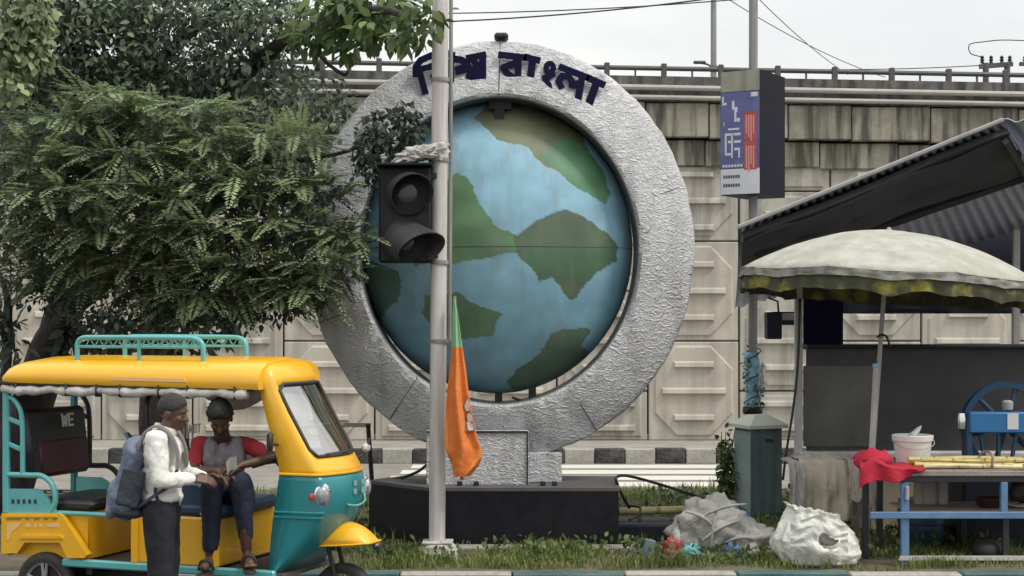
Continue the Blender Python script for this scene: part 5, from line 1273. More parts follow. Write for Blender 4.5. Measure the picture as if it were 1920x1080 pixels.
def in_blobs(blobs, n, hollow=.45):
    """random points in ellipsoids (px, py, Y, rx, ry in photo pixels, depth radius in m); returns points and outward directions"""
    wts = np.array([b[3] * b[4] * b[5] ** .5 for b in blobs], float); wts /= wts.sum()
    pick = RNG.choice(len(blobs), n, p=wts); d = unit(RNG.normal(size=(n, 3))); r = (hollow + (1 - hollow) * RNG.random(n)) ** .6
    out = np.zeros((n, 3)); 
    for i, b in enumerate(blobs):
        s_ = pick == i; c = np.array(P(b[0], b[1], b[2])); R = np.array((b[3] * b[2] / FPX, b[5], b[4] * b[2] / FPX))
        out[s_] = c + d[s_] * R * r[s_][:, None]
    return out, d
def fronds(pts, dirs, lenr=(.28, .46), pairs=11, ll=.075, lw=.017, droop=.5):
    n = len(pts)
    h = dirs.copy(); h[:, 2] = h[:, 2] * .25 + .05; h += RNG.normal(size=(n, 3)) * .45; h[:, 2] = np.clip(h[:, 2], -.5, .55); h = unit(h)
    L_ = RNG.uniform(*lenr, n)[:, None]
    side = unit(np.cross(h, np.array((0, 0, 1.)))); 
    out = []
    for j in range(pairs):
        t = (j + .8) / pairs
        base = pts + h * (L_ * t); base[:, 2] -= (droop * L_[:, 0] ** 1.0) * t * t * .55
        tang = h.copy(); tang[:, 2] -= droop * t * 1.1; tang = unit(tang)
        up = unit(np.cross(side, tang))
        sc = (math.sin(math.pi * min(1, .18 + .80 * t)) ** .6)
        for s_ in (-1, 1):
            ld = unit(side * s_ + tang * .42 - up * .18 + RNG.normal(size=(n, 3)) * .10)
            wv = unit(tang - ld * np.sum(tang * ld, 1, keepdims=True))
            l = ll * sc * RNG.uniform(.85, 1.15, n)[:, None]
            q = np.stack([base - wv * lw * .5, base + ld * l * .55 - wv * lw, base + ld * l, base + ld * l * .55 + wv * lw], 1)
            out.append(q)
    return np.concatenate(out, 0)
def leaves(pts, dirs, size=(.06, .11), asp=.45, droop=.5):
    n = len(pts); d = dirs * .6 + RNG.normal(size=(n, 3)) * .7; d[:, 2] -= droop; d = unit(d)
    upv = RNG.normal(size=(n, 3)) * .55 + np.array((0, -.3, 1.)); s_ = unit(np.cross(d, upv)); nn = np.cross(s_, d)
    L_ = RNG.uniform(*size, n)[:, None]; w_ = L_ * asp
    return np.stack([pts, pts + d * L_ * .32 + s_ * w_ * .5 + nn * L_ * .05, pts + d * L_ * .68 + s_ * w_ * .38 + nn * L_ * .02, pts + d * L_ - nn * L_ * .08,
                     pts + d * L_ * .68 - s_ * w_ * .38 + nn * L_ * .02, pts + d * L_ * .32 - s_ * w_ * .5 + nn * L_ * .05], 1)
def limb(mb, pts, r0, r1, n=9):
    p = bez(pts, 6); m = len(p); rs = [r0 + (r1 - r0) * i / (m - 1) for i in range(m)]
    p = [q + V((fbm(q * 2.3, 2), fbm(q * 2.3 + V((4, 1, 2)), 2), 0)) * .05 for q in p]; mb.tube(p, rs, n)
def bark_rough(mb, a=.012):
    mb.v = [tuple(V(p) + V((fbm(V(p) * 7), fbm(V(p) * 7 + V((3, 0, 1))), 0)) * a) for p in mb.v]

# feathery tree whose crown hangs over the rickshaw
t1 = empty('feathery_tree', P(20, 930, 16.2), label='leaning feathery leaved tree with a dark trunk behind the rickshaw roof', cat='tree')
mb = MB(); limb(mb, [P(8, 965, 16.2), P(45, 800, 16.2), P(92, 660, 16.1), P(130, 560, 16.), P(165, 470, 15.8), P(200, 380, 15.6)], .24, .12, 14)
limb(mb, [P(118, 585, 16.), P(175, 545, 15.7), P(260, 480, 15.2), P(370, 390, 14.8), P(470, 365, 14.4)], .13, .035); limb(mb, [P(165, 470, 15.8), P(260, 420, 15.), P(340, 340, 14.4)], .09, .03)
limb(mb, [P(120, 580, 16), P(70, 500, 15.6), P(20, 420, 15.2)], .10, .04); limb(mb, [P(370, 390, 14.8), P(410, 360, 14.6), P(455, 300, 14.3), P(560, 300, 14.), P(640, 286, 13.9), P(700, 262, 13.9)], .035, .012)
limb(mb, [P(260, 480, 15.2), P(400, 500, 14.6), P(520, 510, 14.1), P(610, 480, 13.9)], .05, .012); limb(mb, [P(200, 380, 15.6), P(200, 280, 15), P(260, 210, 14.6)], .07, .02)
limb(mb, [P(92, 640, 16.1), P(120, 600, 15.9), P(137, 572, 15.8)], .13, .09)
bark_rough(mb); mb.build('trunk', MT['bark'], t1, smooth=True)
LAYERS = [(120, 235, 14.3, 150, 34), (300, 225, 14.4, 150, 36), (60, 305, 14.2, 130, 36), (235, 300, 14.1, 150, 38), (420, 275, 14.2, 130, 40), (545, 270, 14.0, 95, 38), (130, 375, 14.0, 150, 38),
          (330, 360, 14.0, 140, 36), (480, 350, 14.0, 120, 38), (585, 355, 13.9, 75, 36), (40, 440, 14.3, 120, 40), (220, 445, 14.1, 140, 38), (390, 435, 14.0, 130, 36), (545, 430, 13.9, 110, 34), (640, 450, 13.8, 50, 30),
          (120, 510, 14.5, 130, 36), (300, 515, 14.3, 150, 36), (470, 505, 14.0, 120, 32), (610, 500, 13.8, 72, 34), (400, 560, 14.2, 130, 30), (560, 545, 13.9, 70, 26), (200, 185, 14.3, 60, 22), (380, 205, 14.3, 60, 22)]
for k, (a, b, c, rx, ry) in enumerate(LAYERS):
    nf = int(rx * .62); p_, d_ = in_blobs([(a, b + ry * .25, c, rx, ry, .42)], nf, .15); d_[:, 2] = d_[:, 2] * .3 - .05; d_[:, 1] -= .25
    leafmesh('leaf_layer', fronds(p_, unit(d_), (.20, .42), 12, .062, .0135, .42), 4, MT['feather'] if k % 3 else MT['feather2'], t1, 'stuff')
    p_, d_ = in_blobs([(a, b - ry * .35, c - .12, rx * .95, ry * .42, .35)], int(rx * .30), .1); d_[:, 2] = np.abs(d_[:, 2]) * .3 + .1; d_[:, 1] -= .6
    leafmesh('lit_top_sprays', fronds(p_, unit(d_), (.24, .46), 13, .07, .0145, .38), 4, MT['light_leaf'], t1, 'stuff')  # paler leaves along each layer's top: sky light put into the colour
    p_, d_ = in_blobs([(a, b + ry * .3, c + .3, rx, ry * .9, .3)], int(rx * 2.6), .1); leafmesh('small_leaves', leaves(p_, d_, (.045, .095), .55, .3), 6, MT['mid_leaf'], t1, 'stuff')
B1 = [(110, 330, 14.6, 200, 105, .9), (330, 310, 14.6, 200, 105, .95), (470, 330, 14.4, 150, 95, .7), (540, 400, 14.2, 100, 95, .5), (210, 440, 14.5, 240, 95, .9), (430, 460, 14.3, 190, 90, .7), (300, 530, 14.6, 230, 55, .7), (30, 380, 14.3, 110, 90, .6)]
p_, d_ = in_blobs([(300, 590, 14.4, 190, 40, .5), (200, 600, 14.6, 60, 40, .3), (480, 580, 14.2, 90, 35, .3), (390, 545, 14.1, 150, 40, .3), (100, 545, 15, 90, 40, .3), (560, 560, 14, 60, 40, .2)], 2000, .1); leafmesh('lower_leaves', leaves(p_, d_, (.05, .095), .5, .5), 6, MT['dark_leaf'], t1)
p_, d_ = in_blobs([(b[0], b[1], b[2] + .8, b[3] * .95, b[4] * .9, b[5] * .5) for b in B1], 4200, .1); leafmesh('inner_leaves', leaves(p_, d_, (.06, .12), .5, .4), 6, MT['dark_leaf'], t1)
p_, d_ = in_blobs([(150, 635, 15.9, 45, 40, .25), (215, 645, 15.9, 55, 38, .25), (330, 635, 15.6, 90, 36, .3), (115, 660, 15.9, 30, 35, .2), (410, 615, 15.3, 60, 30, .3)], 420, 0.); leafmesh('hanging_leaves', leaves(p_, d_, (.10, .18), .5, .6), 6, MT['dark_leaf'], t1)
# sapling at the left edge
t2 = empty('sapling', P(10, 950, 15.6), label='slim forked sapling at the left edge with drooping dark leaves', cat='sapling')
mb = MB(); limb(mb, [P(2, 955, 15.6), P(4, 760, 15.6), P(14, 640, 15.6), P(18, 570, 15.6)], .06, .045, 8); limb(mb, [P(18, 575, 15.6), P(8, 540, 15.6), P(-8, 490, 15.6)], .04, .02); limb(mb, [P(18, 575, 15.6), P(45, 550, 15.5), P(78, 540, 15.5)], .035, .018)
bark_rough(mb, .006); mb.build('trunk', MT['bark'], t2, smooth=True)
p_, d_ = in_blobs([(22, 620, 15.4, 26, 30, .2), (30, 655, 15.4, 34, 26, .2), (-10, 600, 15.4, 26, 80, .2)], 110, 0.); leafmesh('leaves', leaves(p_, d_, (.12, .2), .3, .9), 6, MT['dark_leaf'], t2)
# big dark broad-leaved tree behind
t3 = empty('broadleaf_tree', P(330, 930, 18.2), label='tall dark broadleaf tree filling the upper left, branches reaching over the globe', cat='tree')
mb = MB(); limb(mb, [P(300, 965, 18.2), P(300, 700, 18.2), P(290, 400, 18.2), P(260, 150, 18.), P(240, -120, 17.8)], .26, .15, 12)
limb(mb, [P(285, 350, 18.2), P(420, 180, 17), P(560, 60, 15.4), P(700, 20, 13.8), P(800, 45, 12.9)], .12, .014); limb(mb, [P(270, 200, 18.1), P(150, 100, 17), P(60, -20, 16)], .1, .03); limb(mb, [P(560, 60, 15.4), P(600, 110, 15), P(640, 140, 14.8), P(652, 125, 14.8)], .03, .01, 6)
limb(mb, [P(260, 150, 18), P(380, 40, 17), P(520, -60, 16)], .09, .02); limb(mb, [P(640, 40, 14.6), P(720, 75, 13.8), P(770, 80, 13.2)], .018, .006, 6)
bark_rough(mb); mb.build('trunk', MT['bark'], t3, smooth=True)
B3 = [(170, 90, 17, 180, 150, .9), (350, 120, 17, 150, 110, .8), (270, 180, 17, 240, 70, .8), (470, 130, 16.5, 130, 110, .7), (90, 40, 16.5, 140, 120, .7), (500, 40, 16, 130, 60, .6), (30, 200, 17, 120, 110, .7), (420, 10, 16.5, 180, 60, .6), (585, 185, 15.8, 85, 62, .4), (640, 215, 15.4, 45, 45, .3), (200, 10, 17, 200, 70, .8), (520, 230, 16, 120, 60, .4), (150, 200, 17.6, 200, 90, .5)]
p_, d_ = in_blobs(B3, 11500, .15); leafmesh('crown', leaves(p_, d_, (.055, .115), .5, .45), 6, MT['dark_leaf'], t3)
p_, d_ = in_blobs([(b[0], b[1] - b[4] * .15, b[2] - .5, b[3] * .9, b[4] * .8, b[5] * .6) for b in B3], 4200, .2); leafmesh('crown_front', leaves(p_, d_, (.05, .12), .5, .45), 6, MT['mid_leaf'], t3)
B3b = [(640, 30, 14.4, 90, 45, .4), (720, 55, 13.7, 75, 34, .3), (700, 5, 14.0, 110, 30, .35), (590, 70, 14.9, 60, 40, .3), (770, 65, 13.2, 45, 30, .2), (800, 25, 13., 48, 30, .2), (660, 90, 14.4, 40, 22, .2)]
p_, d_ = in_blobs(B3b, 900, .1); leafmesh('twig_leaves', leaves(p_, d_, (.09, .17), .48, .75), 6, MT['broad_leaf'], t3)
p_, d_ = in_blobs([(735, 240, 13.95, 58, 48, .25), (700, 265, 13.9, 45, 50, .25), (690, 310, 13.9, 32, 45, .2), (770, 235, 13.95, 30, 40, .2), (715, 350, 13.95, 18, 26, .1)], 800, .1); leafmesh('side_spray', leaves(p_, d_, (.055, .10), .5, .4), 6, MT['dark_leaf'], t1)
# creeper hanging at the upper left corner
t5 = empty('creeper', P(40, 190, 14.), label='pale green creeper hanging down the upper left corner', cat='creeper')
mb = MB()
for k in range(6): limb(mb, [P(5 + k * 16, -40, 14), P(10 + k * 15, 60, 13.9), P(4 + k * 13, 150 + 12 * (k % 3), 13.9)], .012, .005, 5)
mb.build('vine', MT['bark'], t5, smooth=True)
p_, d_ = in_blobs([(30, 60, 13.9, 65, 80, .3), (60, 20, 13.9, 45, 50, .3), (20, 150, 13.9, 45, 40, .25), (70, 100, 13.9, 25, 50, .2)], 1000, .1); leafmesh('leaves', leaves(p_, d_, (.06, .11), .75, .9), 6, MT['light_leaf'], t5)
# creeper by the cabinet, and the one that climbs the sign pole
t6 = empty('creeper', P(1362, 965, 16.5), label='leafy creeper growing up the left side of the feeder cabinet', cat='creeper')
mb = MB()
for k in range(4): limb(mb, [P(1366 + 3 * k, 975, 16.5), P(1356 + 6 * k, 880, 16.45), P(1352 + 8 * k, 810, 16.5)], .008, .004, 5)
mb.build('vine', MT['bark'], t6, smooth=True)
p_, d_ = in_blobs([(1362, 850, 16.5, 17, 50, .12), (1368, 905, 16.45, 18, 45, .15), (1356, 890, 16.5, 12, 40, .1)], 330, 0.); leafmesh('leaves', leaves(p_, d_, (.05, .085), .6, .5), 6, MT['broad_leaf'], t6)
t7 = empty('creeper', P(1412, 772, 17.05), label='thin creeper and pale blue plastic wrapped round the sign pole above the cabinet', cat='creeper')
mb = MB(); mb.tube([V((sx + .085 * math.cos(a) * (1 + .2 * math.sin(a * 3)), YS - .02 + .085 * math.sin(a), P(0, 772 - 120 * a / 20, YS).z)) for a in np.linspace(0, 20, 60)], .006, 5); mb.build('vine', MT['bark'], t7, smooth=True)
p_, d_ = in_blobs([(1400, 690, 17.05, 8, 55, .08), (1422, 735, 17.05, 10, 36, .08), (1412, 760, 17, 18, 10, .1)], 150, 0.); leafmesh('leaves', leaves(p_, d_, (.03, .055), .6, .5), 6, MT['broad_leaf'], t7)
def fl_(u, v, o=0): 
    a = u * 2 * math.pi; py = 660 + 108 * v; R = .062 + .035 * (.5 + fbm((math.cos(a) * 1.5, math.sin(a) * 1.5, v * 6), 3)) + o
    return V((sx + R * math.cos(a), YS - .0 + R * math.sin(a), P(0, py, YS).z))
mb = MB(); mb.grid(fl_, 18, 26, True); mb.build('plastic_wrap', MT['plastic_blue'], t7, smooth=True)
mb = MB(); mb.grid(lambda u, v: V((sx + .05 + .05 * u + .03 * fbm((u * 3, v * 5, 2), 2), YS - .1 + .03 * fbm((u * 4, v * 7, 1), 2), P(0, 690 + 60 * v - 12 * u, YS).z)), 6, 16); mb.build('plastic_flap', MT['plastic_clear'], t7, smooth=True)

# ================================================================== GRASS
def blades(n, x0, x1, y0, y1, h, dens=None, zb=MED, w=.006, nc=1.3):
    x = RNG.uniform(x0, x1, n); y = RNG.uniform(y0, y1, n)
    k = np.array([noise.noise(V((a * nc, b * nc, 0))) for a, b in zip(x, y)]); keep = k > RNG.uniform(-.55, .25, n); x, y, k = x[keep], y[keep], k[keep]; n = len(x)
    z = np.array([zb + .035 * fbm((a * 1.7, b * 1.7, 3.1), 4) for a, b in zip(x, y)])
    hh = RNG.uniform(h[0], h[1], n) * (.7 + .8 * np.clip(k + .3, 0, 1)); a = RNG.uniform(0, 6.283, n); ln = RNG.uniform(.1, .8, n) * hh
    b = np.stack([x, y, z - .01], 1); s_ = np.stack([np.cos(a + 1.57), np.sin(a + 1.57), a * 0], 1) * w
    mid = b + np.stack([np.cos(a) * ln * .35, np.sin(a) * ln * .35, hh * .6], 1); tip = b + np.stack([np.cos(a) * ln, np.sin(a) * ln, hh], 1)
    return np.concatenate([np.stack([b - s_, b + s_, mid + s_ * .7, mid - s_ * .7], 1), np.stack([mid - s_ * .7, mid + s_ * .7, tip + s_ * .08, tip - s_ * .08], 1)], 0)
gr = [blades(15000, -3.2, 4.4, 13.07, 14.25, (.04, .11)), blades(7000, 1.0, 5.4, 14.2, 17.6, (.05, .13)), blades(2500, -3.4, -.9, 14.2, 19, (.05, .14)), blades(5000, .8, 3.0, 15.2, 19.2, (.06, .16))]
o = leafmesh('grass', np.concatenate(gr, 0), 4, MT['grass'], None); tag(o, 'patchy green grass growing over the dusty road divider', 'grass', kind='stuff')
# low weeds with round leaves
wp = []
for (xa, xb, ya, yb, n) in ((-2.2, 3.2, 13.2, 14.1, 70), (1.2, 3.4, 15.2, 18.4, 110), (3.0, 4.7, 14.0, 15.1, 40), (-1.8, -1.1, 14.2, 18.5, 40)):
    for k in range(n):
        x, y = random.uniform(xa, xb), random.uniform(ya, yb); m_ = random.randint(8, 20); wp.append((x, y, m_))
pts = np.concatenate([np.stack([RNG.normal(x, .06, m_), RNG.normal(y, .06, m_), MED + .02 + RNG.random(m_) * .12], 1) for x, y, m_ in wp]); d_ = unit(np.concatenate([RNG.normal(size=(len(pts), 2)), np.full((len(pts), 1), 1.2)], 1))
o = leafmesh('weeds', leaves(pts, d_, (.035, .075), .6, -.2), 6, MT['broad_leaf'], None); tag(o, 'low leafy weeds scattered through the grass of the divider', 'weeds', kind='stuff')

# ================================================================== STALL on the right
st = empty('roadside_stall', P(1500, 985, 15.6), label='roadside stall shelter with dark counter under a raised corrugated sheet roof', cat='stall')
NLp, NRp = P(1384, 426, 15.), P(1880, 225, 15.); FLp, FRp = P(1378, 578, 18.), P(1925, 428, 18.)
NE, FE = NRp + (NRp - NLp) * .0 + V((2.2, 0, -.12)), FRp + (FRp - FLp) * .55
# corrugated sheet from near edge to far edge; corrugations run front to back
NCOR = 62
def near_e(u): return NLp.lerp(NRp, u)
def far_e(u): return FLp.lerp(FRp + (FRp - FLp) * .12, u)
def corr(u, v, o=0.):
    p = near_e(u).lerp(far_e(u), v); n = V((-.25, .2, 1)).normalized()
    return p + n * (.014 * math.sin(u * NCOR * math.pi) + o - .05 * math.sin(v * math.pi))
mb = MB(); nu, nv = NCOR * 4 + 1, 9; mb.grid(corr, nu, nv); n0 = len(mb.v); mb.grid(lambda u, v: corr(u, v, .006), nu, nv)
for i in range(nu - 1):
    for j in (0, nv - 1): mb.f.append((j * nu + i, j * nu + i + 1, n0 + j * nu + i + 1, n0 + j * nu + i)); mb.mi.append(0)
for j in range(nv - 1):
    for i in (0, nu - 1): mb.f.append((j * nu + i, (j + 1) * nu + i, n0 + (j + 1) * nu + i, n0 + j * nu + i)); mb.mi.append(0)
mb.build('corrugated_roof', MT['tin'], st, smooth=True, recalc=False)
mb = MB(); mb.tube([near_e(0) + V((0, -.02, .0)), near_e(1) + V((0, -.02, 0))], .022, 6); mb.build('edge_trim', MT['tin_edge'], st)
# second roof sheet going on to the right from the ridge
def corr2(u, v, o=0.):
    a = NRp.lerp(NE, u); b = (FRp + (FRp - FLp) * .12).lerp(FE + V((.6, .2, .3)), u); p = a.lerp(b, v); return p + V((0, 0, .014 * math.sin(u * 26 * math.pi) + o))
mb = MB(); nu = 105; mb.grid(corr2, nu, 5); n0 = len(mb.v); mb.grid(lambda u, v: corr2(u, v, .006), nu, 5)
mb.f += [(i, i + 1, n0 + i + 1, n0 + i) for i in range(nu - 1)]; mb.mi += [0] * (nu - 1)
mb.build('corrugated_roof', MT['tin'], st, smooth=True, recalc=False)
for v in (.03, .2, .38):
    mb = MB(); mb.tube([corr(u, v, -.09) for u in np.linspace(.0 + v * .25, 1, 9)], .05, 4); mb.build('purlin', MT['purlin'], st)
for u in (.985,):
    mb = MB(); mb.tube([corr(u, v, -.17) for v in np.linspace(.02, .8, 5)], .035, 4); mb.build('rafter', MT['purlin'], st)
# soffit sheet that hangs under the near half and end tarp
mb = MB(); mb.grid(lambda u, v: corr(u, .02 + v * .30, -.13 - .02 * fbm((u * 6, v * 3, 4), 2)), 30, 8); n0 = len(mb.v); mb.grid(lambda u, v: corr(u, .02 + v * .30, -.125 - .02 * fbm((u * 6, v * 3, 4), 2)), 30, 8); mb.build('ceiling_tarp', MT['tarp_dark'], st, smooth=True)
YC = 15.6
xl = P(1497, 0, YC).x; xr_ = 6.4
for (px, Yq, pyt) in ((1497, YC, 470), (1497, 17.6, 520), (1905, 17.7, 430)):
    q = P(px, 0, Yq); mb = MB(); mb.box((q.x, Yq, (P(0, pyt, Yq).z + MED) / 2), (.075, .06, P(0, pyt, Yq).z - MED), bev=.008); mb.build('post', MT['post_white'], st)
q = P(2050, 0, YC); mb = MB(); mb.box((q.x, YC, 1.9), (.08, .08, 3.6)); mb.build('post', MT['post_white'], st)
zc0_, zc1_ = P(0, 846, YC).z, P(0, 652, YC).z
mb = MB(); mb.box(((xl + xr_) / 2 + .04, YC + .08, (zc0_ + zc1_) / 2), (xr_ - xl - .1, .03, zc1_ - zc0_), bev=.006); mb.build('counter_panel', MT['counter'], st)
mb = MB(); mb.box(((xl + xr_) / 2 + .04, YC + .12, zc1_ + .015), (xr_ - xl - .06, .5, .03), bev=.006); mb.build('counter_top', MT['tarp_dark'], st)
mb = MB(); mb.box(((xl + xr_) / 2, YC + .02, zc0_ - .03), (xr_ - xl, .24, .06), bev=.012); mb.build('counter_ledge', MT['post_white'], st)
mb = MB(); mb.box(((xl + xr_) / 2 + .3, YC + .1, (MED + zc0_ - .06) / 2), (xr_ - xl - .6, .2, zc0_ - .06 - MED)); mb.build('low_wall', MT['low_wall'], st)
a, b = P(1508, 655, YC + .3), P(1582, 540, YC + .3)
mb = MB(); mb.box(((a.x + b.x) / 2, YC + .35, (a.z + b.z) / 2), (b.x - a.x, .04, b.z - a.z)); mb.build('side_screen', MT['navy'], st)
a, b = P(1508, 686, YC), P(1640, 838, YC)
mb = MB(); mb.box(((a.x + b.x) / 2, YC + .058, (a.z + b.z) / 2), (b.x - a.x, .008, a.z - b.z), bev=.003); mb.build('counter_gloss_patch', MT['counter_gloss'], st)  # paler grey sheet: gloss reflected on the counter put into the colour
# dark tarp behind the far edge of the roof
mb = MB()
def tarp(u, v):
    e = far_e(.23 + .77 * u); p = e + V((0, .12, .06)); bot = P(0, 584 + 4 * math.sin(u * 12), 18.1).z; return V((p.x, p.y + .04 * math.sin(u * 30) * v, p.z + (bot - p.z) * v))
mb.grid(tarp, 40, 6); n0 = len(mb.v); mb.grid(lambda u, v: tarp(u, v) + V((0, .01, 0)), 40, 6); mb.build('back_tarp', MT['tarp_dark'], st, smooth=True)
mb = MB(); a, b = P(1510, 575, 18.2), P(1960, 590, 18.2)
mb.box(((a.x + b.x) / 2, 18.22, (P(0, 560, 18.2).z + P(0, 588, 18.2).z) / 2), (b.x - a.x, .05, .17)); mb.build('back_beam', MT['tarp_dark'], st)
cable([P(1500, 560, 15.55), P(1496, 680, 15.5), P(1488, 760, 15.5), P(1474, 850, 15.5), P(1468, 900, 15.5)], .012, 'black cable drooping down the left post of the stall')
# loudspeaker box hung on the left of the stall
ls = empty('hanging_box', P(1462, 640, 17.8), label='small dark box with a pale front corner hanging left of the stall post', cat='box')
a, b = P(1437, 585, 17.8), P(1488, 636, 17.8)
mb = MB(); mb.box(((a.x + b.x) / 2 - .06, 17.9, (a.z + b.z) / 2), ((b.x - a.x) * .55, .22, a.z - b.z), bev=.012); mb.box(((a.x + b.x) / 2 + .05, 17.92, a.z - .07), ((b.x - a.x) * .8, .2, .15), bev=.012); mb.build('box_body', MT['tarp_dark'], ls)
mb = MB(); mb.box(((a.x + b.x) / 2 + .08, 17.815, a.z - .05), (.16, .012, .08), bev=.004); mb.build('box_front', MT['ledge'], ls)
mb = MB(); mb.tube([((a.x + b.x) / 2, 17.9, a.z), ((a.x + b.x) / 2, 17.95, a.z + .12), (P(1440, 0, 18).x, 17.98, a.z + .16)], .012, 6); mb.build('hook', MT['steel_dark'], ls)

# parasol
YU = 14.45
uc = P(1662, 0, YU).x; zr = P(0, 519, YU).z; zt2 = P(0, 432, YU).z; RU = 281 / FPX * YU; TILT = math.atan2(40, 545)
pa = empty('parasol', (P(1638, 0, YU).x, YU, MED), label='large faded cream market parasol with floral fringe beside the stall', cat='parasol')
UM = Matrix.Translation((uc, YU, zr)) @ Matrix.Rotation(TILT * .85, 4, 'Y') @ Matrix.Rotation(rad(-1.0), 4, 'X')
HU = zt2 - zr
def dome(u, v, o=0.):
    a = 2 * math.pi * u + .2; f = (u * 8) % 1; sag = 1 - .035 * (1 - (2 * f - 1) ** 2) * v
    r = RU * v * sag; z = HU * math.cos(min(1., v) * math.pi / 2 * 1.0) ** .8 * 1.0 if v < 1 else 0
    z = HU * (1 - v ** 1.9) + o - .018 * (1 - (2 * f - 1) ** 2) * v + .006 * fbm((r * math.cos(a) * 3, r * math.sin(a) * 3, 1), 3)
    return UM @ V((r * math.cos(a), r * math.sin(a), z))
for k in range(8):
    mb = MB(); mb.grid(lambda u, v: dome((k + u) / 8, .001 + v * .999), 12, 16); n0 = len(mb.v); mb.grid(lambda u, v: dome((k + u) / 8, .001 + v * .999, -.006), 12, 16)
    for j in (15,):
        for i in range(11): mb.f.append((j * 12 + i, j * 12 + i + 1, n0 + j * 12 + i + 1, n0 + j * 12 + i)); mb.mi.append(0)
    cp = mb.build('canopy_panel', MT['canvas'], pa, smooth=True, recalc=False)
def val(u, v, h, r0=1.0, wob=.02):
    a = 2 * math.pi * u + .2; f = (u * 8) % 1; p = dome(u, 1.0); R3 = UM.to_3x3()
    rr = wob * math.sin(u * 2 * math.pi * 46) * v + .012 * fbm((u * 40, v * 3, 5), 2)
    sc = h * (1 - .14 * abs(math.sin(u * 8 * math.pi * 2))) * (1 + .12 * fbm((u * 30, 1, 2), 2))
    return p + R3 @ V((math.cos(a) * (rr - .004 + (r0 - 1) * RU), math.sin(a) * (rr - .004 + (r0 - 1) * RU), -sc * v))
for nm, h, r0, m_, wob in (('valance', .08, 1.0, MT['canvas_grey'], .010), ('floral_fringe', .205, .985, MT['floral'], .018)):
    mb = MB(); mb.grid(lambda u, v: val(u, v, h, r0, wob), 368, 6, True); n0 = len(mb.v); mb.grid(lambda u, v: val(u, v, h, r0 - .003, wob), 368, 6, True); mb.build(nm, m_, pa, smooth=True, recalc=False)
pb, ptop = P(1633, 900, YU), UM @ V((0, 0, HU - .02))
q1 = P(1655, 585, YU)
mb = MB(); mb.tube([V((pb.x - .03, YU, MED)), V((pb.x, YU, pb.z)), V((q1.x, YU, q1.z)), ptop], .021, 12); mb.build('pole', MT['ledge'], pa, smooth=40)
mb = MB(); q = P(1643, 690, YU); mb.tube([V((pb.x - .02, YU, MED + .3)), V((q.x, YU, q.z))], .029, 12); mb.build('pole_sleeve', MT['post_white'], pa, smooth=40)
mb = MB(); mb.lathe([(.03, 0), (.036, .02), (.03, .04)], q, 12); mb.build('sleeve_collar', MT['plastic_blue'], pa)
mb = MB(); q = P(1651, 632, YU); mb.tube(bez([q + V((-.04, -.03, .0)), q + V((0, -.045, .02)), q + V((.05, -.03, .0)), q + V((.08, -.02, -.09))], 5), .011, 6); mb.build('binding_cord', MT['cable'], pa, smooth=True)
mb = MB(); mb.lathe([(.035, -.02), (.03, .02), (.012, .05)], ptop, 12); mb.build('finial', MT['canvas'], pa)
for k in range(8):
    u = k / 8; mb = MB(); mb.tube([dome(u + 1e-4, v, -.02) for v in np.linspace(.03, .99, 8)], .006, 5); mb.build('rib', MT['ledge'], pa)
    hub = UM @ V((0, 0, HU * .35)); mb = MB(); mb.tube([hub, dome(u + 1e-4, .55, -.025)], .005, 5); mb.build('strut', MT['ledge'], pa)

# table
YT0, YT1 = 13.3, 14.2
tb = empty('market_table', P(1690, 1055, YT0), label='blue steel framed market table with weathered plank top beside the parasol', cat='table')
tx0 = P(1690, 0, YT0).x; tx1 = 5.0; ztp = P(0, 882, YT0).z; zb_ = MED
npl = 5
for k in range(npl):
    y = YT0 + (YT1 - YT0) * (k + .5) / npl
    mb = MB(); mb.box(((tx0 + tx1) / 2 + random.uniform(-.012, .012), y, ztp - .025 + random.uniform(-.004, .004)), (tx1 - tx0 + .04, (YT1 - YT0) / npl - .01, .045), bev=.006); mb.build('plank', MT['wood'], tb)
mb = MB(); mb.box(((tx0 + tx1) / 2, YT0 + .03, ztp - .075), (tx1 - tx0, .03, .05), bev=.004); mb.build('front_rail', MT['dark_steel2'], tb)
mb = MB(); mb.box((tx0 + .02, (YT0 + YT1) / 2, ztp - .075), (.03, YT1 - YT0, .05)); mb.build('side_rail', MT['dark_steel2'], tb)
xm = P(1884, 0, YT0).x
for x, y, m_ in ((tx0 + .035, YT0 + .03, 'blue_steel'), (xm, YT0 + .03, 'blue_steel'), (tx0 + .02, YT1 - .03, 'dark_steel2'), (xm - .1, YT1 - .03, 'dark_steel2'), (P(1640, 0, YT0 + .05).x, YT0 + .4, 'dark_steel2'), (tx1 - .05, YT0 + .03, 'blue_steel')):
    if m_ == 'blue_steel' and x > tx0 + .2 and x < 4.5:
        mb = MB(); mb.box((x, y, (ztp - .1 + .58) / 2), (.055, .05, ztp - .1 - .58), bev=.004); mb.build('leg', MT[m_], tb)
        mb = MB(); mb.box((x + .02, y + .02, (.57 + zb_) / 2), (.05, .05, .57 - zb_), bev=.004); mb.build('leg', MT['dark_steel2'], tb)
    else:
        wd = .065 if m_ == 'blue_steel' else .05; mb = MB(); mb.box((x, y, (ztp - .1 + zb_) / 2), (wd, .05, ztp - .1 - zb_), bev=.004); mb.build('leg', MT[m_], tb)
zm = P(0, 966, YT0).z
mb = MB(); mb.box(((P(1632, 0, YT0).x + tx1) / 2, YT0 + .005, zm), (tx1 - P(1632, 0, YT0).x, .04, .055), bev=.004); mb.build('middle_rail', MT['blue_steel'], tb)
mb = MB(); mb.box(((tx0 + tx1) / 2 + .05, (YT0 + YT1) / 2 + .05, zm + .006), (tx1 - tx0 - .1, YT1 - YT0 - .2, .02), bev=.004); mb.build('shelf', MT['wood'], tb)
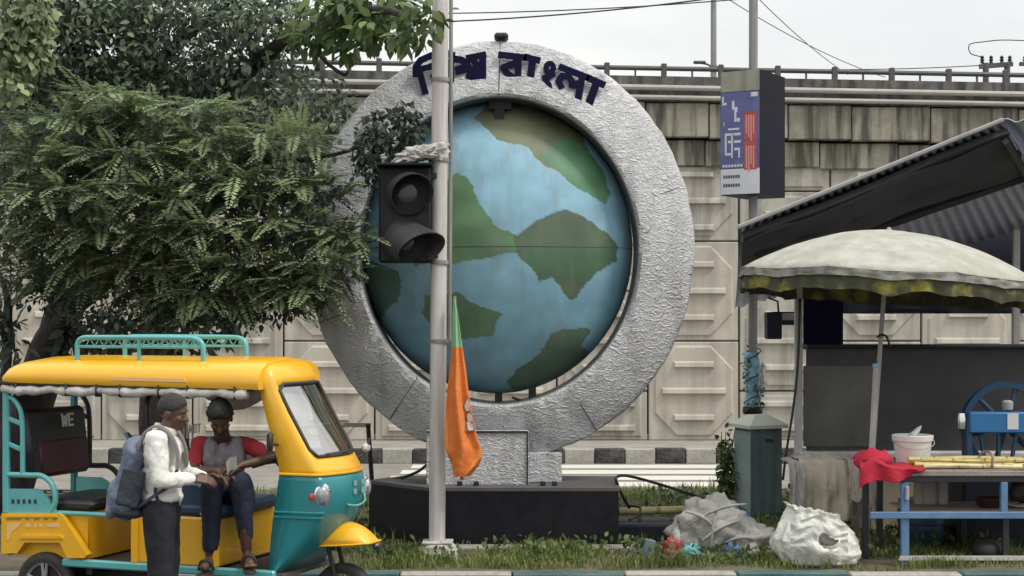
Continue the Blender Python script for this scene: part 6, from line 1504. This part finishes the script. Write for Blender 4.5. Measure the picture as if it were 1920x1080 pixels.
mb = MB(); mb.box(((tx0 + tx1) / 2 - .02, YT0 + .008, MED + .06), (tx1 - tx0, .035, .035)); mb.build('bottom_rail', MT['post_white'], tb)
mb = MB(); q = P(1701, 925, YT0 - .01); mb.box((q.x, YT0 - .012, q.z), (.03, .03, .12), bev=.008); mb.build('latch', MT['ledge'], tb)
# red cloth over the corner
def rc(u, v, o=0.):
    # u along the table from left, v from back over the top to the front fall
    px = 1612 + 122 * u; 
    if v < .45:
        t = v / .45; y = YT1 - .35 - (YT1 - .35 - YT0 + .03) * t; z = ztp + .012 + .09 * math.exp(-((u - .22) / .22) ** 2) * (1 - .3 * t) + .03 * abs(math.sin(u * 9 + t * 3)) * (1 - u)
    else:
        t = (v - .45) / .55; y = YT0 - .03 - .03 * math.sin(u * 14) * t; drop = (.15 * (1 - u) ** .7 + .0) * (1 - .25 * math.sin(u * 7)); z = ztp + .012 + .09 * math.exp(-((u - .22) / .22) ** 2) * .7 * (1 - t) - drop * t
        if u > .8: z = max(z, ztp + .004 - (.0 if u > .95 else .02))
    x = P(px, 0, max(YT0 - .03, min(y, YT0 + .2))).x
    z += .012 * fbm((u * 7, v * 7, 3), 3)
    return V((x, y, z + o))
mb = MB(); mb.grid(rc, 40, 30); n0 = len(mb.v); mb.grid(lambda u, v: rc(u, v) + V((0, .008 if v > .5 else 0, -.006)), 40, 30)
for j in range(29):
    for i in (0, 39): mb.f.append((j * 40 + i, (j + 1) * 40 + i, n0 + (j + 1) * 40 + i, n0 + j * 40 + i)); mb.mi.append(0)
o = mb.build('red_cloth', MT['red_cloth'], smooth=True); tag(o, 'bright red cloth thrown over the left corner of the market table', 'cloth')
mb = MB(); mb.ell(P(1636, 862, YT0 + .25), (.16, .2, .085)); mb.v = [tuple(V(p) + V((fbm(V(p) * 9), fbm(V(p) * 9 + V((1, 2, 3))), fbm(V(p) * 9 + V((5, 2, 3))))) * .05) for p in mb.v]; o2 = mb.build('bunched_fold', MT['red_cloth'], o, smooth=True)
# sugarcane stalks lying along the table
r = random.Random(9)
for k in range(9):
    x0 = P(1712 + r.uniform(0, 30) + (160 if k > 5 else 0), 0, YT0 + .2).x; y = YT0 + .10 + .07 * (k % 6) + r.uniform(-.01, .01); z = ztp + .026 + (.035 if k in (2, 4, 7) else 0)
    rr = r.uniform(.017, .026); L1 = r.uniform(.95, 1.2) if k <= 5 else 1.2
    ro = empty('sugarcane_stalk', (x0, y, z), label='peeled yellow sugarcane stalk lying in the bundle on the market table', cat='sugarcane', group='sugarcane stalks lying on the market table')
    dy = r.uniform(-.06, .06); a, b = V((x0, y, z)), V((x0 + L1, y + dy, z + r.uniform(-.004, .012)))
    mb = MB(); mb.tube([a.lerp(b, t) + V((0, 0, .006 * math.sin(t * 7 + k))) for t in np.linspace(0, 1, 9)], rr, 9); mb.build('stem', MT['cane'] if k % 3 else MT['cane_pale'], ro, smooth=40)
    for t in (.22, .45, .7, .9):
        mb = MB(); mb.lathe([(rr, -.006), (rr * 1.12, 0), (rr, .006)], a.lerp(b, t + r.uniform(-.04, .04)), 9, Matrix.Rotation(rad(90), 4, 'Y')); mb.build('node', MT['cane_node'], ro)
mb = MB(); q = P(1852, 868, YT0 + .15); mb.tube(bez([q + V((0, -.12, -.03)), q + V((.01, -.1, .07)), q + V((.015, .05, .09)), q + V((.01, .22, .06)), q + V((0, .26, -.03))], 5), .012, 6); o = mb.build('tie_string', MT['wood'], smooth=True); tag(o, 'twine tied round the sugarcane bundle on the table', 'twine')
# bucket and bag
YB = 13.95
q = P(1711, 850, YB); bx_ = empty('white_bucket', (q.x, YB, ztp), label='white plastic bucket with rim standing on the back of the table', cat='bucket')
mb = MB(); R1_, R0 = 37 / FPX * YB, 30 / FPX * YB; zbt = ztp; hb_ = P(0, 815, YB).z - zbt
mb.lathe([(R0, 0), (R0 * 1.02, .01), (R1_ * .95, hb_ * .78), (R1_ * 1.02, hb_ * .8), (R1_ * 1.04, hb_ * .97), (R1_ * 1.0, hb_), (R1_ * .93, hb_ * .96), (R0 * .9, .02)], (q.x, YB, zbt), 28); mb.build('bucket_body', MT['bucket'], bx_, smooth=40)
mb = MB(); mb.tube([V((q.x + R1_ * 1.05 * math.cos(a), YB - .02 + R1_ * 1.05 * math.sin(a), zbt + hb_ * .8 - .06 * max(0, -math.sin(a)))) for a in np.linspace(math.pi, 2 * math.pi, 14)], .004, 5); mb.build('handle', MT['ledge'], bx_)
q = P(1690, 800, YB); mb = MB()
def pbag(u, v): 
    a = 2 * math.pi * u; R = .075 * math.sin(math.pi * (v * .94 + .03)) ** .7 * (1 + .35 * fbm((math.cos(a) * 2, math.sin(a) * 2, v * 4), 3)); c = V((q.x - .03 + .19 * v ** 1.2, YB - .02, ztp + .06 + .30 * v - .03 * v * v)); return c + V((R * math.cos(a) * .8, R * math.sin(a), R * .3 * math.cos(a)))
mb.grid(pbag, 20, 22, True); o = mb.build('plastic_bag', MT['plastic_clear'], smooth=True); tag(o, 'crumpled pale plastic bag sticking up behind the white bucket', 'plastic bag')
# sugarcane press
YM = 14.6
pr_ = empty('sugarcane_press', P(1880, 850, YM), label='blue sugarcane juice press with big spoked wheel behind the market table', cat='juice press')
wc = P(1893, 800, YM); RW_ = 84 / FPX * YM
M = Matrix.Rotation(rad(90), 4, 'X')
for nm, dy in (('flywheel', .12),):
    mb = MB(); mb.lathe([(RW_ * .86, -.04), (RW_, -.045), (RW_ * 1.0, .045), (RW_ * .86, .04), (RW_ * .86, -.04)], (wc.x, YM + dy, wc.z), 44, M, cap=False); fw = mb.build(nm, MT['machine_dark'], pr_, smooth=40)
    mb = MB(); mb.lathe([(RW_ * .90, -.05), (RW_ * .97, -.05), (RW_ * .97, -.043), (RW_ * .90, -.043), (RW_ * .90, -.05)], (wc.x, YM + dy, wc.z), 44, M, cap=False); mb.build('rim_band', MT['chrome'], fw, smooth=40)
    for k in range(6):
        a = k * math.pi / 3 + .25; mb = MB(); mb.tube([V((wc.x + .03 * math.cos(a), YM + dy, wc.z + .03 * math.sin(a))), V((wc.x + RW_ * .9 * math.cos(a), YM + dy, wc.z + RW_ * .9 * math.sin(a)))], [.03, .022], 8); mb.build('spoke', MT['machine_dark'], fw, smooth=40)
    mb = MB(); mb.lathe([(.06, -.09), (.065, .06)], (wc.x, YM + dy, wc.z), 18, M); mb.build('hub', MT['machine_blue'], fw, smooth=40)
a, b = P(1817, 773, YM - .1), P(1990, 812, YM - .1)
mb = MB(); mb.box(((a.x + b.x) / 2, YM - .02, (a.z + b.z) / 2), (b.x - a.x, .2, a.z - b.z), bev=.012); bxp = mb.build('gear_box', MT['machine_blue'], pr_)
q = P(1899, 789, YM - .12); mb = MB(); mb.box((q.x, YM - .1235, q.z - .005), (.10, .004, .145)); mb.build('paper_label', MT['ad_white'], bxp)
for px in (1808, 1990):
    c = P(px, 800, YM); mb = MB(); mb.box((c.x + .02, YM - .02, (P(0, 782, YM).z + .9) / 2), (.06, .16, P(0, 782, YM).z - .9), bev=.01); mb.build('side_frame', MT['machine_dark'], pr_)
mb = MB(); mb.lathe([(.035, -.09), (.04, .0), (.03, .05)], P(1803, 785, YM - .1), 14); mb.build('oil_cap', MT['chrome'], pr_, smooth=40)
mb = MB(); mb.lathe([(.045, 0), (.05, .02), (.05, .07), (.03, .085)], P(1889, 768, YM), 16); mb.build('feed_cup', MT['ledge'], pr_, smooth=40)
for px in (1838, 1872, 1905):
    c = P(px, 815, YM - .05); e = P(px + (8 if px < 1850 else (0 if px < 1890 else -8)), 862, YM - .05); mb = MB(); mb.tube([c, e], .02, 6); mb.build('brace', MT['machine_dark'], pr_)
mb = MB(); mb.box((wc.x, YM, .52), (1.1, .5, .76)); mb.build('stand', MT['tarp_dark'], pr_)
# things on and under the shelf
q = P(1856, 958, 13.7); mb = MB(); zz = zm + .017; Rb = 28 / FPX * 13.7
mb.lathe([(Rb * .6, 0), (Rb * .8, .03), (Rb, .085), (Rb * .96, .085), (Rb * .7, .03), (Rb * .3, .012)], (q.x, 13.72, zz), 26); o = mb.build('bowl', MT['bowl'], smooth=40); tag(o, 'dark brown bowl on the table shelf near the middle leg', 'bowl')
q = P(1852, 1060, 13.5); Rb = 30 / FPX * 13.5; mb = MB(); mb.lathe([(.03, 0), (Rb * .8, .015), (Rb, .08), (Rb * .95, .14), (Rb * .7, .175), (Rb * .2, .185)], (q.x, 13.5, MED), 26); o = mb.build('cooking_pot', MT['pot'], smooth=40); tag(o, 'round blackened pot on the ground under the table', 'pot')
q = P(1915, 958, 13.7); mb = MB(); mb.lathe([(.05, 0), (.12, .02), (.13, .03), (.05, .025)], (q.x, 13.7, zz), 20); mb.build('dish', MT['bucket'], smooth=40); 
bpy.data.objects['dish']['label'] = 'pale dish on the table shelf at the right edge'; bpy.data.objects['dish']['category'] = 'dish'
mb = MB(); mb.ell((q.x + .02, 13.72, zz + .13), (.1, .09, .10), None, 16, 10); mb.v = [tuple(V(p) + V((fbm(V(p) * 12), fbm(V(p) * 12 + V((3, 0, 0))), fbm(V(p) * 12 + V((0, 3, 0))))) * .05) for p in mb.v]; o = mb.build('dark_bundle', MT['bowl'], smooth=True); tag(o, 'dark lump of cloth heaped on the dish on the table shelf', 'bundle')
for px, w0, c in ((1740, .1, 'khaki2'), (1765, .07, 'ledge'), (1722, .06, 'khaki')):
    q = P(px, 955, 14.0); mb = MB(); mb.lathe([(w0 * .7, 0), (w0 * .8, .02), (w0 * .75, .2), (w0 * .5, .24), (w0 * .3, .27)], (q.x, 13.98, zz), 14); o = mb.build('jar', MT[c], smooth=40)
    tag(o, {1740: 'widest dusty pink grey jar on the back of the table shelf', 1765: 'pale grey slim jar on the table shelf, right of the widest jar', 1722: 'small khaki jar on the table shelf, left of the widest jar'}[px], 'jar')
# blue drum under the table with a hanging sack cloth left
q = P(1735, 1010, 14.35); mb = MB(); mb.lathe([(.2, 0), (.21, .02), (.205, .2), (.215, .21), (.205, .4), (.2, .42), (.05, .43)], (q.x, 14.5, MED), 24); o = mb.build('dark_drum', MT['blue_vinyl'], smooth=40); tag(o, 'dark blue drum standing on the ground behind the table', 'drum')
# khaki cloth draped over a rack
rkx0, rkx1 = P(1482, 0, 14.7).x, P(1640, 0, 14.7).x
rkr = empty('trestle', P(1560, 985, 14.8), label='low wooden trestle hidden under khaki cloth left of the table', cat='trestle')
zrk = P(0, 862, 14.7).z
mb = MB(); mb.box(((rkx0 + rkx1) / 2, 14.85, zrk - .03), (rkx1 - rkx0 - .06, .4, .04)); mb.build('board', MT['wood'], rkr)
for x in (rkx0 + .1, rkx1 - .12):
    for y in (14.7, 15.0): mb = MB(); mb.box((x, y, (zrk - .05 + MED) / 2), (.05, .05, zrk - .05 - MED)); mb.build('leg', MT['wood'], rkr)
def drape(name, px0, px1, bot, m_, seed, lab, Y=14.62, topc=0., folds=7):
    def fn(u, v):
        x = P(px0 + (px1 - px0) * u, 0, 14.7).x; b = bot(u)
        zt_ = zrk + .015 + .03 * fbm((u * 4 + seed, 2, 1), 2) + topc
        f = .9 * math.sin(u * folds * 2 + seed + 2.6 * fbm((u * 2.2, v * 1.1, seed), 3)) + .8 * fbm((u * 6, v * 2.2, seed + 2), 3)
        if v < .25:
            t = v / .25; y = Y + .42 - .42 * t; z = zt_ + .02 * fbm((u * 5, t * 3, seed), 2)
        else:
            t = (v - .25) / .75; zb = P(0, b, Y).z; y = Y - .015 - (.03 + .04 * t) * (.5 + .5 * f) - .05 * math.sin(min(1, t * 3) * math.pi / 2); z = zt_ + (zb - zt_) * t - .025 * (1 - math.cos(min(1, t * 5) * math.pi / 2)) * 0
        return V((x + .012 * fbm((u * 6, v * 6, seed + 3), 2), y, z))
    mb = MB(); mb.grid(fn, 56, 40); n0 = len(mb.v); mb.grid(lambda u, v: fn(u, v) + (V((0, .012, 0)) if v > .25 else V((0, 0, -.01))), 56, 40)
    for j in range(39):
        for i in (0, 55): mb.f.append((j * 56 + i, (j + 1) * 56 + i, n0 + (j + 1) * 56 + i, n0 + j * 56 + i)); mb.mi.append(0)
    for i in range(55): mb.f.append((39 * 56 + i, 39 * 56 + i + 1, n0 + 39 * 56 + i + 1, n0 + 39 * 56 + i)); mb.mi.append(0)
    o = mb.build(name, m_, smooth=True); tag(o, lab, 'cloth')
drape('khaki_cloth', 1494, 1586, lambda u: 985 - 12 * u, MT['khaki'], 1, 'khaki cloth draped in folds over the trestle behind the white sack')
drape('grey_cloth', 1580, 1640, lambda u: 925 + 70 * u ** 2 + 12 * math.sin(u * 9), MT['khaki2'], 4, 'pinkish grey cloth hanging beside the red cloth at the table corner', Y=14.5, topc=.01, folds=4)
drape('pale_cloth', 1472, 1500, lambda u: 975 - 10 * u, MT['bundle'], 7, 'pale grey cloth strip hanging at the left end of the trestle', Y=14.55, topc=-.02, folds=3)

# white sack with a handle hole, bundle and litter
def lump(c, r, seed, amp, n=40, m=28, flat=.0, fn=None, sc=2.2):
    mb = MB()
    def f(u, v):
        a = 2 * math.pi * u; b = math.pi * (v * .996 + .002); d = V((math.sin(b) * math.cos(a), math.sin(b) * math.sin(a), -math.cos(b)))
        rid = abs(noise.noise(d * sc * 2 + V((seed, 3, 1)))) * .8; k = 1 + amp * (fbm(d * sc + V((seed, 0, 0)), 4) - rid)
        p = V((d.x * r[0], d.y * r[1], d.z * r[2])) * k
        if fn: p = fn(p, d)
        p = V(c) + p; p.z = max(p.z, MED - .005 + .004 * fbm((p.x * 9, p.y * 9, 1), 1)); return p
    mb.grid(f, n, m, True); return mb
q = P(1530, 1035, 13.3)
ws = empty('white_sack', (q.x, 13.3, MED), label='stuffed white plastic sack with a loop handle on the grass by the kerb', cat='sack')
def sackp(u, v):
    a = 2 * math.pi * u; ca, sa = math.cos(a), math.sin(a)
    R = np.interp(v, [0, .06, .25, .45, .65, .8, .92, 1.], [.62, .86, 1., .96, .80, .66, .56, .60])
    pl = .022 + .10 * max(0, v - .25); ph = 11 * a + 3.2 * fbm((ca * 1.5, sa * 1.5, v * 1.3), 3)
    R *= 1 + pl * (1 - 2 * abs(math.sin(ph / 2))) + .13 * fbm((ca * 1.4 + 3, sa * 1.4, v * 1.8), 4) + .035 * abs(fbm((ca * 4, sa * 4 + 2, v * 7), 3))
    z = MED - .01 + .47 * v - .05 * v * ca - .035 * v * fbm((ca * 2, sa * 2, 5), 3)
    return V((q.x + .03 - .05 * v + .375 * R * ca, 13.36 + .215 * R * sa + .02 * v, z))
mb = MB(); nu, nv = 120, 60; mb.grid(sackp, nu, nv, True); k0 = len(mb.v); top = [V(mb.v[(nv - 1) * nu + i]) for i in range(nu)]; cc = sum(top, V((0, 0, 0))) / nu
for t, dz in ((.55, -.05), (.1, -.09)): mb.v += [tuple(cc.lerp(p, t) + V((0, 0, dz))) for p in top]
for j in range(2):
    a0 = (nv - 1) * nu if j == 0 else k0; b0 = k0 + j * nu
    for i in range(nu): mb.f.append((a0 + i, a0 + (i + 1) % nu, b0 + (i + 1) % nu, b0 + i)); mb.mi.append(0)
mb.build('sack_body', MT['sack'], ws, smooth=True)
def flap(u, v, o=0.):
    px = 1482 + 108 * u; py = 968 + 62 * v + 14 * u * u + 6 * math.sin(u * 9 + v * 3); y = 13.09 - .06 * math.sin(math.pi * u) * (.35 + .65 * v) + .02 * fbm((u * 5, v * 5, 2), 2) + o
    return P(px, py, y)
mb = MB(); nu, nv = 31, 21; mb.grid(flap, nu, nv); n0 = len(mb.v); mb.grid(lambda u, v: flap(u, v, .012), nu, nv)
mb_ = MB(); mb_.ell(P(1554, 1010, 13.12), (.085, .02, .06)); mb_.build('contents', MT['bundle'], ws, smooth=True)
def hole(i, j): return ((i / (nu - 1) - .66) / .2) ** 2 + ((j / (nv - 1) - .62 - .3 * (i / (nu - 1) - .66)) / .2) ** 4 < 1
keep = [k for k, f in enumerate(mb.f) if not hole((f[0] % (nu * nv)) % nu + .5, (f[0] % (nu * nv)) // nu + .5)]
mb.f = [mb.f[k] for k in keep]; mb.mi = [0] * len(mb.f); mb.build('handle_flap', MT['sack'], ws, smooth=True, recalc=False)
q = P(1350, 1010, 14.0); bu = empty('grey_bundle', (q.x, 14., MED), label='heap of tied grey sacking with blue sheet on the grass', cat='bundle')
mb = lump((P(1338, 0, 14).x, 14.05, MED + .19), (.37, .27, .31), 8.1, .26, 60, 40, sc=1.8); mb.build('sacking', MT['bundle'], bu, smooth=True)
mb = lump((P(1405, 0, 13.9).x, 13.95, MED + .09), (.27, .22, .17), 5.7, .3, 48, 30, sc=2.); mb.build('sacking', MT['bundle'], bu, smooth=True)
mb = lump((P(1388, 0, 14).x, 14.12, MED + .19), (.14, .18, .16), 2.2, .35, 40, 26); mb.build('blue_sheet', MT['bundle_blue'], bu, smooth=True)
mb = lump((P(1372, 0, 13.8).x, 13.74, MED + .04), (.09, .08, .09), 6.2, .35, 30, 20); mb.build('blue_sheet', MT['bundle_blue'], bu, smooth=True)
for k, (pa_, pb_, dz) in enumerate((((1290, 985), (1400, 945), .02), ((1300, 1030), (1390, 975), .0), ((1345, 950), (1330, 1045), .02), ((1355, 1020), (1425, 1015), .0), ((1285, 960), (1350, 1000), .02))):
    pts = [P(pa_[0] + (pb_[0] - pa_[0]) * t, pa_[1] + (pb_[1] - pa_[1]) * t - 10 * math.sin(math.pi * t), 13.80 - .05 * math.sin(math.pi * t)) for t in np.linspace(0, 1, 9)]
    mb = MB(); mb.tube(pts, [.006 + .010 * math.sin(math.pi * t) for t in np.linspace(0, 1, 9)], 8); mb.build('fold', MT['bundle'], bu, smooth=True)
q = P(1262, 1015, 13.7)
mb = lump((q.x, 13.72, MED + .06), (.09, .08, .12), 1.7, .45, 28, 20); o = mb.build('red_wrapper', MT['rubbish_red'], smooth=True); tag(o, 'crumpled red wrapper lying on the grass left of the grey heap', 'litter')
mb = lump((P(1268, 985, 13.74).x, 13.74, MED + .15), (.035, .04, .10), 2.7, .4, 20, 14); o = mb.build('paper_scrap', MT['cloth_white'], smooth=True); tag(o, 'white paper scrap standing behind the crumpled red wrapper', 'litter')
mb = lump((P(1298, 1030, 13.6).x, 13.62, MED + .05), (.10, .07, .08), 4.4, .45, 28, 20); o = mb.build('teal_wrapper', MT['rubbish_teal'], smooth=True); tag(o, 'crumpled teal plastic wrapper in the grass before the grey heap', 'litter')
mb = MB(); q = P(1215, 1030, 13.5); mb.box((q.x, 13.5, MED + .09), (.10, .03, .2), Euler((0, .25, .3)), bev=.01); o = mb.build('dark_board_scrap', MT['cabinet']); tag(o, 'small dark green board scrap stuck upright in the grass', 'scrap')
